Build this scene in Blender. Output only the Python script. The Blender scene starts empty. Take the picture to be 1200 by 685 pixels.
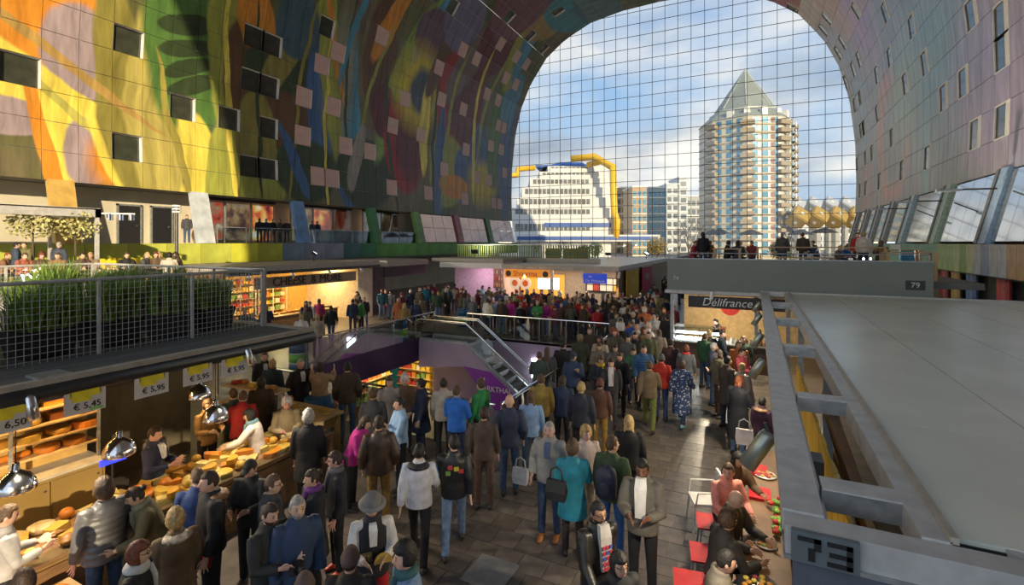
import bpy, math, random
import numpy as np
from mathutils import Vector, Matrix, Euler
random.seed(7); np.random.seed(7)
SC = bpy.context.scene
COL = SC.collection
R = math.radians

# ------------------------------------------------------------------ camera
FOC, HY, EYE = 580.0, 284.0, 4.7
PSI = math.atan(286 / 580.0); CP, SP = math.cos(PSI), math.sin(PSI)
cam_d = bpy.data.cameras.new('camera'); cam = bpy.data.objects.new('camera', cam_d); COL.objects.link(cam)
cam.location = (0, 0, EYE); cam.rotation_euler = (R(90), 0, PSI)
cam_d.sensor_width = 36; cam_d.lens = FOC / 1200 * 36; cam_d.shift_y = -(342.5 - HY) / 1200
cam_d.clip_start = .05; cam_d.clip_end = 3000
SC.camera = cam
# ------------------------------------------------------------------ world: evening sky with broken cloud
W = bpy.data.worlds.new('sky'); SC.world = W; W.use_nodes = True
nt = W.node_tree; nt.nodes.clear()
def N(t, ty, **k):
    n = t.nodes.new(ty)
    for a, v in k.items():
        if a.startswith('i_'): n.inputs[a[2:].replace('_', ' ')].default_value = v
        else: setattr(n, a, v)
    return n
def ramp(t, pts, interp='LINEAR'):
    n = t.nodes.new('ShaderNodeValToRGB'); e = n.color_ramp.elements; n.color_ramp.interpolation = interp
    while len(e) < len(pts): e.new(.5)
    for x, (p, c) in zip(e, pts): x.position = p; x.color = (*c, 1)
    return n
tc = N(nt, 'ShaderNodeTexCoord')
sep = N(nt, 'ShaderNodeSeparateXYZ'); nt.links.new(tc.outputs['Generated'], sep.inputs[0])
gr = ramp(nt, [(0, (.70, .78, .84)), (.12, (.48, .66, .86)), (.45, (.22, .42, .74)), (1, (.08, .22, .54))]); nt.links.new(sep.outputs['Z'], gr.inputs[0])
mp = N(nt, 'ShaderNodeMapping'); mp.inputs['Scale'].default_value = (1.5, 1.5, 3.3); mp.inputs['Location'].default_value = (.3, 1.1, .42)
nt.links.new(tc.outputs['Generated'], mp.inputs[0])
n1 = N(nt, 'ShaderNodeTexNoise'); n1.inputs['Scale'].default_value = 1.5; n1.inputs['Detail'].default_value = 7; n1.inputs['Roughness'].default_value = .5; n1.inputs['Distortion'].default_value = .1
nt.links.new(mp.outputs[0], n1.inputs['Vector'])
cov = ramp(nt, [(.38, (0, 0, 0)), (.58, (1, 1, 1))]); nt.links.new(n1.outputs[0], cov.inputs[0])
mp2 = N(nt, 'ShaderNodeMapping'); mp2.inputs['Scale'].default_value = (1.5, 1.5, 3.3); mp2.inputs['Location'].default_value = (.36, 1.1, .62)
nt.links.new(tc.outputs['Generated'], mp2.inputs[0])
n2 = N(nt, 'ShaderNodeTexNoise'); n2.inputs['Scale'].default_value = 1.9; n2.inputs['Detail'].default_value = 5; nt.links.new(mp2.outputs[0], n2.inputs['Vector'])
cc = ramp(nt, [(.36, (.34, .39, .47)), (.48, (.56, .59, .64)), (.60, (1.05, .96, .84))]); nt.links.new(n2.outputs[0], cc.inputs[0])
mx = N(nt, 'ShaderNodeMix', data_type='RGBA'); nt.links.new(cov.outputs[0], mx.inputs[0]); nt.links.new(gr.outputs[0], mx.inputs[6]); nt.links.new(cc.outputs[0], mx.inputs[7])
bg = N(nt, 'ShaderNodeBackground'); bg.inputs[1].default_value = 1.6
wo = N(nt, 'ShaderNodeOutputWorld'); nt.links.new(mx.outputs[2], bg.inputs[0]); nt.links.new(bg.outputs[0], wo.inputs[0])
# ------------------------------------------------------------------ low evening sun from behind the camera
sun_d = bpy.data.lights.new('sun', 'SUN'); sun = bpy.data.objects.new('sun', sun_d); COL.objects.link(sun)
sun_dir = Vector((-.732, .681, -math.tan(R(13.0)))).normalized()
sun.rotation_euler = sun_dir.to_track_quat('-Z', 'Y').to_euler(); sun.location = (30, -60, 40)
sun_d.energy = 6.4; sun_d.angle = R(.6); sun_d.color = (1, .80, .52)
SC.view_settings.view_transform = 'Standard'; SC.view_settings.look = 'None'; SC.view_settings.gamma = 1
SC.view_settings.exposure = 0.0; SC.view_settings.use_curve_mapping = False
SC.render.film_transparent = False

# ------------------------------------------------------------------ pixel -> place helpers (1200 x 685 frame)
def at_depth(px, d):
    xc = (px - 600) / FOC * d
    return xc * CP - d * SP, xc * SP + d * CP
def at_height(px, py, z):
    return at_depth(px, FOC * (EYE - z) / (py - HY))
def at_Y(px, py, Y):
    r = (px - 600) / FOC; X = -Y * (SP - r * CP) / (CP + r * SP); d = -X * SP + Y * CP
    return X, EYE - (py - HY) / FOC * d
def at_X(px, py, X):
    r = (px - 600) / FOC; Y = -X * (CP + r * SP) / (SP - r * CP); d = -X * SP + Y * CP
    return Y, EYE - (py - HY) / FOC * d
def proj(X, Y, Z):
    d = -X * SP + Y * CP
    return 600 + FOC * (X * CP + Y * SP) / max(d, .01), HY - FOC * (Z - EYE) / max(d, .01), d

# ------------------------------------------------------------------ materials
MATS = {}
def mat(name, col=(.5, .5, .5), rough=.6, metal=0, var=.15, scale=6, bump=0, bscale=40, emit=None, estr=0, spec=.5, alpha=None, objcol=False, stretch=None):
    if name in MATS: return MATS[name]
    m = bpy.data.materials.new(name); m.use_nodes = True; t = m.node_tree; p = t.nodes['Principled BSDF']
    p.inputs['Roughness'].default_value = rough; p.inputs['Metallic'].default_value = metal; p.inputs['Specular IOR Level'].default_value = spec
    tc = N(t, 'ShaderNodeTexCoord'); no = N(t, 'ShaderNodeTexNoise'); no.inputs['Scale'].default_value = scale; no.inputs['Detail'].default_value = 4
    if stretch:
        mp = N(t, 'ShaderNodeMapping'); mp.inputs['Scale'].default_value = stretch; t.links.new(tc.outputs['Object'], mp.inputs[0]); t.links.new(mp.outputs[0], no.inputs['Vector'])
    else: t.links.new(tc.outputs['Object'], no.inputs['Vector'])
    mr = N(t, 'ShaderNodeMapRange'); mr.inputs[1].default_value = .3; mr.inputs[2].default_value = .7; mr.inputs[3].default_value = 1 - var; mr.inputs[4].default_value = 1 + var
    t.links.new(no.outputs[0], mr.inputs[0])
    mul = N(t, 'ShaderNodeMix', data_type='RGBA', blend_type='MULTIPLY'); mul.inputs[0].default_value = 1
    if objcol:
        oi = N(t, 'ShaderNodeObjectInfo'); t.links.new(oi.outputs['Color'], mul.inputs[6])
    else: mul.inputs[6].default_value = (*col, 1)
    t.links.new(mr.outputs[0], mul.inputs[7]); t.links.new(mul.outputs[2], p.inputs['Base Color'])
    if bump:
        nb = N(t, 'ShaderNodeTexNoise'); nb.inputs['Scale'].default_value = bscale; nb.inputs['Detail'].default_value = 3
        t.links.new(tc.outputs['Object'], nb.inputs['Vector'])
        b = N(t, 'ShaderNodeBump'); b.inputs['Strength'].default_value = bump; b.inputs['Distance'].default_value = .02
        t.links.new(nb.outputs[0], b.inputs['Height']); t.links.new(b.outputs[0], p.inputs['Normal'])
    if emit:
        p.inputs['Emission Color'].default_value = (*emit, 1); p.inputs['Emission Strength'].default_value = estr
    m.diffuse_color = (*col, 1); MATS[name] = m
    return m
def glass(name, tint=(.9, .95, .95), gloss=.12, rough=.03):
    if name in MATS: return MATS[name]
    m = bpy.data.materials.new(name); m.use_nodes = True; t = m.node_tree; t.nodes.clear()
    o = N(t, 'ShaderNodeOutputMaterial'); tr = N(t, 'ShaderNodeBsdfTransparent'); gl = N(t, 'ShaderNodeBsdfGlossy'); mi = N(t, 'ShaderNodeMixShader')
    no = N(t, 'ShaderNodeTexNoise'); no.inputs['Scale'].default_value = .6
    r_ = ramp(t, [(.3, tuple(c * .97 for c in tint)), (.7, tint)]); t.links.new(no.outputs[0], r_.inputs[0]); t.links.new(r_.outputs[0], tr.inputs[0])
    fr = N(t, 'ShaderNodeFresnel'); fr.inputs[0].default_value = 1.45
    ma = N(t, 'ShaderNodeMath', operation='MULTIPLY_ADD'); ma.inputs[1].default_value = .8; ma.inputs[2].default_value = gloss - .03; t.links.new(fr.outputs[0], ma.inputs[0])
    gl.inputs['Roughness'].default_value = rough
    t.links.new(ma.outputs[0], mi.inputs[0]); t.links.new(tr.outputs[0], mi.inputs[1]); t.links.new(gl.outputs[0], mi.inputs[2]); t.links.new(mi.outputs[0], o.inputs[0])
    MATS[name] = m
    return m

# ------------------------------------------------------------------ mesh builder
class MB:
    def __init__(s): s.v = []; s.f = []
    def add(s, vs, fs):
        b = len(s.v); s.v += [tuple(x) for x in vs]; s.f += [tuple(i + b for i in f) for f in fs]; return s
    def box(s, c, d, rot=None):
        h = [Vector((x * d[0] / 2, y * d[1] / 2, z * d[2] / 2)) for x in (-1, 1) for y in (-1, 1) for z in (-1, 1)]
        if rot is not None:
            M = rot if isinstance(rot, Matrix) else Euler(rot).to_matrix(); h = [M @ x for x in h]
        return s.add([x + Vector(c) for x in h], [(0, 1, 3, 2), (4, 6, 7, 5), (0, 4, 5, 1), (2, 3, 7, 6), (0, 2, 6, 4), (1, 5, 7, 3)])
    def ext(s, lo, hi):
        return s.box([(a + b) / 2 for a, b in zip(lo, hi)], [b - a for a, b in zip(lo, hi)])
    def beam(s, a, b, w, h=None, up=(0, 0, 1)):
        a, b = Vector(a), Vector(b); d = (b - a); L = d.length; d.normalize(); h = h or w
        u = Vector(up)
        if abs(d.dot(u)) > .98: u = Vector((0, 1, 0))
        x = d.cross(u).normalized(); z = x.cross(d)
        M = Matrix((x, d, z)).transposed()
        return s.box((a + b) / 2, (w, L, h), M)
    def loft(s, rings, cap=True):
        n = len(rings[0]); vs = [p for r in rings for p in r]; fs = []
        for i in range(len(rings) - 1):
            for k in range(n):
                a = i * n + k; b = i * n + (k + 1) % n; fs.append((a, b, b + n, a + n))
        if cap: fs.append(tuple(range(n))[::-1]); fs.append(tuple((len(rings) - 1) * n + k for k in range(n)))
        return s.add(vs, fs)
    def tube(s, pts, rad, n=8, round_ends=False, flat=1.0, ref=None):
        pts = [Vector(p) for p in pts]; rad = list(rad) if hasattr(rad, '__len__') else [rad] * len(pts)
        if round_ends:
            a = (pts[0] - pts[1]).normalized(); b = (pts[-1] - pts[-2]).normalized()
            pts = [pts[0] + a * rad[0] * .9, pts[0] + a * rad[0] * .5] + pts + [pts[-1] + b * rad[-1] * .5, pts[-1] + b * rad[-1] * .9]
            rad = [rad[0] * .35, rad[0] * .85] + rad + [rad[-1] * .85, rad[-1] * .35]
        rings = []; x = None
        for i, p in enumerate(pts):
            t = (pts[min(i + 1, len(pts) - 1)] - pts[max(i - 1, 0)]).normalized()
            if x is None:
                u = Vector(ref) if ref is not None else (Vector((0, 0, 1)) if abs(t.z) < .9 else Vector((0, 1, 0)))
                x = (u - t * u.dot(t)).normalized()
            else: x = (x - t * x.dot(t)).normalized()
            y = t.cross(x)
            rings.append([p + x * rad[i] * math.cos(2 * math.pi * k / n) + y * rad[i] * flat * math.sin(2 * math.pi * k / n) for k in range(n)])
        return s.loft(rings)
    def lathe(s, prof, c=(0, 0, 0), n=16, M=None):
        rings = []
        for r, z in prof:
            ring = [Vector((max(r, .0005) * math.cos(2 * math.pi * k / n), max(r, .0005) * math.sin(2 * math.pi * k / n), z)) for k in range(n)]
            if M is not None: ring = [M @ p for p in ring]
            rings.append([p + Vector(c) for p in ring])
        return s.loft(rings)
    def ell(s, c, r, nu=12, nv=8, M=None, fn=None):
        rings = []
        for i in range(nv + 1):
            th = math.pi * min(max(i / nv, .02), .98)
            ring = []
            for k in range(nu):
                ph = 2 * math.pi * k / nu
                d = Vector((math.sin(th) * math.cos(ph), math.sin(th) * math.sin(ph), -math.cos(th)))
                p = fn(d) if fn else Vector((d.x * r[0], d.y * r[1], d.z * r[2]))
                if M is not None: p = M @ p
                ring.append(p + Vector(c))
            rings.append(ring)
        return s.loft(rings)
    def prism(s, poly, z0, z1):
        n = len(poly)
        return s.loft([[(x, y, z0) for x, y in poly], [(x, y, z1) for x, y in poly]])
    def mesh(s, name, m=None, smooth=False):
        me = bpy.data.meshes.new(name); me.from_pydata(s.v, [], s.f); me.update()
        if m: me.materials.append(m)
        if smooth: me.shade_smooth()
        return me
    def build(s, name, m, parent=None, smooth=False, loc=None):
        return place(name, s.mesh(name, m, smooth), parent, loc)
def place(name, me, parent=None, loc=None, rot=None, scale=None):
    o = bpy.data.objects.new(name, me); COL.objects.link(o)
    if parent: o.parent = parent
    if loc is not None: o.location = loc
    if rot is not None: o.rotation_euler = rot
    if scale is not None: o.scale = scale if hasattr(scale, '__len__') else (scale,) * 3
    return o
def tag(o, label, cat=None, group=None, kind=None):
    o['label'] = label
    if cat: o['category'] = cat
    if group: o['group'] = group
    if kind: o['kind'] = kind
    return o
def thing(name, label, cat, loc=(0, 0, 0), rz=0, group=None, kind=None):
    return tag(place(name, None, None, loc, (0, 0, rz)), label, cat, group, kind)
def box(name, lo, hi, m, parent=None):
    c = [(a + b) / 2 for a, b in zip(lo, hi)]
    return MB().box((0, 0, 0), [b - a for a, b in zip(lo, hi)]).build(name, m, parent, loc=c)
def struct(o, label): return tag(o, label, 'structure', kind='structure')
def light(name, ty, loc, energy, col=(1, .85, .65), size=.2, parent=None, rot=None, size_y=None, spot=None):
    d = bpy.data.lights.new(name, ty); d.energy = energy; d.color = col
    if ty == 'AREA':
        d.size = size
        if size_y: d.shape = 'RECTANGLE'; d.size_y = size_y
    else: d.shadow_soft_size = size
    if ty == 'SPOT': d.spot_size = spot or R(80); d.spot_blend = .5
    o = bpy.data.objects.new(name, d); COL.objects.link(o); o.location = loc
    if rot is not None: o.rotation_euler = rot
    if parent: o.parent = parent
    return o
TEMP = bpy.data.scenes.new('workbench')
def evaluated(me, mods):
    o = bpy.data.objects.new('tmp', me); TEMP.collection.objects.link(o)
    for ty, kw in mods:
        md = o.modifiers.new(ty, ty)
        for k, v in kw.items(): setattr(md, k, v)
    vl = TEMP.view_layers[0]; vl.update(); dg = vl.depsgraph
    out = bpy.data.meshes.new_from_object(o.evaluated_get(dg)); bpy.data.objects.remove(o)
    return out
TXT = {}
def text_obj(s, size, m, parent, loc, rot, shear=0, ext=.004, name='lettering', align='CENTER'):
    key = (s, size, shear, ext, m.name, align)
    if key not in TXT:
        cu = bpy.data.curves.new('t', 'FONT'); cu.body = s; cu.size = size; cu.extrude = ext; cu.align_x = align; cu.align_y = 'CENTER'; cu.shear = shear
        cu.resolution_u = 3
        me = evaluated(cu, []); me.materials.clear(); me.materials.append(m); TXT[key] = me
    return place(name, TXT[key], parent, loc, rot)
# ================================================================== the hall: floor, vault, glass end, galleries
XC = -10.65
HALF = [(19.15, 4.65), (19.9, 7.7), (20.0, 11), (19.9, 15), (19.4, 19.6), (18.5, 23.2), (17.1, 26.3), (14.7, 29.6), (12.0, 31.6), (8.6, 33.1), (4.6, 33.8), (0, 34)]
Y0, Y1 = -15.0, 62.0  # unseen rear end set short so the low sun reaches the left wall
prof = [Vector(p) for p in HALF]
def profile_pts(step, start=1):
    """points along the vault profile every `step` metres, from the mural's bottom edge to the crown"""
    P = [prof[start]]; acc = []
    segs = list(zip(prof[start:], prof[start + 1:])); L = sum((b - a).length for a, b in segs); n = round(L / step); st = L / n
    for k in range(n + 1):
        t = k * st
        for a, b in segs:
            l = (b - a).length
            if t <= l + 1e-6: acc.append(a.lerp(b, t / l)); break
            t -= l
        else: acc.append(segs[-1][1])
    return acc, st
ROWS, RST = profile_pts(1.45)
PIT = 1.45
NCOL = 43                                    # columns counted back from the glass end
YC = [Y1 - PIT * k for k in range(NCOL + 1)]
def ray_cell(px, py, side):
    """which wall panel a line of sight meets: returns (column, row, Y, arc length)"""
    dx, dy = at_depth(px, 1.0); dz = -(py - HY) / FOC
    best = None
    for r in range(len(ROWS) - 1):
        a, b = ROWS[r], ROWS[r + 1]
        ax, az, bx, bz = XC + side * a.x, a.y, XC + side * b.x, b.y
        # t*(dx,dz) + (0,EYE) = a + u (b-a)
        den = dx * (bz - az) - dz * (bx - ax)
        if abs(den) < 1e-9: continue
        t = (ax * (bz - az) - (az - EYE) * (bx - ax)) / den
        u = (t * dz + EYE - az) / (bz - az) if abs(bz - az) > abs(bx - ax) else (t * dx - ax) / (bx - ax)
        if t > 0 and -.001 <= u <= 1.001:
            Y = t * dy
            if best is None or t < best[0]: best = (t, int((Y1 - Y) // PIT), r, Y, (r + u) * RST)
    return best[1:] if best else None

# mural: a generic painted field of big soft shapes (yellow, orange, olive, blue, crimson)
def mural_material(name, base, blobs, rough, side):
    m = bpy.data.materials.new(name); m.use_nodes = True; t = m.node_tree; p = t.nodes['Principled BSDF']
    g = N(t, 'ShaderNodeNewGeometry'); s_ = N(t, 'ShaderNodeSeparateXYZ'); t.links.new(g.outputs['Position'], s_.inputs[0])
    # arc-length coordinate: height on the upright part, angle further up
    a1 = N(t, 'ShaderNodeMath', operation='SUBTRACT'); a1.inputs[1].default_value = 14; t.links.new(s_.outputs['Z'], a1.inputs[0])
    a2 = N(t, 'ShaderNodeMath', operation='SUBTRACT'); a2.inputs[1].default_value = XC; t.links.new(s_.outputs['X'], a2.inputs[0])
    a3 = N(t, 'ShaderNodeMath', operation='MULTIPLY'); a3.inputs[1].default_value = side; t.links.new(a2.outputs[0], a3.inputs[0])
    a4 = N(t, 'ShaderNodeMath', operation='ARCTAN2'); t.links.new(a1.outputs[0], a4.inputs[0]); t.links.new(a3.outputs[0], a4.inputs[1])
    a5 = N(t, 'ShaderNodeMath', operation='MULTIPLY'); a5.inputs[1].default_value = 20; t.links.new(a4.outputs[0], a5.inputs[0])
    cb = N(t, 'ShaderNodeCombineXYZ'); t.links.new(s_.outputs['Y'], cb.inputs[0]); t.links.new(a5.outputs[0], cb.inputs[1])
    nz = N(t, 'ShaderNodeTexNoise'); nz.inputs['Scale'].default_value = .2; nz.inputs['Detail'].default_value = 3; t.links.new(cb.outputs[0], nz.inputs['Vector'])
    v1 = N(t, 'ShaderNodeVectorMath', operation='SUBTRACT'); v1.inputs[1].default_value = (.5, .5, .5); t.links.new(nz.outputs['Color'], v1.inputs[0])
    v2 = N(t, 'ShaderNodeVectorMath', operation='MULTIPLY_ADD'); v2.inputs[1].default_value = (1.3, 1.3, 0); t.links.new(v1.outputs[0], v2.inputs[0]); t.links.new(cb.outputs[0], v2.inputs[2])
    # soft painted ground
    n0 = N(t, 'ShaderNodeTexNoise'); n0.inputs['Scale'].default_value = .17; n0.inputs['Detail'].default_value = 2; t.links.new(cb.outputs[0], n0.inputs['Vector'])
    cur = ramp(t, base); t.links.new(n0.outputs[0], cur.inputs[0]); cur = cur.outputs[0]
    for (u, v, ru, rv, ang, col, soft) in blobs:
        mp = N(t, 'ShaderNodeMapping', vector_type='TEXTURE'); mp.inputs['Location'].default_value = (u, v, 0); mp.inputs['Rotation'].default_value = (0, 0, R(ang)); mp.inputs['Scale'].default_value = (ru, rv, 1)
        t.links.new(v2.outputs[0], mp.inputs[0])
        ln = N(t, 'ShaderNodeVectorMath', operation='LENGTH'); t.links.new(mp.outputs[0], ln.inputs[0])
        mr = N(t, 'ShaderNodeMapRange'); mr.inputs[1].default_value = 1 + soft; mr.inputs[2].default_value = 1 - soft; t.links.new(ln.outputs['Value'], mr.inputs[0])
        mi = N(t, 'ShaderNodeMix', data_type='RGBA'); mi.inputs[7].default_value = (*col, 1); t.links.new(mr.outputs[0], mi.inputs[0]); t.links.new(cur, mi.inputs[6]); cur = mi.outputs[2]
    # brush streaks
    ms = N(t, 'ShaderNodeMapping'); ms.inputs['Scale'].default_value = (1.6, .22, 1); ms.inputs['Rotation'].default_value = (0, 0, R(18)); t.links.new(v2.outputs[0], ms.inputs[0])
    ns = N(t, 'ShaderNodeTexNoise'); ns.inputs['Scale'].default_value = 1.2; ns.inputs['Detail'].default_value = 5; ns.inputs['Roughness'].default_value = .65; t.links.new(ms.outputs[0], ns.inputs['Vector'])
    mr = N(t, 'ShaderNodeMapRange'); mr.inputs[1].default_value = .3; mr.inputs[2].default_value = .7; mr.inputs[3].default_value = .62; mr.inputs[4].default_value = 1.35; t.links.new(ns.outputs[0], mr.inputs[0])
    mu = N(t, 'ShaderNodeMix', data_type='RGBA', blend_type='MULTIPLY'); mu.inputs[0].default_value = 1; t.links.new(cur, mu.inputs[6]); t.links.new(mr.outputs[0], mu.inputs[7])
    t.links.new(mu.outputs[2], p.inputs['Base Color']); p.inputs['Roughness'].default_value = rough
    MATS[name] = m
    return m
def vcoord(px, py, side):
    c = ray_cell(px, py, side)
    r = c[3] / RST; i = min(int(r), len(ROWS) - 2); q = ROWS[i].lerp(ROWS[i + 1], r - i)
    return c[2], math.atan2(q.y - 14, q.x) * 20
YEL, ORA, OLI, LIM, GRN, DGR = (.72, .60, .10), (.62, .25, .03), (.24, .21, .05), (.30, .32, .06), (.08, .17, .04), (.035, .055, .022)
BLU, SKY, RED, CRI, BRN, LIL, DKB = (.05, .12, .28), (.07, .26, .40), (.36, .02, .025), (.12, .02, .03), (.12, .06, .025), (.34, .27, .29), (.03, .06, .12)
def bl(side, px, py, ru, rv, ang, col, soft=.06):
    u, v = vcoord(px, py, side); return (u, v, ru, rv, ang, col, soft)
LB = [bl(-1, 20, 20, 2.6, 3.2, 20, ORA), bl(-1, 110, 15, 1.1, 2.6, 12, ORA), bl(-1, 90, 60, 1.6, 2.6, 0, LIL), bl(-1, 60, 120, 7.5, 1.2, -32, YEL), bl(-1, 40, 105, 3.5, .8, -10, YEL),
      bl(-1, 15, 140, 1.4, .9, 0, LIL), bl(-1, 55, 165, .55, 3.0, 14, ORA), bl(-1, 72, 170, .35, 2.6, 20, YEL), bl(-1, 105, 178, 1.0, 1.7, 0, LIL), bl(-1, 110, 150, .25, 4.2, 55, (.45, .42, .10)), bl(-1, 130, 190, .9, 1.2, 0, ORA, .4), bl(-1, 150, 190, 1.1, 3, 25, YEL), bl(-1, 145, 110, 1.2, 6.2, 8, OLI),
      bl(-1, 180, 140, 1.3, 6, 4, (.42, .36, .10)), bl(-1, 220, 60, 2.4, 5.2, 6, GRN, .08), bl(-1, 222, 55, 1.7, .5, 20, DGR), bl(-1, 222, 30, 1.7, .5, 20, DGR), bl(-1, 224, 78, 1.7, .5, 24, DGR), bl(-1, 226, 100, 1.6, .5, 24, DGR),
      bl(-1, 265, 60, 1.2, 6.5, 6, LIM), bl(-1, 235, 190, 1.2, 3, 12, YEL), bl(-1, 262, 195, 1.2, 3, -8, LIM), bl(-1, 290, 90, 1.7, 4, 0, BRN), bl(-1, 300, 25, 1.3, 3.2, 20, ORA),
      bl(-1, 335, 100, 3.4, 3.2, 0, DGR), bl(-1, 340, 60, 1, 5, -30, OLI), bl(-1, 330, 150, 3.4, 2.6, 10, BRN), bl(-1, 310, 215, 1.8, 2.6, 0, LIM), bl(-1, 300, 160, 1.4, 3, 0, OLI), bl(-1, 375, 130, 1.2, 6, 4, BLU), bl(-1, 410, 150, 1.0, 7, 2, SKY), bl(-1, 398, 90, 1.6, 5, 0, (.22, .23, .16), .3),
      bl(-1, 385, 60, .9, 9, 12, LIM), bl(-1, 408, 210, 1.2, 2.6, 0, BLU), bl(-1, 360, 200, 3, 2.5, 0, DGR), bl(-1, 350, 30, 2, 2.4, 0, (.05, .10, .14)), bl(-1, 445, 70, 1.9, 5.5, 6, BRN), bl(-1, 460, 25, .9, 4, -20, ORA),
      bl(-1, 430, 205, 3.5, 3, 0, DGR), bl(-1, 470, 90, 1.3, 9, -16, (.20, .32, .06)), bl(-1, 490, 60, .7, 7, -12, SKY), bl(-1, 450, 130, 1.6, 2.6, 0, CRI), bl(-1, 474, 170, 3.0, 4.6, 6, RED), bl(-1, 480, 172, 2.3, 3.9, 6, CRI, .2),
      bl(-1, 505, 40, 2.2, 2.4, 0, (.13, .08, .12)), bl(-1, 490, 105, 3.4, 3.6, 0, (.62, .50, .03), .35), bl(-1, 494, 108, 2.0, 2.2, 0, (.06, .09, .12), .2), bl(-1, 498, 150, .8, 5, 2, YEL), bl(-1, 520, 70, 1.1, 4.5, -20, BRN),
      bl(-1, 540, 120, 4.6, 6.6, 8, RED), bl(-1, 546, 122, 3.6, 5.8, 8, CRI, .2), bl(-1, 560, 60, 2, 7, -25, (.16, .11, .10)), bl(-1, 590, 40, 3.6, 5, 0, CRI), bl(-1, 525, 200, 3.4, 4, 0, LIM), bl(-1, 540, 205, 1.5, 3, 0, BLU), bl(-1, 515, 195, .8, 7, 0, BLU), bl(-1, 560, 185, 2.2, 4, 0, BLU), bl(-1, 532, 218, 3, 1.4, 0, ORA),
      bl(-1, 566, 215, 3.2, 2.6, 0, (.55, .42, .04), .35), bl(-1, 582, 150, 2, 8, 0, GRN), bl(-1, 592, 190, 2, 8, 0, BLU), bl(-1, 598, 120, 2, 4, 0, SKY), bl(-1, 545, 22, 3, 3, 0, (.17, .15, .25)), bl(-1, 610, 60, 2, 5, 10, LIM), bl(-1, 620, 50, 1.2, 5, 12, SKY), bl(-1, 640, 22, 4, 3, 0, (.35, .24, .08)), bl(-1, 670, 12, 5, 3, 0, (.06, .25, .30)), bl(-1, 700, 8, 6, 2.5, 0, (.08, .17, .20)), bl(-1, 610, 10, 4, 4, 0, (.18, .08, .10))]
LB += [bl(-1, 300, 120, .14, 7, 4, DGR), bl(-1, 352, 110, .16, 9, -6, (.25, .22, .04)), bl(-1, 382, 150, .14, 8, 2, YEL), bl(-1, 405, 120, .16, 9, 3, DGR), bl(-1, 430, 120, .2, 8, -14, LIM), bl(-1, 455, 160, .25, 7, 10, DGR), bl(-1, 508, 170, .25, 8, 2, DGR), bl(-1, 525, 150, .3, 9, -6, LIM), bl(-1, 556, 150, .35, 9, 4, YEL), bl(-1, 572, 120, .3, 9, -8, LIM), bl(-1, 345, 190, .5, 3, 30, BLU), bl(-1, 418, 185, .7, 3, -12, (.30, .27, .24)), bl(-1, 390, 30, .3, 6, 20, ORA), bl(-1, 420, 20, .3, 6, -10, SKY), bl(-1, 268, 120, .2, 8, 5, YEL), bl(-1, 205, 160, .22, 5, 12, (.3, .26, .06)), bl(-1, 60, 60, .25, 6, 60, (.40, .26, .08))]
LBASE = [(.3, (.06, .09, .035)), (.45, (.12, .125, .045)), (.6, (.16, .13, .08)), (.75, (.08, .10, .13))]
YSPLIT = 30.0
def near_part(b): return b[0] - max(b[2], b[3]) - 1.5 < YSPLIT
def far_part(b): return b[0] + max(b[2], b[3]) + 1.5 > YSPLIT
mural_left = [mural_material('mural_left_near', LBASE, [b for b in LB if near_part(b)], .38, -1), mural_material('mural_left_far', LBASE, [b for b in LB if far_part(b)], .38, -1)]
print('mural shapes', sum(map(near_part, LB)), sum(map(far_part, LB)))
RB = [bl(1, 1045, 160, 5, 5, 0, (.50, .22, .17), .12), bl(1, 1047, 162, 3.2, 3.6, 0, (.26, .24, .25), .2), bl(1, 1140, 190, 3, 3, 0, (.24, .42, .16), .2), bl(1, 1085, 190, .8, 8, 0, (.26, .46, .46), .3), bl(1, 1190, 190, 1, 4, 0, (.12, .34, .55), .2),
      bl(1, 1100, 40, 7, 6, 0, (.20, .30, .30), .5), bl(1, 1000, 20, 4, 4, 0, (.42, .22, .38), .5), bl(1, 935, 8, 5, 3, 0, (.50, .32, .10), .3), bl(1, 905, 1, 5, 3, 0, (.50, .10, .12), .3), bl(1, 970, 8, 3, 4, 0, (.48, .24, .14), .4), bl(1, 1190, 30, 4, 6, 0, (.36, .24, .22), .5), bl(1, 1010, 130, 2, 7, 0, (.24, .34, .46), .4), bl(1, 1150, 120, 4, 5, 0, (.32, .25, .34), .5), bl(1, 1060, 110, 3, 3, 0, (.30, .38, .28), .5), bl(1, 1015, 230, 3, 4, 0, (.44, .24, .22), .4)]
mural_right = [mural_material('mural_right', [(.3, (.23, .25, .30)), (.5, (.30, .28, .31)), (.7, (.33, .29, .27))], RB, .32, 1)] * 2  # greys mixed into the paint colours stand for glare off the panels

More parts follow.
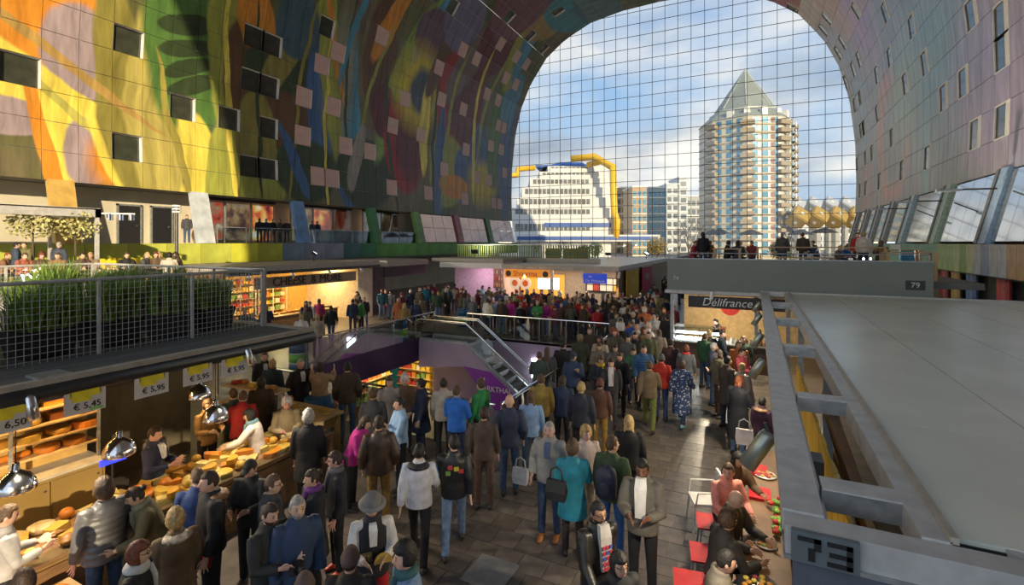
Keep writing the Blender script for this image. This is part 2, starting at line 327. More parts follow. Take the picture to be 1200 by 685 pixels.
alu = mat('panel_joint_aluminium', (.55, .54, .50), .45, .3)
shell_m = mat('dark_backing', (.05, .05, .05), .9)
frame_w = mat('window_frame_white', (.72, .70, .66), .5)
pane_d = mat('window_pane_dark', (.045, .05, .035), .08, spec=.8, var=.3, scale=1.5)
curt_m = mat('curtain_white', (.75, .72, .68), .7, stretch=(1, 6, .3))
pane_b = mat('window_blind_pink', (.62, .42, .38), .45, var=.1, scale=2)
WINL = [(17, 72, 0), (143, 37, 0), (205, 118, 0), (260, 130, 0), (142, 168, 0), (288, 28, 0), (287, 84, 0), (284, 188, 0), (322, 42, 0), (327, 98, 0), (325, 146, 0), (377, 17, 0), (377, 66, 1), (402, 75, 1), (365, 110, 1), (397, 119, 1), (363, 155, 1), (410, 163, 1), (437, 171, 1), (452, 48, 1), (463, 141, 1), (495, 150, 1), (478, 108, 1), (514, 84, 1), (531, 12, 0), (542, 62, 1), (557, 73, 1), (517, 124, 1), (542, 135, 1), (570, 115, 1), (583, 121, 1), (581, 150, 1), (590, 154, 1), (547, 168, 1), (592, 94, 1), (586, 54, 1), (597, 20, 0), (318, 195, 0), (373, 202, 1), (396, 205, 1), (462, 215, 1), (504, 221, 1), (521, 192, 1), (546, 227, 1), (574, 176, 1), (560, 201, 1), (574, 204, 1), (587, 181, 1), (577, 232, 1), (586, 233, 1), (592, 208, 1), (657, 15, 0), (621, 43, 0), (636, 57, 0), (607, 70, 1), (617, 78, 1), (603, 102, 1)]
WINR = [(936, 12), (965, 17), (961, 30), (986, 42), (980, 54), (1006, 63), (999, 75), (990, 89), (1006, 110), (1001, 117), (1030, 132), (1003, 8), (1037, 12), (1070, 28), (1043, 62), (1028, 83), (1062, 95), (1086, 72), (1109, 114), (1132, 98), (1142, 18), (1178, 65), (1170, 4), (1047, 157), (1144, 157), (1166, 147), (1013, 143), (1007, 151), (1005, 187), (1015, 180), (1023, 175), (1008, 219), (1013, 217), (1031, 208), (1058, 196), (1088, 184)]
nwin = 1
WIN_LABEL = {}
def wall_pt(side, q, Y, off=0.0, nrm=None):
    return Vector((XC + side * (q.x + (nrm[0] * off if nrm else 0)), Y, q.y + (nrm[1] * off if nrm else 0)))
def build_vault(side, name, m, wins, label):
    global nwin
    cells = {}
    for w in wins:
        c = ray_cell(w[0], w[1], side)
        if c and 0 <= c[0] < NCOL: cells[(c[0], c[1])] = (w[0], w[1], w[2] if len(w) > 2 else 0)
    back = MB(); items = []
    for r in range(len(ROWS) - 1):
        a, b = ROWS[r], ROWS[r + 1]; e = (b - a).normalized(); nrm = (e.y, -e.x)      # outward (away from the hall)
        for k in range(NCOL):
            ya, yb = YC[k], YC[k + 1]; g = .014
            if (k, r) in cells: continue
            # joint bed just behind the panels
            q = [wall_pt(side, a, ya, .05, nrm), wall_pt(side, b, ya, .05, nrm), wall_pt(side, b, yb, .05, nrm), wall_pt(side, a, yb, .05, nrm)]
            back.add(q, [(0, 1, 2, 3)])
            aa, bb = a + e * g, b - e * g
            front = [wall_pt(side, aa, ya - g), wall_pt(side, bb, ya - g), wall_pt(side, bb, yb + g), wall_pt(side, aa, yb + g)]
            rear = [wall_pt(side, aa, ya - g, .045, nrm), wall_pt(side, bb, ya - g, .045, nrm), wall_pt(side, bb, yb + g, .045, nrm), wall_pt(side, aa, yb + g, .045, nrm)]
            pp = [proj(*v) for v in front]
            ar = 0
            if min(p[2] for p in pp) > .5:
                ar = abs(sum(pp[i][0] * pp[(i + 1) % 4][1] - pp[(i + 1) % 4][0] * pp[i][1] for i in range(4))) / 2
                cx = sum(p[0] for p in pp) / 4; cy = sum(p[1] for p in pp) / 4
                if not (-25 < cx < 1225 and -25 < cy < 700): ar = -1
            items.append((ar, front, rear))
    # closed outer shell over the shortened hall length
    P = prof
    for i in range(len(P) - 1):
        a, b = P[i], P[i + 1]; e = (b - a).normalized(); nrm = (e.y, -e.x)
        yy = YC[-1]
        if i >= 1:
            q = [wall_pt(side, a, yy), wall_pt(side, b, yy), wall_pt(side, b, Y0), wall_pt(side, a, Y0)]; back.add(q, [(0, 1, 2, 3)])
            q = [wall_pt(side, a, Y1, .8, nrm), wall_pt(side, b, Y1, .8, nrm), wall_pt(side, b, Y0, .8, nrm), wall_pt(side, a, Y0, .8, nrm)]; back.add(q, [(0, 1, 2, 3)])
            q = [wall_pt(side, a, Y1, .8, nrm), wall_pt(side, b, Y1, .8, nrm), wall_pt(side, b, Y1), wall_pt(side, a, Y1)]; back.add(q, [(0, 1, 2, 3)])
    wall = back.build(name, alu); struct(wall, label); wall['kind'] = 'structure'
    items.sort(key=lambda x: -x[0])
    fcs = [(0, 1, 2, 3), (7, 6, 5, 4), (0, 4, 5, 1), (1, 5, 6, 2), (2, 6, 7, 3), (3, 7, 4, 0)]
    rest = [MB(), MB()]
    for i, (ar, fr, re) in enumerate(items):
        part = 0 if (fr[0].y + fr[2].y) / 2 < YSPLIT else 1
        if i < 300: MB().add(fr + re, fcs).build('panel', m[part], wall)
        else: rest[part].add(fr + re, fcs)
    for part in (0, 1):
        o = rest[part].build('panel_field', m[part], wall); o['kind'] = 'stuff'
    for (k, r), (px, py, kind) in sorted(cells.items()):
        a, b = ROWS[r], ROWS[r + 1]; e = (b - a).normalized(); nrm = (e.y, -e.x); ya, yb = YC[k], YC[k + 1]
        dp = .34 if side < 0 else .12
        w = place(f'window_{nwin}', None, None, wall_pt(side, a, (ya + yb) / 2)); nwin += 1
        pos = ('left' if side < 0 else 'right')
        tag(w, '%s window in the %s vault wall, column %d from the glass end and row %d up' % ('pink-blinded square' if kind else 'dark square', pos, k + 1, r + 1), 'window', kind='structure')
        o0 = w.location
        rm = MB()
        c4 = [(a, ya), (b, ya), (b, yb), (a, yb)]
        for i in range(4):
            (p1, y1), (p2, y2) = c4[i], c4[(i + 1) % 4]
            rm.add([wall_pt(side, p1, y1) - o0, wall_pt(side, p2, y2) - o0, wall_pt(side, p2, y2, dp, nrm) - o0, wall_pt(side, p1, y1, dp, nrm) - o0], [(0, 1, 2, 3)])
        rm.build('reveal', frame_w, w)
        fm = MB(); t = .07 if side < 0 else .05
        mid = [wall_pt(side, p, y, dp - .1, nrm) - o0 for p, y in c4]
        for i in range(4): fm.beam(mid[i], mid[(i + 1) % 4], t, .06)
        fm.build('frame', frame_w, w)
        dd = .06 if kind else (dp - .1 if side < 0 else .06)
        pm = MB().add([wall_pt(side, p, y, dd, nrm) - o0 for p, y in c4] + [wall_pt(side, p, y, dd + .03, nrm) - o0 for p, y in c4], fcs)
        pm.build('blind' if kind else 'pane', pane_b if kind else pane_d, w)
        if side > 0:
            y2 = yb + .5
            MB().add([wall_pt(side, p, y, .035, nrm) - o0 for p, y in ((a, y2), (b, y2), (b, yb + .05), (a, yb + .05))] + [wall_pt(side, p, y, .055, nrm) - o0 for p, y in ((a, y2), (b, y2), (b, yb + .05), (a, yb + .05))], fcs).build('curtain', curt_m, w)
    return wall
build_vault(-1, 'wall_left', mural_left, WINL, 'left half of the tall vault, clad in square painted panels')
build_vault(1, 'wall_right', mural_right, WINR, 'right half of the tall vault, clad in painted panels greyed by painted-in glare')

# ---- glass end wall on a cable net
def arch_poly():
    P = [(XC - p.x, p.y) for p in prof[::-1]][:-1]
    left = [(XC - p.x, p.y) for p in prof]            # bottom to crown on the left
    right = [(XC + p.x, p.y) for p in prof[::-1]][1:]
    lo = prof[0].x - .6
    return [(XC - lo, .3)] + left + right + [(XC + lo, .3)]
ARCH = arch_poly()
def clip_poly(poly):
    out = poly; n = len(ARCH)
    for i in range(n):                                   # ARCH runs clockwise seen from inside
        a, b = ARCH[i], ARCH[(i + 1) % n]; inp, out = out, []
        f = lambda p: (b[0] - a[0]) * (p[1] - a[1]) - (b[1] - a[1]) * (p[0] - a[0])
        if i in (0, n - 2): 
            out = inp; continue
        for j in range(len(inp)):
            p, q = inp[j], inp[(j + 1) % len(inp)]; fp, fq = f(p), f(q)
            if fp <= 0: out.append(p)
            if fp * fq < 0: t = fp / (fp - fq); out.append((p[0] + (q[0] - p[0]) * t, p[1] + (q[1] - p[1]) * t))
        if not out: return []
    return out
gw = struct(place('window_glass_end', None, None, (XC, Y1, 0)), 'arched glass end wall held on a fine square cable net')
g_end = glass('end_wall_glass', (.83, .85, .86), .05)
cable_m = mat('cable_steel', (.05, .07, .10), .5, .5)
xs = [XC + 1.5 * (k - 13.5) for k in range(28)]; zs = [.3 + 1.5 * k for k in range(24)]
pl = []
for i in range(len(xs) - 1):
    for j in range(len(zs) - 1):
        q = clip_poly([(xs[i] + .01, zs[j] + .01), (xs[i] + .01, zs[j + 1] - .01), (xs[i + 1] - .01, zs[j + 1] - .01), (xs[i + 1] - .01, zs[j] + .01)][::1])
        if len(q) >= 3:
            A = abs(sum(q[a][0] * q[(a + 1) % len(q)][1] - q[(a + 1) % len(q)][0] * q[a][1] for a in range(len(q)))) / 2
            if A > .05: pl.append((A * (1 + .02 * i) * (zs[j] < 33) * (zs[j] > 4), q))
pl.sort(key=lambda x: -x[0])
rest = MB()
for i, (A, q) in enumerate(pl):
    mb = MB() if i < 300 else rest
    n = len(q)
    mb.loft([[(x - XC, -.012, z) for x, z in q], [(x - XC, .012, z) for x, z in q]])
    if i < 300: mb.build('pane', g_end, gw)
o = rest.build('pane_field', g_end, gw); o['kind'] = 'stuff'
def arch_top(x):
    u = abs(x - XC)
    for a, b in zip(prof, prof[1:]):
        if b.x <= u <= a.x and a.y > 8: return a.y + (b.y - a.y) * (a.x - u) / max(a.x - b.x, 1e-6)
    return 11
def arch_half(z):
    for a, b in zip(prof, prof[1:]):
        if a.y <= z <= b.y: return a.x + (b.x - a.x) * (z - a.y) / (b.y - a.y)
    return prof[0].x - .3
for x in xs:
    if abs(x - XC) < 19.9:
        t = arch_top(x); MB().ext((-.026, -.026, 0), (.026, .026, t - .3)).build('cable', cable_m, gw, loc=(x - XC, -.06, .3))
for z in zs[1:]:
    if z < 33.9:
        h = arch_half(z); MB().ext((-h, -.025, -.026), (h, .025, .026)).build('cable', cable_m, gw, loc=(0, -.14, z))

# ---- floor with the escalator well
HX0, HX1, HY0, HY1 = -15.0, -5.2, 9.8, 21.5          # the well
floor_m = mat('floor_dark_stone', (.125, .104, .088), .33, var=.35, scale=3, bump=.15, bscale=9, spec=.55)
fb = MB()
def slab(x0, y0, x1, y1, z=0, t=.3): fb.ext((x0, y0, z - t), (x1, y1, z))
slab(-34, Y0, HX0, Y1); slab(HX1, Y0, 12.7, Y1); slab(HX0, Y0, HX1, HY0); slab(HX0, HY1, HX1, Y1)
floor = struct(fb.build('floor', floor_m), 'dark stone paved floor of the market hall')
pav = [mat('paver_%d' % i, c, r, var=.3, scale=4, bump=.2, bscale=18, spec=.55) for i, (c, r) in enumerate([((.135, .112, .094), .3), ((.115, .098, .086), .36), ((.155, .13, .11), .33), ((.125, .102, .082), .28)])]
pl = []
TW, TL = .42, .42
for i in range(-14, 8):
    for j in range(0, 60):
        x0 = i * TL + (.21 if j % 2 else 0) - .6; y0 = 3.0 + j * TW
        cx, cy = x0 + TL / 2, y0 + TW / 2
        if cx > 1.0 or cx < -7.4: continue
        if HX0 - .3 < cx < HX1 + .3 and HY0 - .3 < cy < HY1 + .3: continue
        p = proj(cx, cy, 0)
        if p[2] < 2 or not (-20 < p[0] < 1220 and p[1] < 720): continue
        pl.append((p[2], cx, cy))
pl.sort(); rest = {0: MB(), 1: MB(), 2: MB(), 3: MB()}
pm = [MB().box((0, 0, .006), (TL - .012, TW - .012, .016)).mesh('paver', m) for m in pav]
for i, (d, x, y) in enumerate(pl):
    k = random.randrange(4); dz = random.uniform(-.003, .001)
    if i < 300: place('paver', pm[k], floor, (x, y, dz))
    else: rest[k].box((x, y, .006 + dz), (TL - .012, TW - .012, .016))
for k in rest:
    o = rest[k].build('paver_field', pav[k], floor); o['kind'] = 'stuff'
hatch = tag(MB().box((0, 0, 0), (.62, .62, .02)).build('floor_hatch', mat('hatch_steel', (.33, .33, .33), .4, .4), loc=(*at_height(575, 672, 0), .024)), 'pale grey square plate let into the dark floor', 'plate')
# ground outside
ground = struct(MB().ext((-420, Y1 + .9, -.35), (420, 700, -.05)).build('ground_plaza', mat('plaza_paving', (.30, .28, .26), .7, scale=.3)), 'paved square outside beyond the glass end wall')
struct(MB().ext((-220, -320, -.35), (200, Y0 - .1, -.05)).build('ground_street', MATS['plaza_paving']), 'street paving outside behind the hall')
# ================================================================== lower galleries along both walls
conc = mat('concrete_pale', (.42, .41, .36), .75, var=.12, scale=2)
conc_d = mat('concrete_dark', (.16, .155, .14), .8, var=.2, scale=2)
steel = mat('galvanised_steel', (.42, .44, .44), .42, .65, var=.25, scale=9)
steel_d = mat('dark_steel', (.06, .062, .062), .45, .4)
chrome = mat('polished_steel', (.75, .76, .78), .16, 1.0, var=.05)
white_m = mat('white_paint', (.78, .77, .74), .5, var=.06)
black_m = mat('black_plastic', (.018, .018, .02), .4)
wood = mat('light_wood', (.52, .34, .16), .55, var=.2, scale=3, stretch=(1, 1, 8))
wood_d = mat('brown_wood', (.20, .11, .05), .55, var=.25, scale=3, stretch=(1, 1, 8))
lamp_m = mat('lamp_glow', (1, .9, .7), .5, emit=(1, .86, .6), estr=14)
lamp_c = mat('lamp_glow_cool', (1, 1, 1), .5, emit=(.95, .97, 1), estr=8)
rail_glass = glass('balustrade_glass', (.86, .92, .90), .07)
shop_glass = glass('shop_glass', (.80, .86, .86), .12)
mirror_glass = mat('reflective_glass', (.62, .63, .62), .06, .75, var=.06, scale=.5)
XL, XR = XC - 19.15, XC + 19.15
def wl(z): return 19.15 + (19.9 - 19.15) * (z - 4.65) / (7.7 - 4.65)     # half width of the leaning lower wall
# left gallery: deck, back wall, soffit
struct(box('floor_gallery_left', (-32.7, Y0, 3.3), (XL + .05, Y1, 4.62), conc_d), 'gallery deck along the left wall')
struct(box('wall_gallery_left', (-33.0, Y0, 0), (-32.7, Y1, 7.8), mat('gallery_wall_cream', (.56, .52, .40), .7, var=.08, scale=1)), 'pale back wall of the left gallery')
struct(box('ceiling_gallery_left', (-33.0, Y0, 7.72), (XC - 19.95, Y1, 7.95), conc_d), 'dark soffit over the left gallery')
struct(box('floor_gallery_right', (XR - .05, Y0, 3.3), (12.6, Y1, 4.62), conc_d), 'gallery deck along the right wall')
struct(box('wall_gallery_right', (12.6, Y0, 0), (12.9, Y1, 7.8), conc), 'back wall of the right gallery')
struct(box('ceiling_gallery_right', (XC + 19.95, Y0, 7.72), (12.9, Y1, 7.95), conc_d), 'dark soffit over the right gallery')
# painted parapet panels under the galleries
par_cols = [(.42, .46, .08), (.60, .62, .06), (.50, .52, .06), (.22, .30, .40), (.30, .33, .42), (.05, .16, .15), (.04, .22, .08), (.10, .34, .04)]
par_m = [mat('parapet_paint_%d' % i, c, .4, var=.3, scale=.7) for i, c in enumerate(par_cols)]
pw = struct(place('wall_parapet_left', None, None, (XL, 0, 3.5)), 'painted parapet below the left gallery')
pw.location = (XL + .06, 0, 3.45)
for k in range(30):
    y = 5 + k * 1.9
    i = max(0, min(7, int((y - 16) / 19 * 8)))
    MB().ext((-.03, 0, 0), (.03, 1.87, 1.2)).build('panel', par_m[i], pw, loc=(0, y, 0))
pwr = struct(place('wall_parapet_right', None, None, (XR - .06, 0, 3.35)), 'brightly painted parapet below the right shop windows')
rc = [(.10, .38, .22), (.30, .52, .12), (.46, .60, .20), (.18, .42, .02), (.44, .52, .54), (.20, .28, .52), (.52, .57, .66), (.62, .33, .10)]
rm_ = [mat('parapet_right_paint_%d' % i, c, .35, var=.35, scale=1.2) for i, c in enumerate(rc)]
for k in range(52):
    y = 60 - k * .8
    i = 0 if y > 33.4 else 1 if y > 31.8 else 2 if y > 30 else 3 if y > 28.6 else 4 if y > 27.2 else 5 if y > 26 else 6 if y > 24.8 else 7
    MB().ext((-.03, -.78, 0), (.03, 0, 1.28)).build('panel', rm_[i if k % 3 or i in (0, 7) else i - 1], pwr, loc=(0, y, 0))
# leaning columns and glazing, left
def lean_bar(name, side, y, w, t, m, label, lean_y=0):
    a = Vector((XC + side * wl(4.62), y, 4.62)); b = Vector((XC + side * wl(7.72), y - lean_y, 7.72))
    o = MB().beam((0, 0, 0), b - a, w, t, up=(1, 0, 0)).build(name, m, loc=a)
    return o
colL = [(75, (.55, .36, .10)), (237, (.50, .56, .62)), (352, (.18, .34, .62)), (438, (.05, .22, .06)), (490, (.16, .32, .08)), (537, (.42, .14, .16)), (573, (.10, .22, .08))]
YL = []
for i, (px, c) in enumerate(colL):
    y = at_X(px, 260, XC - 19.5)[0]; YL.append(y)
    o = lean_bar('column', -1, y, 1.0, .35, mat('column_paint_%d' % i, c, .45, var=.25, scale=1.5), '')
    tag(o, ['orange-brown', 'pale sky-blue', 'bright blue', 'dark green', 'leaf green', 'reddish', 'green and black'][i] + ' leaning column carrying the left vault wall', 'column', kind='structure')
# shop displays between the columns
def display_mat(name, cols, sc):
    m = bpy.data.materials.new(name); m.use_nodes = True; t = m.node_tree; p = t.nodes['Principled BSDF']
    tc = N(t, 'ShaderNodeTexCoord'); no = N(t, 'ShaderNodeTexNoise'); no.inputs['Scale'].default_value = sc; no.inputs['Detail'].default_value = 2; t.links.new(tc.outputs['Object'], no.inputs['Vector'])
    r = ramp(t, [(.28 + .44 * i / (len(cols) - 1), c) for i, c in enumerate(cols)]); t.links.new(no.outputs[0], r.inputs[0]); t.links.new(r.outputs[0], p.inputs['Base Color'])
    p.inputs['Roughness'].default_value = .5; t.links.new(r.outputs[0], p.inputs['Emission Color']); p.inputs['Emission Strength'].default_value = 1.1  # emission put into the print colours stands for the shop's inside light
    return m
disp = [display_mat('print_glow_warm', [(.05, .02, .08), (.75, .12, .03), (.9, .55, .15), (.85, .8, .75)], 1.1), display_mat('print_glow_red', [(.10, .02, .03), (.6, .08, .04), (.35, .2, .12), (.85, .7, .5)], 1.4), display_mat('print_glow_dark', [(.02, .02, .03), (.15, .07, .05), (.4, .25, .12), (.1, .12, .18)], 1.3)]
for i in range(1, 4):
    ya, yb = YL[i] + .9, YL[i + 1] - .5
    sh = thing('shop_display', ['sunlit shop front with orange and purple posters beside the pale blue column', 'shop front with red posters between bright blue and green columns', 'dim shop front between the dark green and leaf green columns'][i - 1], 'shop display', (-32.3, (ya + yb) / 2, 4.62))
    n = max(2, int((yb - ya) / 1.9)); w = (yb - ya) / n
    for k in range(n):
        y = -(yb - ya) / 2 + k * w
        MB().ext((-.04, y + .12, .25), (0, y + w - .12, 2.75)).build('poster', disp[(k + i) % 3 if i < 3 else 2], sh)
        MB().ext((0, y - .05, 0), (.10, y + .05, 2.95)).build('mullion', steel, sh)
        MB().ext((.04, y + .05, .05), (.06, y + w - .05, 2.9)).build('pane', shop_glass, sh)
    MB().ext((-.05, -(yb - ya) / 2, 2.9), (.12, (yb - ya) / 2, 3.08)).build('header', steel_d, sh)
    # glass balustrade at the deck edge
    gb = thing('gallery_balustrade', ['pale glass balustrade in front of the orange poster shop', 'blue-tinted glass balustrade before the red poster shop', 'blue-tinted glass balustrade before the dim shop'][i - 1], 'balustrade', (XL - .3, (ya + yb) / 2, 4.62))
    tint = glass('balustrade_blue', (.35, .55, .70), .15) if i > 1 else rail_glass
    for k in range(n):
        y = -(yb - ya) / 2 + k * w
        MB().ext((-.01, y + .02, .03), (.01, y + w - .02, 1.02)).build('pane', tint, gb)
        MB().ext((-.03, y - .02, 0), (.03, y + .02, 1.05)).build('post', steel, gb)
    MB().ext((-.03, -(yb - ya) / 2, 1.03), (.03, (yb - ya) / 2, 1.08)).build('handrail', steel, gb)
# doors in the sunlit bay on the far left
for i, px in enumerate((152, 190)):
    y = at_X(px, 270, -32.6)[0]
    d = struct(place(f'door_{i + 1}', None, None, (-32.66, y, 4.62)), ['dark door left of the lamp post in the sunlit gallery bay', 'dark door right of the other in the sunlit gallery bay'][i])
    MB().ext((0, -.55, 0), (.06, .55, 2.2)).build('leaf', black_m, d); MB().ext((.06, .35, 1.0), (.1, .45, 1.1)).build('handle', chrome, d)
    fm = MB(); fm.ext((-.02, -.65, 0), (.09, -.55, 2.3)); fm.ext((-.02, .55, 0), (.09, .65, 2.3)); fm.ext((-.02, -.65, 2.2), (.09, .65, 2.3)); fm.build('frame', steel, d)
# big leaning pinkish windows left of the glass end
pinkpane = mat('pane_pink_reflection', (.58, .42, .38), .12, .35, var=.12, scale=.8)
for i in range(4, 7):
    ya = YL[i] + .8; yb = YL[i + 1] - .8 if i < 6 else Y1 - .6
    w = struct(place(f'window_{nwin}', None, None, (XL, ya, 4.62)), ['leaning pinkish shop window nearest the green railing', 'leaning pinkish shop window, middle of three before the glass end', 'leaning pinkish shop window touching the glass end'][i - 4]); nwin += 1
    n = 3
    for k in range(n):
        y0_, y1_ = (yb - ya) * k / n, (yb - ya) * (k + 1) / n
        for (za, zb) in ((4.75, 6.2), (6.24, 7.6)):
            A = [(XC - wl(za) - XL, y0_ + .03, za - 4.62), (XC - wl(za) - XL, y1_ - .03, za - 4.62), (XC - wl(zb) - XL, y1_ - .03, zb - 4.62), (XC - wl(zb) - XL, y0_ + .03, zb - 4.62)]
            MB().add(A + [(a - .04, b, c) for a, b, c in A], [(0, 1, 2, 3), (7, 6, 5, 4), (0, 4, 5, 1), (1, 5, 6, 2), (2, 6, 7, 3), (3, 7, 4, 0)]).build('pane', pinkpane, w)
# right: leaning posts and mirror-like shop windows
YR = []
postm = mat('post_grey', (.16, .16, .15), .5); postc = [mat('post_paint_%d' % i, c, .4, var=.2) for i, c in enumerate([(.30, .45, .62), (.40, .55, .42), (.38, .52, .60), (.34, .36, .38)])]
pr = [(1178, 0), (1106, 1), (1060, 2), (1046, 3), (1032, 3), (1012, 3), (1002, 3)]
ypos = [27.0, 33.6, 40.2, 45.4, 50.0, 54.6, 59.2]
ypos = [20.4] + ypos
for i, y in enumerate(ypos):
    a = Vector((XC + wl(4.62), y, 4.62)); b = Vector((XC + wl(7.72), y, 7.72))
    c = thing('column', '%s leaning column between the right shop windows, number %d from the glass end' % (['pale blue', 'pale blue', 'mint green', 'pale blue', 'grey', 'grey', 'grey', 'grey'][i], len(ypos) - i), 'column', a, kind='structure')
    MB().beam((0, 0, 0), b - a, .75, .3, up=(1, 0, 0)).build('face', postc[[0, 0, 1, 2, 3, 3, 3, 3][i]], c)
    MB().beam((-.02, .5, 0), b - a + Vector((-.02, .5, 0)), .28, .36, up=(1, 0, 0)).build('mullion', postm, c)
for i in range(len(ypos)):
    ya = ypos[i] + .66; yb = ypos[i + 1] - .4 if i + 1 < len(ypos) else Y1 - .3
    w = struct(place(f'window_{nwin}', None, None, (XR, ya, 4.62)), 'leaning reflective shop window, bay %d from the glass end on the right' % (len(ypos) - i)); nwin += 1
    n = 4
    for k in range(n):
        y0_, y1_ = (yb - ya) * k / n, (yb - ya) * (k + 1) / n
        za, zb = 4.75, 7.62
        A = [(XC + wl(za) - XR, y0_ + .015, za - 4.62), (XC + wl(za) - XR, y1_ - .015, za - 4.62), (XC + wl(zb) - XR, y1_ - .015, zb - 4.62), (XC + wl(zb) - XR, y0_ + .015, zb - 4.62)]
        MB().add(A + [(a + .04, b, c) for a, b, c in A], [(3, 2, 1, 0), (4, 5, 6, 7), (0, 1, 5, 4), (1, 2, 6, 5), (2, 3, 7, 6), (3, 0, 4, 7)]).build('pane', mirror_glass, w)
# floodlight arms sticking out of the right columns
for i, y in enumerate((26.6, 33.2, 39.8)):
    f = thing('arm_light', ['long floodlight arm on the nearest pale blue column', 'long floodlight arm on the mint green column', 'long floodlight arm on the farther pale blue column'][i], 'light', (XC + wl(7.0) - .28, y + .2, 6.9))
    MB().tube([(0, 0, 0), (-1.1, .1, .02)], .035).build('arm', steel_d, f)
    MB().box((-1.5, .12, .0), (.85, .22, .1)).build('lamp_head', steel, f)
# shops below the right gallery
rs = struct(box('wall_right_shops', (9.2, Y0, 0), (9.3, Y1, 3.35), conc_d), 'dark shop fronts under the right gallery')
for i, (y, c, lab) in enumerate([(31.9, (.62, .40, .05), 'yellow stacked display boxes under the painted parapet'), (33.6, (.45, .03, .03), 'red banner on the shop under the painted parapet'), (29.9, (.08, .22, .55), 'blue and white banner under the painted parapet'), (26.6, (.72, .03, .03), 'bright red banner nearest under the painted parapet')]):
    b = thing('shop_banner', lab, 'banner', (8.95, y, .02))
    for k in range(3): MB().ext((-.05, -.6 + .4 * k, 1.7), (.05, -.22 + .4 * k, 3.2)).build('strip', mat('banner_%d_%d' % (i, k), tuple(min(1, v * (1 + .25 * k) + .12 * (k == 1)) for v in c), .5), b)
    MB().tube([(0, -.66, 0), (0, -.66, 3.25), (0, .66, 3.25), (0, .66, 0)], .025).build('stand', steel_d, b)
for y in (21.0, 32.4):
    sp = thing('shop_spine_wall', 'slanted concrete pier under the painted parapet' if y == 31 else 'slanted concrete pier near the red roof stall', 'pier', (8.7, y + 2.2, 0), kind='structure')
    MB().beam((0, 0, 0), (.3, 0, 3.3), .7, .5).build('shaft', conc, sp)

# ================================================================== outside beyond the glass
def win_grid(parent, org, ux, nx, w, h, z0, m, dz=0, thick=.12, gap=0):
    pass
# --- tall tower with pyramid roof
tower_w = mat('tower_wall_cream', (.62, .56, .44), .7, var=.1, scale=.2); tower_b = mat('tower_balcony_brown', (.36, .29, .19), .7); tower_g = mat('tower_roof_grey_green', (.30, .33, .29), .55, .1, var=.12, scale=.15)
t_glass = mat('tower_window_blue', (.12, .30, .42), .12, .2); t_white = mat('tower_window_white', (.80, .78, .72), .5); t_red = mat('tower_red_panel', (.36, .15, .11), .6)
dT = 150.0; tx, ty = at_depth(873, dT)
tower = thing('apartment_tower', 'tall cream apartment tower with balconies and grey-green pyramid roof', 'building', (tx, ty, -.05), PSI)
rT = 13.0
poly = [(rT * math.cos(R(a)), rT * math.sin(R(a))) for a in range(0, 360, 45)]
poly = [(rT * math.cos(R(a + 22.5)), rT * math.sin(R(a + 22.5))) for a in range(0, 360, 45)]
HT = 40.2
MB().prism(poly, 0, HT).build('wall', tower_w, tower)
wm = MB().box((0, 0, 0), (1.5, .2, 1.5)).mesh('window', t_glass); wf = MB().box((0, 0, 0), (.75, .22, 1.5)).mesh('shutter', t_white)
bm = MB().ext((-1.9, -1.2, -.15), (1.9, .1, 1.0)).mesh('balcony', tower_b); rm2 = MB().box((0, 0, 0), (1.1, .24, 1.3)).mesh('panel', t_red)
nf = 17; fh = HT / (nf + .4)
for fl in range(nf):
    z = .9 + fl * fh
    for a in (225, 270, 315):                       # faces turned to the hall
        ca, sa = math.cos(R(a)), math.sin(R(a)); ap = rT * math.cos(R(22.5)); rz = R(a + 90)
        for k in range(-1, 2):
            off = k * 2.9
            x = ap * ca - off * sa; y = ap * sa + off * ca
            place('window', wm, tower, (x, y, z + 1.1), (0, 0, rz))
            place('shutter', wf, tower, (x - 1.15 * -sa * -1, y + 1.15 * ca * -1, z + 1.1), (0, 0, rz))
        if a == 270: place('balcony', rm2, tower, (2.0 + ap * ca, ap * sa - .02, z + 1.1), (0, 0, rz)).name = 'red_panel'
    for a in (202.5, 247.5, 292.5, 337.5):           # corner balconies
        place('balcony', bm, tower, (rT * .985 * math.cos(R(a)), rT * .985 * math.sin(R(a)), z), (0, 0, R(a + 90)))
    MB().prism([(x * 1.012, y * 1.012) for x, y in poly], z - .28, z).build('floor_band', tower_b, tower)
rp = MB(); rp.loft([[(x * 1.02, y * 1.02, HT) for x, y in poly], [(x * .76, y * .76, HT + 3.0) for x, y in poly], [(x * .66, y * .66, HT + 4.2) for x, y in poly], [(x * .02, y * .02, HT + 16.8) for x, y in poly]])
rf = rp.build('roof', tower_g, tower)
for a in range(0, 360, 45):
    aa = R(a + 22.5); MB().beam((rT * .66 * math.cos(aa), rT * .66 * math.sin(aa), HT + 4.2), (0, 0, HT + 16.9), .3).build('ridge', mat('ridge_light', (.5, .52, .46), .5), rf)
MB().prism([(x * .77, y * .77) for x, y in poly], HT + 2.9, HT + 3.4).build('eaves_band', mat('ridge_light'), rf)
for a in (225, 247.5, 270, 292.5, 315):
    MB().box((0, 0, 0), (1.6, 1.4, 2.4)).build('dormer', t_white, tower, loc=(rT * .86 * math.cos(R(a)), rT * .86 * math.sin(R(a)), HT + 1.2)).rotation_euler = (0, 0, R(a + 90))
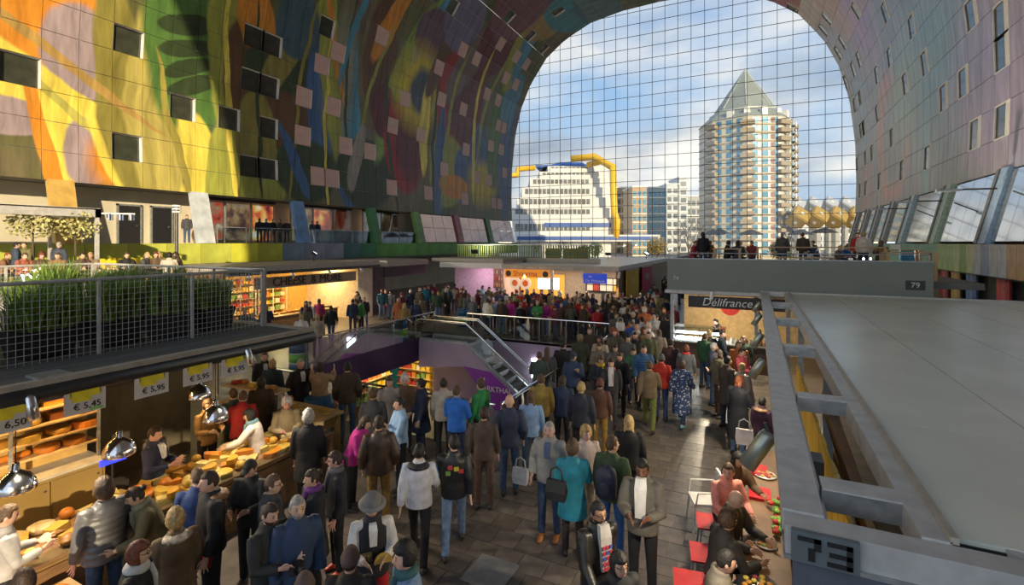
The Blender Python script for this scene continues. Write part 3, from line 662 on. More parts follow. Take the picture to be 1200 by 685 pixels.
# --- white terraced library with yellow pipes
dL = 125.0; lx, ly = at_depth(660, dL)
lib_w = mat('library_white', (.72, .70, .66), .6, var=.06, scale=.2); lib_g = mat('library_glass_band', (.22, .23, .22), .15, .2, var=.3, scale=.6); lib_b = mat('library_blue', (.03, .10, .34), .5); pipe = mat('pipe_yellow', (.85, .50, .02), .4)
lib = thing('library_building', 'white terraced building with blue roofs and fat yellow pipes', 'building', (lx, ly, -.05), PSI)
k_ = dL / FOC
def lx_(px): return (px - 660) * k_
def lz_(py): return EYE - (py - HY) * k_ + .05
levels = [(600, 716, 306, 255, 0), (600, 714, 255, 243, 1.5), (606, 714, 243, 230, 3), (612, 713, 230, 217, 4.5), (622, 712, 217, 205, 6), (634, 711, 205, 196, 7.5), (645, 711, 196, 188, 9)]
for i, (xa, xb, ya, yb, back) in enumerate(levels):
    xb = 600 + (xb - 600) * (1 + back / 125) + (2 if i else 0)
    MB().ext((lx_(xa), back, lz_(ya)), (lx_(xb), 26, lz_(yb))).build('storey', lib_w, lib)
    zz1 = lz_(ya) + (lz_(yb) - lz_(ya)) * .86; zz0 = max(lz_(ya) + (lz_(yb) - lz_(ya)) * .28, zz1 - 1.7)
    n = int((xb - xa - 30) / 5)
    for q in range(n):
        xx = lx_(xa + 4) + q * (lx_(xb - 24) - lx_(xa + 4)) / n
        MB().ext((xx, back - .12, zz0), (xx + .82 * 5 * k_, back + .02, zz1)).build('window', lib_g, lib)
    if i > 0:
        MB().ext((lx_(xa), back - 1.5, lz_(ya)), (lx_(xb) - 5, back - 1.4, lz_(ya) + .9)).build('terrace_rail', lib_w, lib)
MB().ext((lx_(598), -2.5, lz_(283)), (lx_(770), 0, lz_(275))).build('annex', lib_w, lib)
MB().ext((lx_(606), -2.7, lz_(281)), (lx_(766), -2.4, lz_(277))).build('blue_band', lib_b, lib)
MB().ext((lx_(638), -.3, lz_(266)), (lx_(716), .2, lz_(261))).build('blue_band', lib_b, lib)
MB().prism([(lx_(630), 11), (lx_(706), 11), (lx_(706), 22), (lx_(640), 22)], lz_(188), lz_(185)).build('blue_roof', lib_b, lib)
MB().loft([[(lx_(640), 10, lz_(188)), (lx_(698), 10, lz_(188)), (lx_(698), 22, lz_(188)), (lx_(640), 22, lz_(188))], [(lx_(662), 12, lz_(181)), (lx_(690), 12, lz_(181)), (lx_(690), 20, lz_(181)), (lx_(662), 20, lz_(181))]]).build('blue_roof', lib_b, lib)
MB().tube([(lx_(673), 6, lz_(181)), (lx_(700), 4, lz_(180)), (lx_(710), 1, lz_(190)), (lx_(717), -1.5, lz_(196)), (lx_(717), -2, lz_(225)), (lx_(718), -2, lz_(250)), (lx_(721), -2, lz_(258)), (lx_(720), -2, lz_(279))], .85, 12).build('pipe', pipe, lib, True)
MB().tube([(lx_(694), 7, lz_(188)), (lx_(708), 4, lz_(186)), (lx_(716), 1, lz_(194))], .8, 12).build('pipe', pipe, lib, True)
MB().tube([(lx_(594), 3, lz_(204)), (lx_(606), 3, lz_(203)), (lx_(607), 6, lz_(194)), (lx_(628), 8, lz_(191))], .7, 12).build('pipe', pipe, lib, True)
# --- apartment blocks between library and tower
def block(px0, px1, ytop, d, wallc, winc, label, nfl, nb, name='apartment_block'):
    bx, by = at_depth((px0 + px1) / 2, d); k = d / FOC; w = (px1 - px0) * k; h = EYE + (HY - ytop) * k
    b = thing(name, label, 'building', (bx, by, -.05), PSI)
    MB().ext((-w / 2, 0, 0), (w / 2, 14, h)).build('wall', wallc, b)
    fh = h / (nfl + .3)
    wme = MB().box((0, 0, 0), (w / nb * .62, .2, fh * .55)).mesh('window', winc)
    for f in range(nfl):
        for q in range(nb): place('window', wme, b, (-w / 2 + (q + .5) * w / nb, -.05, fh * (f + .55)))
        MB().ext((-w / 2, -.5, fh * f + fh * .02), (w / 2, 0, fh * f + fh * .14)).build('floor_band', t_white, b)
    MB().ext((-w / 2 - .2, -.3, h), (w / 2 + .2, 14.2, h + .5)).build('parapet', t_white, b)
    return b
bw1, bw2, bw3 = mat('block_brick_tan', (.50, .34, .18), .7), mat('block_green_grey', (.30, .36, .30), .6), mat('block_pale', (.58, .60, .60), .6)
dg = mat('far_window', (.10, .12, .13), .15)
block(722, 740, 220, 190, bw1, dg, 'tan apartment block right of the yellow pipe', 8, 3)
block(741, 758, 219, 170, bw1, MATS['tower_window_blue'], 'brown apartment block with white bands between tan and green blocks', 8, 3)
block(760, 780, 220, 195, bw2, MATS['tower_window_blue'], 'greenish glass block left of the slim pale block', 8, 4)
block(781, 795, 216, 205, bw3, dg, 'pale grey block with dark windows beside the greenish block', 8, 2)
block(796, 806, 208, 210, bw3, dg, 'slim pale tower block left of the bare trees', 9, 1)
block(804, 828, 230, 260, conc, dg, 'distant low concrete block behind the bare trees', 6, 4)
block(540, 604, 262, 240, bw3, dg, 'long pale far block at the left edge of the glass', 3, 8)
block(918, 1030, 264, 320, bw3, dg, 'long pale far block behind the yellow cube houses', 3, 12)
# --- yellow cube houses tipped on a corner
cy_ = mat('cube_house_yellow', (.42, .28, .07), .7); cg = mat('cube_house_roof', (.44, .47, .50), .6, var=.1)
ch_lab = ['first yellow tipped cube house beside the tower', 'second yellow tipped cube house from the tower', 'third yellow tipped cube house from the tower', 'yellow tipped cube house nearest the right vault wall', 'grey-roofed cube house in the rear row beside the tower', 'grey-roofed cube house, second in the rear row', 'grey-roofed cube house, third in the rear row', 'grey-roofed cube house at the right end of the rear row']
for i, px in enumerate((935, 957, 979, 1001, 933, 952, 971, 990)):
    d = 135 if i < 4 else 172; zc = 11.3 if i < 4 else 17.5; hx, hy = at_depth(px, d)
    h = thing('cube_house', ch_lab[i], 'house', (hx, hy, 0), PSI)
    a = 3.8
    M = Matrix.Rotation(R(54.7356), 3, 'X') @ Matrix.Rotation(R(45), 3, 'Z')
    Mf = Matrix.Rotation(R(10), 3, 'Z') @ M
    cub = [Vector((x, y, z)) * a for x in (-.5, .5) for y in (-.5, .5) for z in (-.5, .5)]
    vs = [Mf @ v + Vector((0, 0, zc)) for v in cub]
    quads = [(0, 1, 3, 2), (4, 6, 7, 5), (0, 4, 5, 1), (2, 3, 7, 6), (0, 2, 6, 4), (1, 5, 7, 3)]
    for f in quads:
        c = sum((vs[k] for k in f), Vector()) / 4 - Vector((0, 0, zc))
        t = c.normalized() * .25
        top = c.z > 0
        q = [vs[k] for k in f]
        MB().add([p + t for p in q] + [p - t for p in q], [(0, 1, 2, 3), (7, 6, 5, 4), (0, 4, 5, 1), (1, 5, 6, 2), (2, 6, 7, 3), (3, 7, 4, 0)]).build('roof_face' if top else 'wall_face', cy_ if i < 4 else cg, h)
        cc_ = c + Vector((0, 0, zc)) + c.normalized() * .3
        e1 = (q[1] - q[0]).normalized() * .4; e2 = (q[3] - q[0]).normalized() * .4; nn = c.normalized() * .05
        MB().add([cc_ - e1 - e2, cc_ + e1 - e2, cc_ + e1 + e2, cc_ - e1 + e2, cc_ - e1 - e2 + nn, cc_ + e1 - e2 + nn, cc_ + e1 + e2 + nn, cc_ - e1 + e2 + nn], [(0, 1, 2, 3), (7, 6, 5, 4), (0, 4, 5, 1), (1, 5, 6, 2), (2, 6, 7, 3), (3, 7, 4, 0)]).build('window', white_m, h)
    MB().prism([(1.1 * math.cos(R(60 * q)), 1.1 * math.sin(R(60 * q))) for q in range(6)], 0, zc - 2.7).build('trunk_post', conc, h)
# --- bare and leafy trees on the square
twig = mat('bare_bark', (.10, .075, .05), .8); leaf_g = mat('evergreen_leaf', (.05, .09, .03), .6, var=.4); leaf_y = mat('autumn_leaf', (.30, .22, .05), .7, var=.4)
def branch(mb, p, d, L, r, lev, rng):
    q = p + d * L; mb.tube([p, q], [r, r * .65], 5)
    if lev == 0: return
    for k in range(3 if lev > 1 else 4):
        nd = (d + Vector((rng.uniform(-.8, .8), rng.uniform(-.8, .8), rng.uniform(-.1, .6)))).normalized()
        branch(mb, q, nd, L * rng.uniform(.6, .8), r * .55, lev - 1, rng)
def bare_tree(px, d, h, label, leafc=None):
    x, y = at_depth(px, d); rng = random.Random(int(px * 7)); t = thing('plaza_tree', label, 'tree', (x, y, -.05), group='trees on the square outside')
    mb = MB(); mb.tube([(0, 0, 0), (0, 0, h * .32)], [h * .022, h * .017], 6)
    mb.build('trunk', twig, t)
    br = MB()
    for k in range(4): branch(br, Vector((0, 0, h * .3)), Vector((rng.uniform(-.5, .5), rng.uniform(-.5, .5), 1)).normalized(), h * .24, h * .012, 3, rng)
    br.build('branches', twig, t)
    if leafc:
        lf = MB()
        for k in range(900):
            u = Vector((rng.gauss(0, 1), rng.gauss(0, 1), rng.gauss(0, 1))).normalized() * (rng.random() ** .4) * h * .33
            c = Vector((0, 0, h * .66)) + u; s = h * .03; a = Vector((rng.uniform(-1, 1), rng.uniform(-1, 1), rng.uniform(-1, 1))).normalized() * s; b = a.orthogonal().normalized() * s
            lf.add([c - a, c + b * .6, c + a, c - b * .6], [(0, 1, 2, 3)])
        lf.build('foliage', leafc, t)
bare_tree(807, 105, 11, 'tall bare tree left of the apartment tower'); bare_tree(818, 98, 9, 'bare tree close beside the foot of the tower'); bare_tree(796, 120, 9, 'bare tree in front of the slim pale block')
bare_tree(770, 100, 6.2, 'yellow-leaved tree in front of the green block', leaf_y); bare_tree(735, 96, 5.5, 'small bare tree by the library annex'); bare_tree(662, 100, 6, 'bare tree in front of the library facade')
bare_tree(684, 104, 4.5, 'small green tree on the library terrace side', leaf_g); bare_tree(914, 80, 5.2, 'round dark evergreen below the tower right edge', leaf_g); bare_tree(626, 92, 5, 'small bare tree at the left of the library'); bare_tree(698, 110, 5, 'green shrub tree below the yellow pipe', leaf_g)
# parasols of the cafe outside
def parasol(px, py, d, r, label):
    x, y = at_depth(px, d); z = EYE - (py - HY) * d / FOC; p = thing('cafe_parasol', label, 'parasol', (x, y, -.05), group='dark parasols outside')
    MB().tube([(0, 0, 0), (0, 0, z)], .05).build('pole', steel_d, p)
    MB().lathe([(r, z - .75), (r, z - .68), (r * .5, z - .25), (.05, z)], n=8).build('canopy', mat('parasol_dark', (.04, .035, .035), .8), p)
    MB().lathe([(.45, 0), (.45, .1), (.06, .16)], n=12).build('base', conc, p)
for a in [(836, 268, 68, 1.5, 'leftmost dark parasol below the tower'), (843, 267, 70, 1.4, 'dark parasol second from left below the tower'), (880, 268, 67, 1.5, 'dark parasol below the tower middle'), (938, 268, 68, 1.6, 'dark parasol left of the cube houses'), (966, 266, 70, 1.7, 'dark parasol below the cube houses')]: parasol(*a)
hedge = tag(MB().ext((-16, -.6, 0), (14, .6, 1.3)).build('plaza_hedge', leaf_g, loc=(*at_depth(930, 76), -.05)), 'low clipped hedge along the cafe terrace outside', 'hedge')
# ================================================================== escalator well and lower level
purple = mat('well_purple', (.085, .05, .13), .35, var=.2, scale=.8); lilac = mat('well_lilac', (.34, .27, .38), .4, var=.15, scale=.6); magenta = mat('banner_magenta', (.22, .02, .34), .35, var=.15, scale=1)
wb = MB()
struct(box('floor_lower', (-26, 4, -5.3), (-4.8, 26, -5), mat('lower_floor_tiles', (.30, .28, .25), .3, var=.15, scale=3)), 'tiled floor of the lower level shop')
struct(box('wall_well_far', (-15.2, 21.5, -5), (-5.0, 21.7, -.02), lilac), 'lilac far wall of the escalator well')
struct(box('wall_well_right', (-5.2, 9.6, -5), (-5.0, 21.5, -.02), lilac), 'right wall of the escalator well')
struct(box('wall_well_near', (-15.0, 9.6, -5), (-5.2, 9.8, -.02), lilac), 'near wall of the escalator well')
struct(box('trim_well_left', (-15.15, 9.8, -1.15), (-14.98, 21.5, -.02), purple), 'dark purple fascia band along the left edge of the well')
struct(box('ceiling_lower', (-26, 4, -.6), (-15.2, 26, -.32), conc_d), 'ceiling of the lower level shop')
struct(box('wall_lower_back', (-25.9, 4, -5), (-25.7, 26, -.6), mat('lower_wall_teal', (.03, .25, .30), .5)), 'teal back wall of the lower shop')
struct(box('wall_lower_far', (-25.7, 25.8, -5), (-15.2, 26, -.6), MATS['lower_wall_teal']), 'teal far wall of the lower shop')
struct(box('trim_well_banner', (-15.2, 21.38, -.95), (-5.2, 21.46, -.1), lilac), 'lilac band below the far balustrade')
sq = tag(MB().box((0, 0, 0), (.55, .05, .9)).build('wall_lamp', lamp_c, loc=(-9.2, 21.32, -1.2)), 'bright square wall lamp on the lilac well wall', 'lamp')
# lit shelves of the lower shop
goods = [mat('goods_%d' % i, c, .5) for i, c in enumerate([(.75, .50, .05), (.6, .2, .04), (.7, .66, .5), (.2, .35, .08), (.5, .06, .05)])]
for i in range(4):
    y = 11 + i * 3.1
    s = thing('lower_shop_shelf', ['lit shelf bay of the lower shop nearest the camera', 'lit shelf bay of the lower shop, second from the camera', 'lit shelf bay of the lower shop, third from the camera', 'lit shelf bay of the lower shop by the escalator'][i], 'shelf', (-19.5, y, -5))
    MB().ext((-.3, 0, 0), (-.25, 2.8, 3.3)).build('back_panel', mat('warm_back', (.55, .38, .10), .6), s)
    for k in range(6):
        MB().ext((-.25, 0, .3 + .55 * k), (.25, 2.8, .34 + .55 * k)).build('shelf_board', wood, s)
        for q in range(7): MB().ext((-.15, .1 + q * .38, .34 + .55 * k), (.15, .1 + q * .38 + .3, .34 + .55 * k + random.uniform(.2, .42))).build('goods_box', random.choice(goods), s)
    MB().ext((-.1, .2, 3.3), (.1, 2.6, 3.36)).build('strip_light', lamp_m, s)
    light('shelf_glow', 'AREA', (1.2, 1.4, 3.8), 120, (1, .78, .42), .4, s, (0, R(25), 0), 2.4)
for i in range(2):
    x = -20.6 + i * 2.75
    s = thing('lower_shop_shelf', ['lit shelf bay on the far wall of the lower shop', 'lit shelf bay on the far wall beside the escalator'][i], 'shelf', (x, 25.3, -5))
    MB().ext((0, .2, 0), (2.6, .25, 3.6)).build('back_panel', MATS['warm_back'], s)
    for k in range(7):
        MB().ext((0, -.2, .2 + .5 * k), (2.6, .2, .24 + .5 * k)).build('shelf_board', wood, s)
        for q in range(7): MB().ext((.06 + q * .36, -.12, .24 + .5 * k), (.06 + q * .36 + .28, .12, .24 + .5 * k + random.uniform(.18, .38))).build('goods_box', random.choice(goods), s)
    light('shelf_glow', 'AREA', (1.3, -1.4, 4.0), 90, (1, .78, .42), .4, s, (R(-25), 0, 0), 2.0)
# balustrades
def balustrade(name, a, b, label, n, post=steel, z=0):
    a, b = Vector((*a, z)), Vector((*b, z)); d = (b - a); t = thing(name, label, 'balustrade', a)
    for k in range(n):
        p, q = d * (k / n), d * ((k + 1) / n); e = (q - p).normalized() * .02
        u = Vector((-e.y, e.x, 0)) * .4
        A = [p + e, q - e, q - e + Vector((0, 0, 1.04)), p + e + Vector((0, 0, 1.04))]
        MB().add([v + u for v in A] + [v - u for v in A], [(0, 1, 2, 3), (7, 6, 5, 4), (0, 4, 5, 1), (1, 5, 6, 2), (2, 6, 7, 3), (3, 7, 4, 0)]).build('pane', rail_glass, t)
        MB().beam(p, p + Vector((0, 0, 1.06)), .04, .02, up=d.normalized()).build('post', post, t)
    MB().tube([(0, 0, 1.1), d + Vector((0, 0, 1.1))], .032).build('handrail', chrome, t)
    return t
balustrade('glass_balustrade', (-15, 9.8), (-15, 21.4), 'long glass balustrade with steel handrail above the purple fascia', 7)
balustrade('glass_balustrade', (-13.2, 21.6), (-5.2, 21.6), 'far glass balustrade in front of the dense crowd', 6)
balustrade('glass_balustrade', (-14.9, 9.7), (-5.2, 9.7), 'near balustrade of the well with black posts', 6, black_m)
balustrade('glass_balustrade', (-5.1, 9.8), (-5.1, 21.4), 'right-hand glass balustrade of the escalator well', 7)
# escalator going down to the right along the far side of the well
def escalator(name, x0, x1, y0, y1, label):
    e = thing(name, label, 'escalator', (x0, (y0 + y1) / 2, -5)); w = (y1 - y0) / 2
    def zz(x): return 5 - max(0, min(1, (x - 2.6) / 6.6)) * 4.95
    L = x1 - x0; xs_ = [0, 1.3, 2.2, 2.6] + [2.6 + (L - 3.0) * k / 6 for k in range(1, 7)] + [L]
    for sgn, nm in ((-1, 'near'), (1, 'far')):
        y = sgn * w
        hand = [(-.25, y, zz(0) + .55), (-.3, y, zz(0) + .85), (0, y, zz(0) + 1.0)] + [(x, y, zz(x) + 1.0) for x in xs_[1:]]
        MB().tube(hand, .045, 8).build('handrail', chrome, e, True)
        MB().tube([(x, y - .06 * sgn, zz(x) + .93) for x in xs_], .03, 6).build('rail_trim', chrome, e, True)
        g = MB()
        for a, b in zip(xs_, xs_[1:]): g.add([(a, y, zz(a) + .1), (b, y, zz(b) + .1), (b, y, zz(b) + .92), (a, y, zz(a) + .92)], [(0, 1, 2, 3)])
        g.build('glass_side', rail_glass, e)
        sk = MB(); poly_t = [(x, zz(x) + .12) for x in xs_]; poly_b = [(x, max(zz(x) - .75, 0)) for x in xs_]
        for i in range(len(xs_) - 1):
            sk.add([(poly_t[i][0], y, poly_t[i][1]), (poly_t[i + 1][0], y, poly_t[i + 1][1]), (poly_b[i + 1][0], y, poly_b[i + 1][1]), (poly_b[i][0], y, poly_b[i][1]), (poly_t[i][0], y - .12 * sgn, poly_t[i][1]), (poly_t[i + 1][0], y - .12 * sgn, poly_t[i + 1][1]), (poly_b[i + 1][0], y - .12 * sgn, poly_b[i + 1][1]), (poly_b[i][0], y - .12 * sgn, poly_b[i][1])], [(0, 1, 2, 3), (7, 6, 5, 4), (0, 4, 5, 1), (3, 2, 6, 7), (0, 3, 7, 4), (1, 5, 6, 2)])
        sk.build('skirt', steel, e)
    # cladding panel on the side facing the hall
    pm = MB().add([(0, -w - .05, 5.0), (2.6, -w - .05, 5.0), (5.6, -w - .05, zz(5.6) + .02), (5.6, -w - .05, 2.0), (2.7, -w - .05, 4.0), (0, -w - .05, 3.7)] + [(0, -w - .01, 5.0), (2.6, -w - .01, 5.0), (5.6, -w - .01, zz(5.6) + .02), (5.6, -w - .01, 2.0), (2.7, -w - .01, 4.0), (0, -w - .01, 3.7)], [(5, 4, 3, 2, 1, 0), (6, 7, 8, 9, 10, 11), (0, 1, 7, 6), (1, 2, 8, 7), (2, 3, 9, 8), (3, 4, 10, 9), (4, 5, 11, 10), (5, 0, 6, 11)])
    pm.build('cladding', lilac, e)
    a, b = 2.7, L - 1.6
    A = [(2.55, -w - .07, 4.02), (3.95, -w - .07, 3.9), (b, -w - .07, zz(b) - .05), (b, -w - .07, .05), (4.6, -w - .07, 1.75)]
    bn = MB().add(A + [(x, y + .02, z) for x, y, z in A], [tuple(range(4, -1, -1)), tuple(range(5, 10))] + [(i, (i + 1) % 5, 5 + (i + 1) % 5, 5 + i) for i in range(5)]).build('banner', magenta, e)
    text_obj('MARKTHAL', .34, white_m, bn, (4.15, -w - .09, 3.15), (R(90), 0, 0), ext=.006); text_obj('M', .36, white_m, bn, (3.55, -w - .09, 3.5), (R(90), 0, 0), ext=.006)
    n = 24
    sm = MB().ext((0, -w + .08, -.2), (.4, w - .08, 0)).mesh('step', mat('step_grooved', (.16, .16, .17), .5, .5))
    for k in range(n):
        x = .3 + k * (L - .6) / n; place('step', sm, e, (x, 0, zz(x + .2) + .02))
    return e
esc = escalator('escalator', -14.6, -5.3, 19.5, 20.7, 'silver escalator running down past the purple banner')
# green and blue stacked crates (waste bins) on the upper floor
bin_cols = [mat('bin_blue', (.02, .10, .22), .45), mat('bin_pale', (.62, .66, .66), .5), mat('bin_green', (.18, .55, .04), .45)]
def barrel(px, py, label, r=.34, h=.95):
    x, y = at_height(px, py, 0); b = thing('oil_drum_bin', label, 'bin', (x, y, .015), group='striped drum bins')
    zz = [0, .2, .24, .55, .6, h]; ms = [0, 1, 2, 1, 0]
    for k in range(5):
        e = .012 if k in (1, 3) else 0
        MB().lathe([(r + e, zz[k]), (r + e, zz[k + 1])], n=20).build('band', bin_cols[ms[k]], b, True)
    MB().lathe([(r * .9, h - .02), (r * .9, h + .02), (.02, h + .02)], n=20).build('lid', bin_cols[0], b)
barrel(469, 399, 'blue and green striped drum bin by the balustrade corner'); barrel(350, 431, 'blue and green striped drum bin near the tan coat'); barrel(543, 382, 'green striped drum bin behind the escalator top'); barrel(374, 512, 'dark striped drum used as table among the shoppers')

# ================================================================== near left stall: cheese
deck_m = mat('deck_dark_boards', (.105, .108, .105), .7, var=.2, scale=4, stretch=(1, .1, 1)); tan_m = mat('edge_strip_tan', (.42, .38, .31), .5); tube_m = mat('beam_black', (.03, .03, .032), .35)
stall = thing('cheese_stall', 'near left cheese stall with dark planted roof and black front beam', 'stall', (-8, -4, 0))
sx, sy = -8.0, -4.0
for k in range(34):
    x = -16 + k * .235; MB().ext((x - sx, 0, 2.9), (x - sx + .228, 10.9, 2.985 + random.uniform(-.004, .004))).build('roof_board', deck_m, stall)
MB().ext((-8, 0, 2.78), (-.02, 10.9, 2.9)).build('roof_slab', steel_d, stall)
MB().ext((-.03, -.5, 2.93), (.1, 11.1, 3.0)).build('edge_strip', tan_m, stall)
MB().tube([(.05, -.5, 2.83), (.05, 11.1, 2.83)], .115, 14).build('front_beam', tube_m, stall, True)
MB().ext((-8, 10.9, 2.78), (0, 11.1, 3.0)).build('end_fascia', tan_m, stall)
for y in (1.0, 6.55, 10.8): MB().ext((-4.6, y - .06, 0), (-4.48, y + .06, 2.78)).build('post', steel, stall)
for y in (6.9, ): MB().ext((-.32, y, 2.99), (.02, y + .34, 3.02)).build('bracket_plate', steel, stall)
struct(box('wall_stall_back', (-11.7, -4, 0), (-11.6, 6.9, 2.78), mat('stall_wall_olive', (.10, .085, .05), .8)), 'dim olive wall at the back of the cheese stall')
# fence on the roof
fence_m = mat('fence_zinc', (.50, .50, .48), .5, .2)
def mesh_fence(a, b, label, n, h=1.15, step=.085):
    a, b = Vector((*a, 2.985)), Vector((*b, 2.985)); d = b - a; t = thing('mesh_fence', label, 'fence', a)
    L = d.length; e = d.normalized()
    for k in range(n + 1): MB().beam(d * (k / n), d * (k / n) + Vector((0, 0, h)), .05, .04, up=e).build('post', fence_m, t)
    MB().tube([(0, 0, h), d + Vector((0, 0, h))], .028, 8).build('top_rail', fence_m, t)
    w = MB()
    for k in range(int(L / step)): w.beam(e * (k * step), e * (k * step) + Vector((0, 0, h - .03)), .006)
    for k in range(int(h / (step * 1.1))): w.beam((0, 0, .05 + k * step * 1.1), d + Vector((0, 0, .05 + k * step * 1.1)), .006)
    o = w.build('wire_mesh', fence_m, t); o['kind'] = 'stuff'
mesh_fence((-9.1, -1.6), (-9.1, 6.85), 'nearest wire mesh fence along the cheese stall roof', 6)
mesh_fence((-9.15, 6.95), (-15.9, 6.95), 'wire mesh fence across the far end of the stall roof', 4)
mesh_fence((-15.9, 6.9), (-15.9, -1.6), 'wire mesh fence along the back of the stall roof', 5)
# planters with tall grass
grass_m = mat('grass_green', (.14, .24, .03), .6, var=.5, scale=9); pot_m = mat('pot_black', (.02, .02, .022), .5)
GR = []
for v in range(3):
    rng = random.Random(v); g = MB()
    for k in range(420):
        x, y = rng.uniform(-.3, .3), rng.uniform(-.3, .3); hh = rng.uniform(.45, .85); bx, by = rng.gauss(0, .16), rng.gauss(0, .16); a = rng.uniform(0, 6.28); wv = Vector((math.cos(a), math.sin(a), 0)) * .011
        p0 = Vector((x, y, .4)); p1 = p0 + Vector((bx * .3, by * .3, hh * .6)); p2 = p0 + Vector((bx, by, hh))
        g.add([p0 - wv, p0 + wv, p1 + wv, p1 - wv, p2], [(0, 1, 2, 3), (3, 2, 4)])
    GR.append(g.mesh('grass', grass_m))
potme = MB(); potme.loft([[(-.27, -.27, 0), (.27, -.27, 0), (.27, .27, 0), (-.27, .27, 0)], [(-.33, -.33, .42), (.33, -.33, .42), (.33, .33, .42), (-.33, .33, .42)], [(-.29, -.29, .42), (.29, -.29, .42), (.29, .29, .42), (-.29, .29, .42)], [(-.29, -.29, .38), (.29, -.29, .38), (.29, .29, .38), (-.29, .29, .38)]])
potme = potme.mesh('pot', pot_m)
spots = [(-9.75, 1.6), (-9.85, 2.6), (-9.7, 3.55), (-9.8, 4.5), (-9.7, 5.35), (-9.8, 6.2), (-11.0, 3.0), (-11.1, 4.2), (-11.0, 5.3), (-12.3, 4.4), (-12.2, 5.9), (-13.4, 5.2), (-13.8, 6.3)]
for i, (x, y) in enumerate(spots):
    row = 'fence row' if i < 6 else ('second row' if i < 9 else 'rear row'); nth = ['first', 'second', 'third', 'fourth', 'fifth', 'sixth'][i if i < 6 else (i - 6 if i < 9 else i - 9)]
    p = thing('potted_grass', 'tall green grass in a black planter, %s in the %s from the near end' % (nth, row), 'plant', (x, y, 2.988), random.uniform(0, 6), 'planters on the stall roof')
    place('pot', potme, p); place('grass', GR[i % 3], p).scale = (1, 1, random.uniform(.9, 1.15))
# spotlights on the black beam
def can_lamp(x, y, z, label, tilt=(0, 0, 0), s=1.0, watt=25, col=(1, .85, .62), m=None, grp='can spotlights on stall beams'):
    t = thing('spotlight', label, 'lamp', (x, y, z), group=grp); t.rotation_euler = tilt
    MB().lathe([(.055 * s, -.14 * s), (.055 * s, .10 * s), (.045 * s, .13 * s), (.01, .135 * s)], n=16).build('housing', m or chrome, t, True)
    MB().lathe([(.05 * s, -.135 * s), (.05 * s, -.12 * s), (.005, -.12 * s)], n=16).build('lens', lamp_m, t)
    MB().tube([(0, 0, .12 * s), (-.06 * s, 0, .17 * s)], .012 * s, 6).build('bracket', steel_d, t)
    light('spot_beam', 'SPOT', (0, 0, -.16 * s), watt, col, .04, t, spot=R(130))
can_lamp(-7.80, at_X(37, 452, -7.8)[0], 2.72, 'shiny can spotlight on the black beam above the 6,50 price sign', (0, R(-28), 0), 1.1, 240)
can_lamp(-7.80, at_X(292, 398, -7.8)[0], 2.74, 'shiny can spotlight at the far end of the black beam', (0, R(-28), 0), 1.1, 240)
# price signs
sign_m = mat('sign_white', (.66, .63, .60), .6, var=.05); yel_m = mat('marker_yellow', (.80, .68, .03), .6); ink = mat('sign_ink', (.02, .02, .02), .6); grn_m = mat('marker_green', (.2, .6, .1), .6)
for (px, py, price, top) in [(8, 487, '€ 6,50', 'Rijpen'), (100, 465, '€ 5,45', 'Kaas'), (178, 447, '€ 5,95', 'Geraspt'), (232, 434, '€ 5,95', 'Kaas'), (275, 425, '€ 5,95', 'Kaas')]:
    y, z = at_X(px, py, -7.86); w = .40
    s = thing('price_sign', {8: 'white price sign reading 6,50 at the left edge of the picture', 100: 'white price sign reading 5,45 with yellow marker', 178: 'white price sign reading 5,95 beside the olive wall', 232: 'white price sign reading 5,95, fourth along the black beam', 275: 'white price sign reading 5,95 at the far end of the beam'}[px], 'sign', (-7.86, y, z), 0, 'price signs hung from the cheese stall beam')
    MB().box((0, 0, 0), (.012, w * 1.12, w)).build('board', sign_m, s)
    MB().box((.008, 0, .05), (.003, w * .85, .09)).build('marker', yel_m, s); MB().box((.008, -.04, -.02), (.003, w * .5, .05)).build('marker', yel_m, s)
    text_obj(price, .115, ink, s, (.01, .02, -.11), (R(90), 0, R(90))); text_obj(top, .085, ink, s, (.01, 0, .14), (R(90), 0, R(90)))
    if px == 100: MB().box((.008, .12, -.17), (.003, .14, .03)).build('marker', grn_m, s)
    for k in (-1, 1): MB().tube([(0, k * w * .4, w / 2), (.02, k * w * .4, 2.72 - z)], .004, 5).build('string', black_m, s)
# cheese: shared shapes, coloured per piece
rind = mat('cheese_rind', objcol=True, rough=.42, var=.12, scale=5, bump=.15, bscale=12)
def wheel_mesh(r, h): return MB().lathe([(r * .85, 0), (r * .97, h * .12), (r, h * .3), (r, h * .7), (r * .97, h * .88), (r * .85, h), (.01, h)], n=22)
def wedge_mesh(r, h, a0, a1):
    n = 8; ring = [(0, 0)] + [(r * math.cos(a0 + (a1 - a0) * k / n), r * math.sin(a0 + (a1 - a0) * k / n)) for k in range(n + 1)]
    return MB().prism(ring[::-1], 0, h)
CH = {'wheel': wheel_mesh(.17, .10).mesh('cheese', rind, True), 'bigwheel': wheel_mesh(.23, .12).mesh('cheese', rind, True), 'ball': MB().ell((0, 0, .09), (.10, .10, .09), 14, 10).mesh('cheese', rind, True), 'half': wedge_mesh(.2, .11, 0, math.pi).mesh('cheese', rind), 'wedge': wedge_mesh(.24, .10, 0, .8).mesh('cheese', rind), 'block': MB().loft([[(-.14, -.09, 0), (.14, -.09, 0), (.14, .09, 0), (-.14, .09, 0)], [(-.14, -.09, .10), (.14, -.09, .10), (.14, .09, .10), (-.14, .09, .10)], [(-.13, -.08, .108), (.13, -.08, .108), (.13, .08, .108), (-.13, .08, .108)]]).mesh('cheese', rind), 'loaf': MB().tube([(-.2, 0, .065), (.2, 0, .065)], .065, 12, True).mesh('cheese', rind, True)}
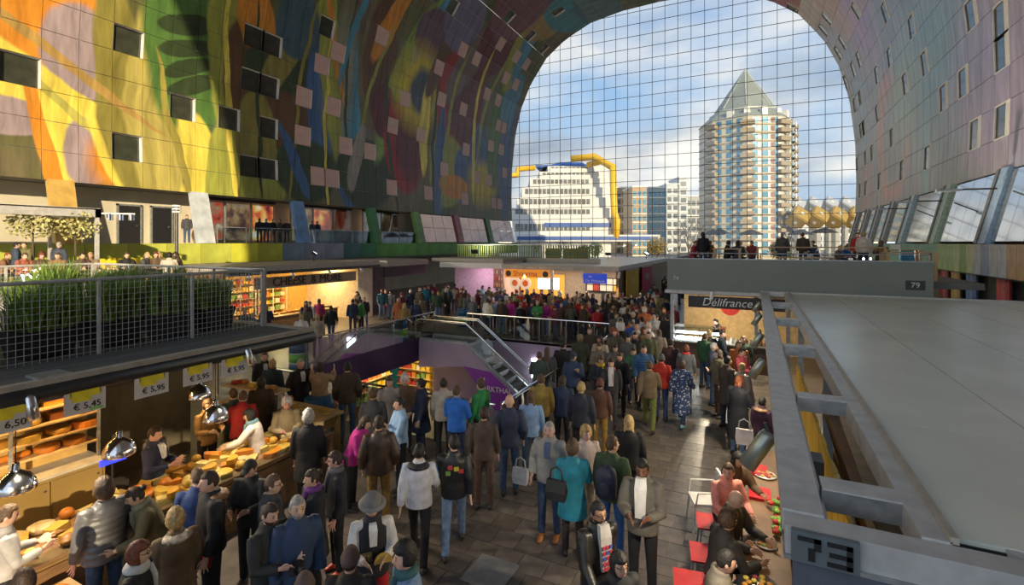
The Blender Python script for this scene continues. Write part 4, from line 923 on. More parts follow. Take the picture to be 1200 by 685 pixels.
CC = {'orange': (.46, .15, .012), 'amber': (.44, .22, .025), 'golden': (.46, .29, .045), 'pale yellow': (.48, .37, .12), 'cream': (.48, .38, .20), 'red-waxed': (.35, .03, .02), 'brown-rinded': (.20, .10, .03)}
KN = {'wheel': 'cheese wheel', 'bigwheel': 'big cheese wheel', 'ball': 'round ball of cheese', 'half': 'half cheese wheel', 'wedge': 'cheese wedge', 'block': 'cheese block', 'loaf': 'loaf-shaped cheese'}
used_labels = set()
def uniq(s, extras):
    if s not in used_labels: used_labels.add(s); return s
    for e in extras:
        q = s + ', ' + e
        if q not in used_labels: used_labels.add(q); return q
    q = s + ', ' + str(len(used_labels)); used_labels.add(q); return q
ORD = ['first', 'second', 'third', 'fourth', 'fifth', 'sixth', 'seventh', 'eighth', 'ninth', 'tenth', 'eleventh', 'twelfth', 'thirteenth', 'fourteenth', 'fifteenth', 'sixteenth', 'seventeenth', 'eighteenth', 'nineteenth', 'twentieth', 'twenty-first', 'twenty-second', 'twenty-third', 'twenty-fourth']
def cheese(kind, col, loc, rz, where, grp, sc=1.0, rot=None):
    o = place({'wheel': 'round_cheese', 'bigwheel': 'large_round_cheese', 'ball': 'cheese_ball', 'half': 'halved_cheese', 'wedge': 'cheese_wedge', 'block': 'cheese_block', 'loaf': 'cheese_loaf'}[kind], CH[kind], None, loc, rot or (0, 0, rz), sc)
    c = CC[col]; j = random.uniform(.85, 1.15); o.color = (c[0] * j, c[1] * j, c[2] * j, 1)
    tag(o, uniq(f'{col} {KN[kind]} {where}', ['the nearer one', 'the farther one', 'the one beside it']), 'cheese', grp)
    return o
# back shelf along the wall
shelf = thing('cheese_shelf', 'wooden cheese shelf with cupboard doors lit in warm light', 'shelf', (-10.3, 1.0, 0))
ochre = mat('cupboard_ochre', (.26, .17, .05), .55, var=.1, scale=2)
SL = 3.6
MB().ext((-.5, 0, 0), (.12, SL, .92)).build('cupboard', ochre, shelf)
for k in range(5):
    d = MB().ext((.12, .04 + k * .71, .08), (.145, .04 + k * .71 + .67, .86)).build('door', ochre, shelf); MB().ell((.16, .64 + k * .71, .74), (.016, .016, .016), 8, 6).build('knob', steel_d, d)
MB().ext((-.5, -.02, .92), (.16, SL + .02, .96)).build('worktop', tan_m, shelf)
MB().ext((-.52, 0, .96), (-.48, SL, 2.6)).build('back_board', mat('shelf_back_warm', (.45, .28, .08), .6), shelf)
for k in range(6): MB().ext((-.48, 0, 1.22 + k * .25), (-.08, SL, 1.245 + k * .25)).build('shelf_board', wood, shelf)
for y in (0, 1.25, 2.45, SL): MB().ext((-.12, y - .02, .96), (-.07, y + .02, 2.6)).build('upright', steel, shelf)
for k in range(6):
    zt = 1.245 + k * .25; y = 1.18; q = 0
    while y < 4.5:
        kd = random.choice(['wheel', 'wheel', 'loaf', 'half', 'wheel', 'block']) ; col = random.choice(['orange', 'orange', 'amber', 'golden', 'pale yellow', 'amber'])
        if k < 2: col = random.choice(['orange', 'amber', 'orange', 'golden'])
        sc_ = 1.0
        if kd == 'block': y += .02
        cheese(kd, col, (-10.58, y + .17, zt + .001), R(90) if kd in ('block', 'loaf') else (R(-90) if kd == 'half' else 0), f'on the {["lowest", "second", "third", "fourth", "fifth", "top"][k]} shelf board, {ORD[q]} from near end', 'cheeses on the back shelf', sc_ if kd != 'loaf' else .85)
        y += {'wheel': .37, 'loaf': .42, 'half': .42, 'block': .32}[kd]; q += 1
light('shelf_lamp', 'AREA', (.25, 1.8, 2.72), 100, (1, .60, .20), .1, shelf, (0, R(15), 0), 3.2)
# small signs near the shelf
o = thing('stall_nameboard', 'dark board with faint script beside the cheese shelf', 'sign', (-10.0, at_X(140, 467, -10.0)[0], 2.3)); MB().box((0, 0, 0), (.03, .55, .2)).build('board', mat('board_brown', (.10, .06, .03), .6), o); text_obj('Alexander', .1, sign_m, o, (.018, 0, 0), (R(90), 0, R(90)), .3)
MB().tube([(0, -.2, .1), (0, -.2, .48)], .008, 6).build('hanger', black_m, o); MB().tube([(0, .2, .1), (0, .2, .48)], .008, 6).build('hanger', black_m, o)
o = thing('wall_poster', 'small yellow poster on the olive wall of the cheese stall', 'poster', (-11.55, at_X(148, 485, -11.55)[0], 2.05)); MB().box((0, 0, 0), (.02, .5, .32)).build('sheet', yel_m, o); MB().box((.012, 0, .02), (.004, .36, .06)).build('print', mat('print_violet', (.2, .1, .4), .5), o)
# front counter and far counter
ctr = thing('cheese_counter', 'long front counter of the cheese stall heaped with cheese', 'counter', (-8.05, 1.0, 0))
MB().ext((-.55, 0, .06), (.42, 6.3, .86)).build('body', ochre, ctr); MB().ext((-.6, -.03, .86), (.5, 6.33, .91)).build('worktop', wood_d, ctr); MB().ext((.42, .0, .0), (.46, 6.3, .8)).build('front_panel', wood_d, ctr)
MB().ext((.47, 0, .91), (.49, 6.3, 1.02)).build('glass_lip', rail_glass, ctr)
rng = random.Random(5)
for r, xx in enumerate((-8.46, -8.21, -7.98, -7.73)):
    y = 1.2; q = 0
    while y < 7.1:
        kd = rng.choice(['wedge', 'block', 'half', 'wheel', 'wedge', 'block', 'ball', 'bigwheel']); col = rng.choice(['golden', 'pale yellow', 'cream', 'amber', 'orange', 'golden', 'pale yellow', 'brown-rinded'])
        if kd == 'bigwheel' and r not in (1, 2): kd = 'wheel'
        row = ['back', 'second', 'third', 'front'][r]
        cheese(kd, col, (xx + rng.uniform(-.03, .03), y + .16, .912), rng.uniform(0, 6), f'in {row} counter row, {ORD[min(q, 23)]} from near end', 'cheeses on the front counter', .85)
        if rng.random() < .75 and kd in ('wheel', 'block', 'bigwheel', 'half'):
            kd2 = rng.choice(['wedge', 'block', 'half', 'ball', 'wedge']); cheese(kd2, rng.choice(['golden', 'pale yellow', 'cream', 'amber', 'orange']), (xx, y + .16, .912 + (.088 if kd != 'bigwheel' else .104)), rng.uniform(0, 6), f'stacked on {row} counter row, {ORD[min(q, 23)]} from near end', 'cheeses on the front counter', .72)
        y += .37 if kd in ('bigwheel',) else .29; q += 1
fc = thing('cheese_counter', 'cross counter with cheese at the far end of the stall', 'counter', (-10.2, 7.85, 0))
MB().ext((-1.2, -.35, .0), (1.9, .35, .9)).build('body', ochre, fc); MB().ext((-1.25, -.4, .9), (1.95, .4, .95)).build('worktop', wood, fc); MB().ext((-1.2, -.35, 1.3), (.6, .1, 1.34)).build('raised_board', wood, fc)
for k in (-1.1, .5): MB().ext((k, -.2, .95), (k + .05, -.1, 1.3)).build('bracket', steel, fc)
for k in range(9): cheese(rng.choice(['wedge', 'wheel', 'block', 'half']), rng.choice(['golden', 'cream', 'orange', 'pale yellow']), (-10.0 + k * .2, 7.85 + rng.uniform(-.1, .2), .952), rng.uniform(0, 6), f'on the cross counter, {ORD[k]} from olive wall', 'cheeses on the cross counter', .5)
for k in range(5): cheese(['wheel', 'ball', 'block', 'ball', 'wheel'][k], ['red-waxed', 'orange', 'golden', 'cream', 'amber'][k], (-11.15 + k * .3, 7.72, 1.342), 0, f'on the raised wooden board, {ORD[k]} from olive wall', 'cheeses on the cross counter', .75)
# floor heap of cheese crates in front, left bottom corner
crate = thing('display_crate', 'low wooden display stand with cheeses at the picture corner', 'stand', (-6.85, 2.2, 0))
MB().ext((-.55, -.9, 0), (.3, .75, .62)).build('body', wood_d, crate); MB().ext((-.6, -.95, .62), (.35, .8, .66)).build('top_board', wood, crate)
for k, (kd, col, x, y) in enumerate([('bigwheel', 'orange', -.25, .45), ('bigwheel', 'amber', -.2, -.1), ('half', 'golden', .1, .3), ('wheel', 'red-waxed', .05, -.45), ('block', 'cream', -.35, -.55), ('wedge', 'pale yellow', -.1, .1)]):
    cheese(kd, col, (-6.85 + x, 2.2 + y, .662 + (.124 if kd == 'wedge' else 0)), k, 'on the low wooden display stand', 'cheeses on the display stand', .95)
# dome pendant lamps
def pendant(x, y, z, label, r=.2, watt=14):
    t = thing('pendant_lamp', label, 'lamp', (x, y, z), group='steel dome lamps over the cheese')
    MB().lathe([(r, -.1), (r * 1.02, -.08), (r * .95, .0), (r * .7, .09), (r * .3, .14), (.04, .16), (.035, .24), (.01, .25)], n=24).build('shade', chrome, t, True)
    MB().ell((0, 0, -.04), (.045, .045, .06), 10, 8).build('bulb', lamp_m, t, True)
    MB().tube([(0, 0, .24), (0, 0, 2.775 - z)], .006, 5).build('cord', black_m, t)
    light('bulb_light', 'POINT', (0, 0, -.12), watt, (1, .64, .28), .06, t)
pendant(-8.2, 2.77, 1.74, 'steel dome lamp at the left picture edge over the counter'); pendant(-8.2, 3.88, 1.76, 'steel dome lamp hanging beside the ochre cupboard'); pendant(-8.2, 5.29, 1.80, 'steel dome lamp above the red-jacketed shopper side'); pendant(-9.4, 5.75, 1.88, 'steel dome lamp farthest back near the cross counter')
till = thing('till_display', 'till with a glowing blue customer display on the counter', 'till', (-8.75, 4.05, .912)); MB().ext((-.12, -.16, 0), (.12, .16, .16)).build('body', black_m, till); MB().tube([(.0, 0, .15), (.0, 0, .45)], .015, 6).build('stalk', black_m, till); MB().box((.02, 0, .5), (.03, .34, .09)).build('screen', mat('screen_blue', (.02, .03, .4), .3, emit=(.03, .05, .9), estr=1.6), till)
# ================================================================== right stall with open steel edge and number plate
sheet_m = mat('roof_sheet_grey_green', (.70, .73, .63), .27, .0, var=.08, scale=.8)
f_m = mat('frame_grey_paint', (.52, .52, .51), .45, .15, var=.15, scale=6)
S = thing('market_stall', 'right stall with grey-green sheet roof and open steel edge frame', 'stall', (0, 3.62, 0))
YE = 15.5
MB().ext((.15, 0, 2.86), (.38, YE, 3.0)).build('outer_beam', f_m, S); MB().ext((.38, 0, 2.84), (.42, YE, 2.9)).build('beam_flange', f_m, S)
MB().ext((.86, 0, 2.80), (1.0, YE, 3.0)).build('inner_beam', f_m, S); MB().ext((.99, 0, 2.99), (1.03, YE, 3.03)).build('roof_edge_trim', tan_m, S)
for y in (.42, 2.7, 5.7, 8.9, 12.2):
    rg = MB().ext((.41, y, 2.84), (.87, y + .16, 3.0)).build('rung', steel, S); MB().ext((.41, y - .02, 2.99), (.87, y + .18, 3.005)).build('rung_cap', f_m, rg)
MB().ext((.16, -.18, 2.80), (8.2, 0, 2.985)).build('front_beam', f_m, S); MB().ext((.15, -.20, 2.79), (8.2, .22, 2.815)).build('front_flange', steel, S)
fb_ = MB().beam((1.0, .62, 2.92), (1.6, -.05, 2.92), .3, .12).build('diagonal_brace', f_m, S)
pl_ = MB().ext((.19, -.235, 2.81), (.53, -.20, 2.99)).build('number_plate', mat('plate_grey_blue', (.13, .16, .17), .5), S)
nb = MB()
for (x0, z0, x1, z1) in [(.05, .135, .17, .16), (.135, .09, .17, .16), (.105, .025, .14, .1), (.2, .135, .325, .16), (.21, .075, .325, .1), (.2, .02, .325, .045), (.295, .02, .325, .16)]:
    nb.ext((x0 + .17, -.242, 2.80 + z0 + .005), (x1 + .17, -.236, 2.80 + z1 + .005))
nb.build('digits_seventy_three', black_m, pl_)
MB().ext((.2, -.19, 2.2), (8.2, -.12, 2.79)).build('front_fascia', mat('fascia_blue_grey', (.10, .12, .15), .4), S)
xsn = [1.02, 2.22, 3.46, 4.7, 5.94, 7.18, 8.4]; ysn = [.1, 2.2, 4.4, 6.6, 8.8, 11.0, 13.2, YE]
for i in range(6):
    for j in range(7):
        MB().ext((xsn[i] + .006, ysn[j] + .006, 2.955), (xsn[i + 1] - .006, ysn[j + 1] - .006, 2.985)).build('roof_sheet', sheet_m, S)
MB().ext((1.0, .1, 2.86), (8.4, YE, 2.954)).build('roof_core', steel_d, S)
MB().ext((.15, YE, 2.86), (8.4, YE + .15, 3.02)).build('rear_beam', f_m, S)
for y in (.3, 5.0, 10, 15.2):
    MB().ext((.9, y, 0), (1.02, y + .12, 2.8)).build('post', steel, S)
# inside: yellow boards, wood battens, counters
yb_ = mat('board_yellow', (.72, .46, .03), .55, var=.2, scale=2, stretch=(1, 1, .2))
yw = thing('yellow_screen', 'bright yellow board screen seen through the open roof edge', 'screen', (.62, 4.2, .9))
for k in range(16): MB().ext((-.015, k * .34, 0), (.015 + .01 * (k % 2), k * .34 + .31, 1.75)).build('board', yb_, yw)
MB().ext((-.06, -.05, -.9), (.06, 5.5, 0)).build('base_counter', wood_d, yw)
wb_ = thing('timber_batten', 'long timber batten leaning under the roof edge', 'timber', (.78, 4.0, 2.3)); MB().beam((0, 0, .1), (.0, 3.2, .45), .09, .2).build('batten', wood_d, wb_); MB().beam((-.03, .3, .3), (.02, 2.6, .0), .05, .09).build('batten', wood, wb_)
vd = thing('vent_drum', 'round grey-green vent drum below the front corner of the roof', 'vent', (1.12, 3.75, 2.3)); MB().lathe([(.36, 0), (.38, .05), (.38, .32), (.33, .38), (.02, .40)], n=28).build('drum', sheet_m, vd, True); MB().lathe([(.40, .15), (.40, .18)], n=28).build('hoop', steel, vd)
MB().ext((-.06, -.06, -2.28), (.06, .06, 0)).build('stand', steel_d, vd)
bsk = thing('hanging_basket', 'black basket clipped below the roof edge beside the yellow screen', 'basket', (.42, 5.05, 2.45)); MB().ext((-.09, -.1, 0), (.09, .1, .2)).build('body', black_m, bsk); MB().ext((-.1, -.11, .19), (.1, .11, .38)).build('clip', steel_d, bsk)
struct(box('wall_stall_inner', (2.6, 3.6, 0), (2.7, 18.8, 2.8), mat('stall_inner_dark', (.07, .055, .04), .8)), 'dark inner wall of the right stall')
# counter with food below the beam; small bar table for the guests
bar = thing('bar_counter', 'narrow bar counter with plates along the right stall', 'counter', (.16, 4.4, 0))
MB().ext((-.32, 0, .70), (.22, 6.2, .75)).build('top', wood_d, bar)
for y in (.3, 2.2, 4.1, 5.9): MB().ext((-.05, y, 0), (.03, y + .08, .70)).build('leg', steel_d, bar)
# platters of food
foodm = mat('food_mixed', objcol=True, rough=.6, var=.35, scale=30, bump=.4, bscale=60); plate_m = mat('plate_black', (.03, .03, .03), .3); plate_w = mat('plate_white', (.7, .7, .68), .3)
def platter(x, y, z, label, cols, r=.2, pm=None):
    p = thing('platter', label, 'platter', (x, y, z)); MB().lathe([(r * .7, 0), (r, .025), (r * .97, .03), (.02, .018)], n=24).build('dish', pm or plate_m, p, True)
    for k in range(14):
        a = k * 2.4; q = r * .75 * math.sqrt((k + .5) / 14); o = MB().ell((0, 0, 0), (.035, .03, .022), 8, 6).build('morsel', foodm, p, True, (q * math.cos(a), q * math.sin(a), .035)); o.color = (*cols[k % len(cols)], 1)
platter(.02, 6.35, .751, 'black platter of fried snacks before the curly-haired guest', [(.55, .25, .03), (.6, .5, .08), (.3, .03, .05), (.55, .35, .05)], .22)
platter(.08, 5.55, .751, 'heaped snack dish at the bottom picture edge', [(.55, .3, .06), (.6, .4, .1)], .2)
platter(.12, 7.25, .751, 'small white plate beside the bald guest', [(.5, .2, .05), (.3, .4, .1)], .13, plate_w)
platter(.14, 9.4, .751, 'pale plate with fruit farther along the bar', [(.4, .05, .05), (.5, .4, .1)], .17, plate_w)
veg = thing('salad_heap', 'heap of green lettuce and red peppers along the bar', 'vegetables', (.27, 8.0, .751))
for k in range(26):
    o = MB().ell((0, 0, 0), (.05, .05, .03), 7, 5).build('leaf', foodm, veg, True, (random.uniform(-.1, .08), random.uniform(-.5, .5), .03 + random.uniform(0, .07))); o.color = (*random.choice([(.15, .4, .04), (.2, .5, .06), (.5, .02, .02)]), 1)
for k in range(3):
    nk = tag(MB().box((0, 0, .02), (.3, .4, .05)).build('red_napkin', mat('napkin_red', (.55, .01, .02), .7, bump=.3, bscale=20), loc=(.05 - .02 * k, 8.65 + .9 * k, .751)), ['red folded cloth on the bar beside the pink-shirted man', 'second red folded cloth farther along the bar', 'farthest red folded cloth on the bar'][k], 'cloth')
# produce boxes on the near floor below the number plate
for k, (x, y, c, lab) in enumerate([(.55, 3.35, (.55, .28, .03), 'orange fruit'), (.5, 3.95, (.6, .45, .06), 'yellow fruit'), (.12, 4.15, (.5, .1, .03), 'red fruit')]):
    b = thing('produce_box', f'open box of {lab} under the number plate', 'box', (x, y, .0)); MB().ext((-.2, -.25, 0), (.2, .25, .85)).build('stand', wood_d, b)
    MB().ext((-.22, -.27, .85), (.22, .27, .92)).build('tray', wood, b)
    for q in range(20):
        o = MB().ell((0, 0, 0), (.045, .045, .042), 8, 6).build('fruit', foodm, b, True, (-.16 + .08 * (q % 5), -.18 + .12 * (q // 5), .95)); o.color = (*[v * random.uniform(.7, 1.2) for v in c], 1)
# grey-green can lamps on the outer beam
gl_m = mat('lamp_green_grey', (.34, .38, .34), .3, .6)
for k, (y, lab) in enumerate([(5.3, 'big grey can lamp on the right beam above the bar'), (8.7, 'grey can lamp on the right beam, second from the camera'), (11.2, 'grey can lamp on the right beam, third from the camera'), (14.2, 'grey can lamp on the right beam, fourth from the camera'), (17.0, 'grey can lamp on the right beam, farthest')]):
    can_lamp(.02, y, 2.72, lab, (R(-10), R(32), 0), 1.25 if k else 1.45, 200, m=gl_m, grp='can lamps on the right beam')
# chairs
def chair(x, y, rz, m, label, grp=None, z=0):
    c = thing('chair', label, 'chair', (x, y, z), rz, grp)
    MB().ext((-.21, -.2, .43), (.21, .2, .47)).build('seat', m, c)
    bk = MB()
    for k in range(5): bk.beam((-.18 + .09 * k, .2, .47), (-.19 + .095 * k, .27, .86), .028, .02)
    bk.beam((-.22, .275, .86), (.22, .275, .86), .04, .06); bk.build('backrest', m, c)
    for sx_ in (-1, 1):
        for sy_ in (-1, 1): MB().beam((sx_ * .19, sy_ * .18, .45), (sx_ * .23, sy_ * .22, 0), .03).build('leg', m, c)
    for sx_ in (-1, 1): MB().tube([(sx_ * .22, .25, .68), (sx_ * .25, -.15, .66), (sx_ * .23, -.18, .45)], .016, 6).build('armrest', m, c)
plast_w = mat('plastic_white', (.70, .68, .64), .4); plast_r = mat('plastic_red', (.60, .02, .02), .4)
chair(-.78, 8.75, R(-70), plast_w, 'white plastic armchair behind the pink-shirted man'); 
def red_chair(x, y, rz, label):
    c = thing('shell_chair', label, 'chair', (x, y, 0), rz, 'red shell chairs')
    MB().loft([[(-.2, -.2, .42), (.2, -.2, .42), (.2, .2, .42), (-.2, .2, .42)], [(-.23, -.22, .46), (.23, -.22, .46), (.23, .22, .46), (-.23, .22, .46)]]).build('seat', plast_r, c)
    rr = [[(.24 * math.sin(t) * wd, .22 + .05 * (h - .45) + .06 * (math.cos(t) - 1) + th, h) for t in [(-1 + 2 * k / 8) * 1.25 for k in range(9)]] for h, wd, th in ((.45, 1, 0), (.65, 1.02, .02), (.85, .95, .05), (.93, .8, .06))]
    bk = MB()
    for i in range(3):
        for k in range(8): a, b, cc2, d = rr[i][k], rr[i][k + 1], rr[i + 1][k + 1], rr[i + 1][k]; bk.add([a, b, cc2, d] + [(p[0], p[1] + .02, p[2]) for p in (a, b, cc2, d)], [(0, 1, 2, 3), (7, 6, 5, 4), (0, 4, 5, 1), (1, 5, 6, 2), (2, 6, 7, 3), (3, 7, 4, 0)])
    bk.build('backrest', plast_r, c)
    for sx_ in (-1, 1):
        for sy_ in (-1, 1): MB().beam((sx_ * .16, sy_ * .16, .43), (sx_ * .2, sy_ * .2, 0), .025).build('leg', steel, c)
red_chair(-.75, 5.75, R(-80), 'red shell chair at the bottom picture edge'); red_chair(-.72, 6.55, R(-80), 'red shell chair behind the curly-haired guest'); red_chair(-.6, 8.1, R(-80), 'red shell chair under the pink-shirted man')
red_chair(-.6, 7.25, R(-80), 'red shell chair under the bald guest')

# ================================================================== terrace stall with grey parapet and bakery counter
par_g = mat('parapet_grey_green', (.20, .225, .20), .5, var=.08, scale=.6)
T = thing('bakery_stall', 'stall with a tall grey parapet and roof terrace above the bakery', 'stall', (-3.05, 19.6, 0))
MB().ext((0, 0, 2.92), (8.0, .12, 4.08)).build('parapet', par_g, T); MB().ext((-.0, .12, 2.92), (.12, 9, 4.08)).build('side_parapet', par_g, T)
MB().ext((0, .14, 2.75), (8.0, 11, 3.42)).build('roof_deck', conc_d, T); MB().ext((8.0, .6, 3.22), (9.4, 11, 3.42)).build('deck_extension', conc_d, T); MB().ext((-.05, -.2, 2.8), (8.1, .0, 2.92)).build('fascia', f_m, T)
MB().ext((-.08, -.02, 4.08), (8.02, .14, 4.11)).build('parapet_cap', steel, T)
for x in (.1, 3.0, 5.9): MB().ext((x, .15, 0), (x + .12, .27, 2.75)).build('post', steel, T)
hr = MB(); hr.tube([(0, .3, 4.3), (8.0, .3, 4.3)], .02); [hr.tube([(x, .3, 3.42), (x, .3, 4.3)], .018) for x in (0.02, 1.6, 3.2, 4.8, 6.4, 7.98)]; hr.build('rail', steel, T)
text_obj('79', .24, sign_m, T, (7.55, -.012, 3.35), (R(90), 0, 0)); MB().ext((7.3, -.006, 3.2), (7.8, 0, 3.5)).build('number_plate', steel_d, T)
text_obj('74', .2, sign_m, T, (.32, -.012, 3.35), (R(90), 0, 0))
sg = thing('bakery_sign', 'dark sign board with white flowing Delifrance lettering', 'sign', (-1.0, 19.35, 2.32)); MB().ext((-1.25, -.03, 0), (1.9, .03, .42)).build('board', mat('board_dark_brown', (.035, .028, .028), .4), sg)
text_obj('Délifrance', .40, white_m, sg, (.05, -.04, .21), (R(90), 0, 0), .25); MB().tube([(-.9, 0, .42), (-.9, .1, .46)], .03).build('bracket', steel, sg); MB().tube([(1.6, 0, .42), (1.6, .1, .46)], .03).build('bracket', steel, sg)
struct(box('wall_bakery_back', (-2.9, 23.4, 0), (6.2, 23.5, 2.75), mat('bakery_back_warm', (.70, .50, .25), .6)), 'warm cream back wall of the bakery')
dot = tag(MB().lathe([(.4, 0), (.4, .02), (.01, .02)], n=24, M=Matrix.Rotation(R(90), 3, 'X')).build('round_sign', mat('disc_red', (.6, .03, .03), .5), loc=(-1.0, 23.39, 1.95)), 'red round disc sign on the cream bakery wall', 'sign')
bc = thing('bakery_counter', 'dark bakery counter with bright glass display case', 'counter', (-2.9, 19.6, 0))
MB().ext((.0, 0, 0), (3.4, .8, .95)).build('body', mat('counter_brown', (.06, .035, .025), .5), bc); MB().ext((-.03, -.05, .95), (3.43, .85, .99)).build('worktop', conc_d, bc)
MB().ext((.1, .02, .99), (1.9, .06, 1.5)).build('glass_front', shop_glass, bc); MB().ext((.1, .02, 1.5), (1.9, .7, 1.53)).build('glass_top', shop_glass, bc)
for k in range(2): MB().ext((.12, .1, 1.05 + .22 * k), (1.88, .65, 1.06 + .22 * k)).build('display_shelf', lamp_c, bc)
for x in (.1, 1.0, 1.88): MB().ext((x, .0, .99), (x + .03, .04, 1.52)).build('mullion', chrome, bc)
for k in range(6): MB().tube([(.25 + .28 * k, .3, 1.1), (.42 + .28 * k, .35, 1.1)], .045, 8, True).build('bread_roll', wood, bc)
light('bakery_lamp', 'AREA', (1.8, 1.8, 2.6), 100, (1, .80, .5), 1.2, bc, None, 1.0)
# goods on the counter
for k in range(8):
    o = thing('counter_jar', f'small jar on the bakery counter, {ORD[k]} from the display case', 'jar', (-.8 + .16 * k, 19.95, .99), group='jars on the bakery counter'); MB().lathe([(.05, 0), (.055, .03), (.055, .14), (.04, .16)], n=12).build('glass', random.choice(goods), o, True); MB().lathe([(.045, .16), (.045, .19), (.01, .19)], n=12).build('lid', steel, o)
for i, (px, lab) in enumerate([(834, 'white can lamp on the grey fascia left of the bakery sign'), (940, 'white can lamp on the grey fascia above the right roof')]):
    x, z = at_Y(px, 337, 19.25); can_lamp(x, 19.25, 2.78, lab, (R(-30), 0, 0), 1.2, 260, m=white_m, grp='white fascia lamps')
# terrace furniture
def table(x, y, z, lx, ly, h, label, m=wood, rz=0):
    t = thing('table', label, 'table', (x, y, z), rz)
    n = max(3, int(ly / .14))
    for k in range(n): MB().ext((-lx / 2, -ly / 2 + k * ly / n + .006, h - .04), (lx / 2, -ly / 2 + (k + 1) * ly / n - .006, h)).build('plank', m, t)
    for sx_ in (-1, 1):
        for sy_ in (-1, 1): MB().box((sx_ * (lx / 2 - .06), sy_ * (ly / 2 - .06), (h - .04) / 2), (.08, .08, h - .04)).build('leg', m, t)
    return t
table(-1.0, 20.9, 3.425, 1.0, .7, 1.05, 'small high wooden table at the left end of the roof terrace'); table(2.2, 23.2, 3.425, 4.4, .8, 1.1, 'long high wooden table on the roof terrace'); table(1.6, 21.0, 3.425, 1.8, .7, .74, 'low wooden table on the roof terrace'); table(4.7, 21.2, 3.425, 1.4, .7, .95, 'wooden table at the right end of the roof terrace'); 
table(5.2, 24.6, 3.425, 1.2, .7, 1.0, 'wooden side table near the blue barrel')
bb = thing('blue_barrel', 'bright blue round tub at the right end of the terrace', 'tub', (*at_depth(1067, 20.6), 3.425)); MB().lathe([(.3, 0), (.36, .3), (.38, .95), (.35, .95), (.3, .3), (.01, .1)], n=22).build('tub', mat('tub_blue', (.02, .28, .55), .4), bb, True); MB().lathe([(.375, .93), (.39, .95), (.375, .97)], n=22).build('rim', bin_cols[0], bb)
mb_ = thing('menu_stack', 'stack of pale menu cards on the terrace side table', 'menu', (5.0, 24.6, 4.43)); [MB().box((0, 0, .02 + .03 * k), (.3, .22, .02)).build('card', white_m, mb_) for k in range(6)]

# ================================================================== cheese shop under the left gallery
roof_tan = mat('roof_edge_beige', (.42, .39, .33), .5)
B = thing('corner_cheese_shop', 'brightly lit shop with wooden fascia reading CHEESE & MORE', 'stall', (-22, 14.6, 0))
MB().ext((-4.6, 0, 3.28), (.25, 10.2, 3.55)).build('roof', roof_tan, B); MB().ext((.05, 0, 3.12), (.3, 10.2, 3.28)).build('roof_lip', steel_d, B)
MB().ext((-4.6, 0, 0), (-4.5, 10.0, 3.28)).build('back_wall', mat('shop_wall_gold', (.60, .38, .10), .6), B); MB().ext((-4.5, 0, 0), (-.1, .1, 3.28)).build('side_wall', wood_d, B); MB().ext((-4.5, 8.6, 0), (-.05, 9.9, 3.15)).build('white_pillar', mat('pillar_warm_white', (.72, .62, .48), .6), B)
MB().ext((-.12, 1.6, 2.38), (-.02, 8.4, 2.95)).build('fascia_board', mat('board_grey_wood', (.34, .27, .20), .6), B)
[text_obj(w_, .62, mat('letters_dark', (.03, .022, .015), .5), B, (.0, y_, 2.66), (R(90), 0, R(90)), ext=.02) for w_, y_ in (('CHEESE', 3.6), ('&', 5.15), ('MORE', 6.4))]
for k in range(3):
    rk = thing('wall_rack', f'glowing goods rack on the gold wall, {ORD[k]} from the near side', 'rack', (-26.2, 15.2 + 2.1 * k, 0)); MB().ext((-.25, 0, 0), (-.2, 1.9, 2.6)).build('back_panel', MATS['warm_back'], rk)
    for q in range(6):
        MB().ext((-.2, 0, .2 + .42 * q), (.15, 1.9, .23 + .42 * q)).build('shelf_board', wood, rk)
        for j in range(5): MB().ext((-.12, .08 + .36 * j, .23 + .42 * q), (.1, .08 + .36 * j + .28, .23 + .42 * q + random.uniform(.15, .3))).build('goods_box', random.choice(goods), rk)
    for j in (0, .95, 1.9): MB().ext((.12, j - .02, 0), (.16, j + .02, 2.6)).build('upright', white_m, rk)
cb_ = thing('shop_counter', 'counter heaped with cheese in the corner shop', 'counter', (-22.6, 15.5, 0)); MB().ext((-.5, 0, 0), (.4, 6.2, .85)).build('body', wood_d, cb_); MB().ext((-.55, -.05, .85), (.45, 6.25, .9)).build('worktop', wood, cb_)
for k in range(12): cheese(rng.choice(['bigwheel', 'wheel', 'half', 'bigwheel']), rng.choice(['golden', 'amber', 'orange', 'pale yellow']), (-22.65, 15.8 + .5 * k, .902), 0, f'on the corner shop counter, {ORD[k]} from near side', 'cheeses in the corner shop', 1.0)
for k in range(3): light('shop_ceiling_lamp', 'AREA', (-2.2, 1.8 + 3.0 * k, 3.2), 170, (1, .68, .28), .6, B)
for k in range(4):
    y = 15.6 + 2.5 * k; can_lamp(-21.68, y, 3.02, f'small can spotlight on the corner shop roof edge, {ORD[k]} from near side', (0, R(-35), 0), 1.3, 220, grp='corner shop roof spotlights')
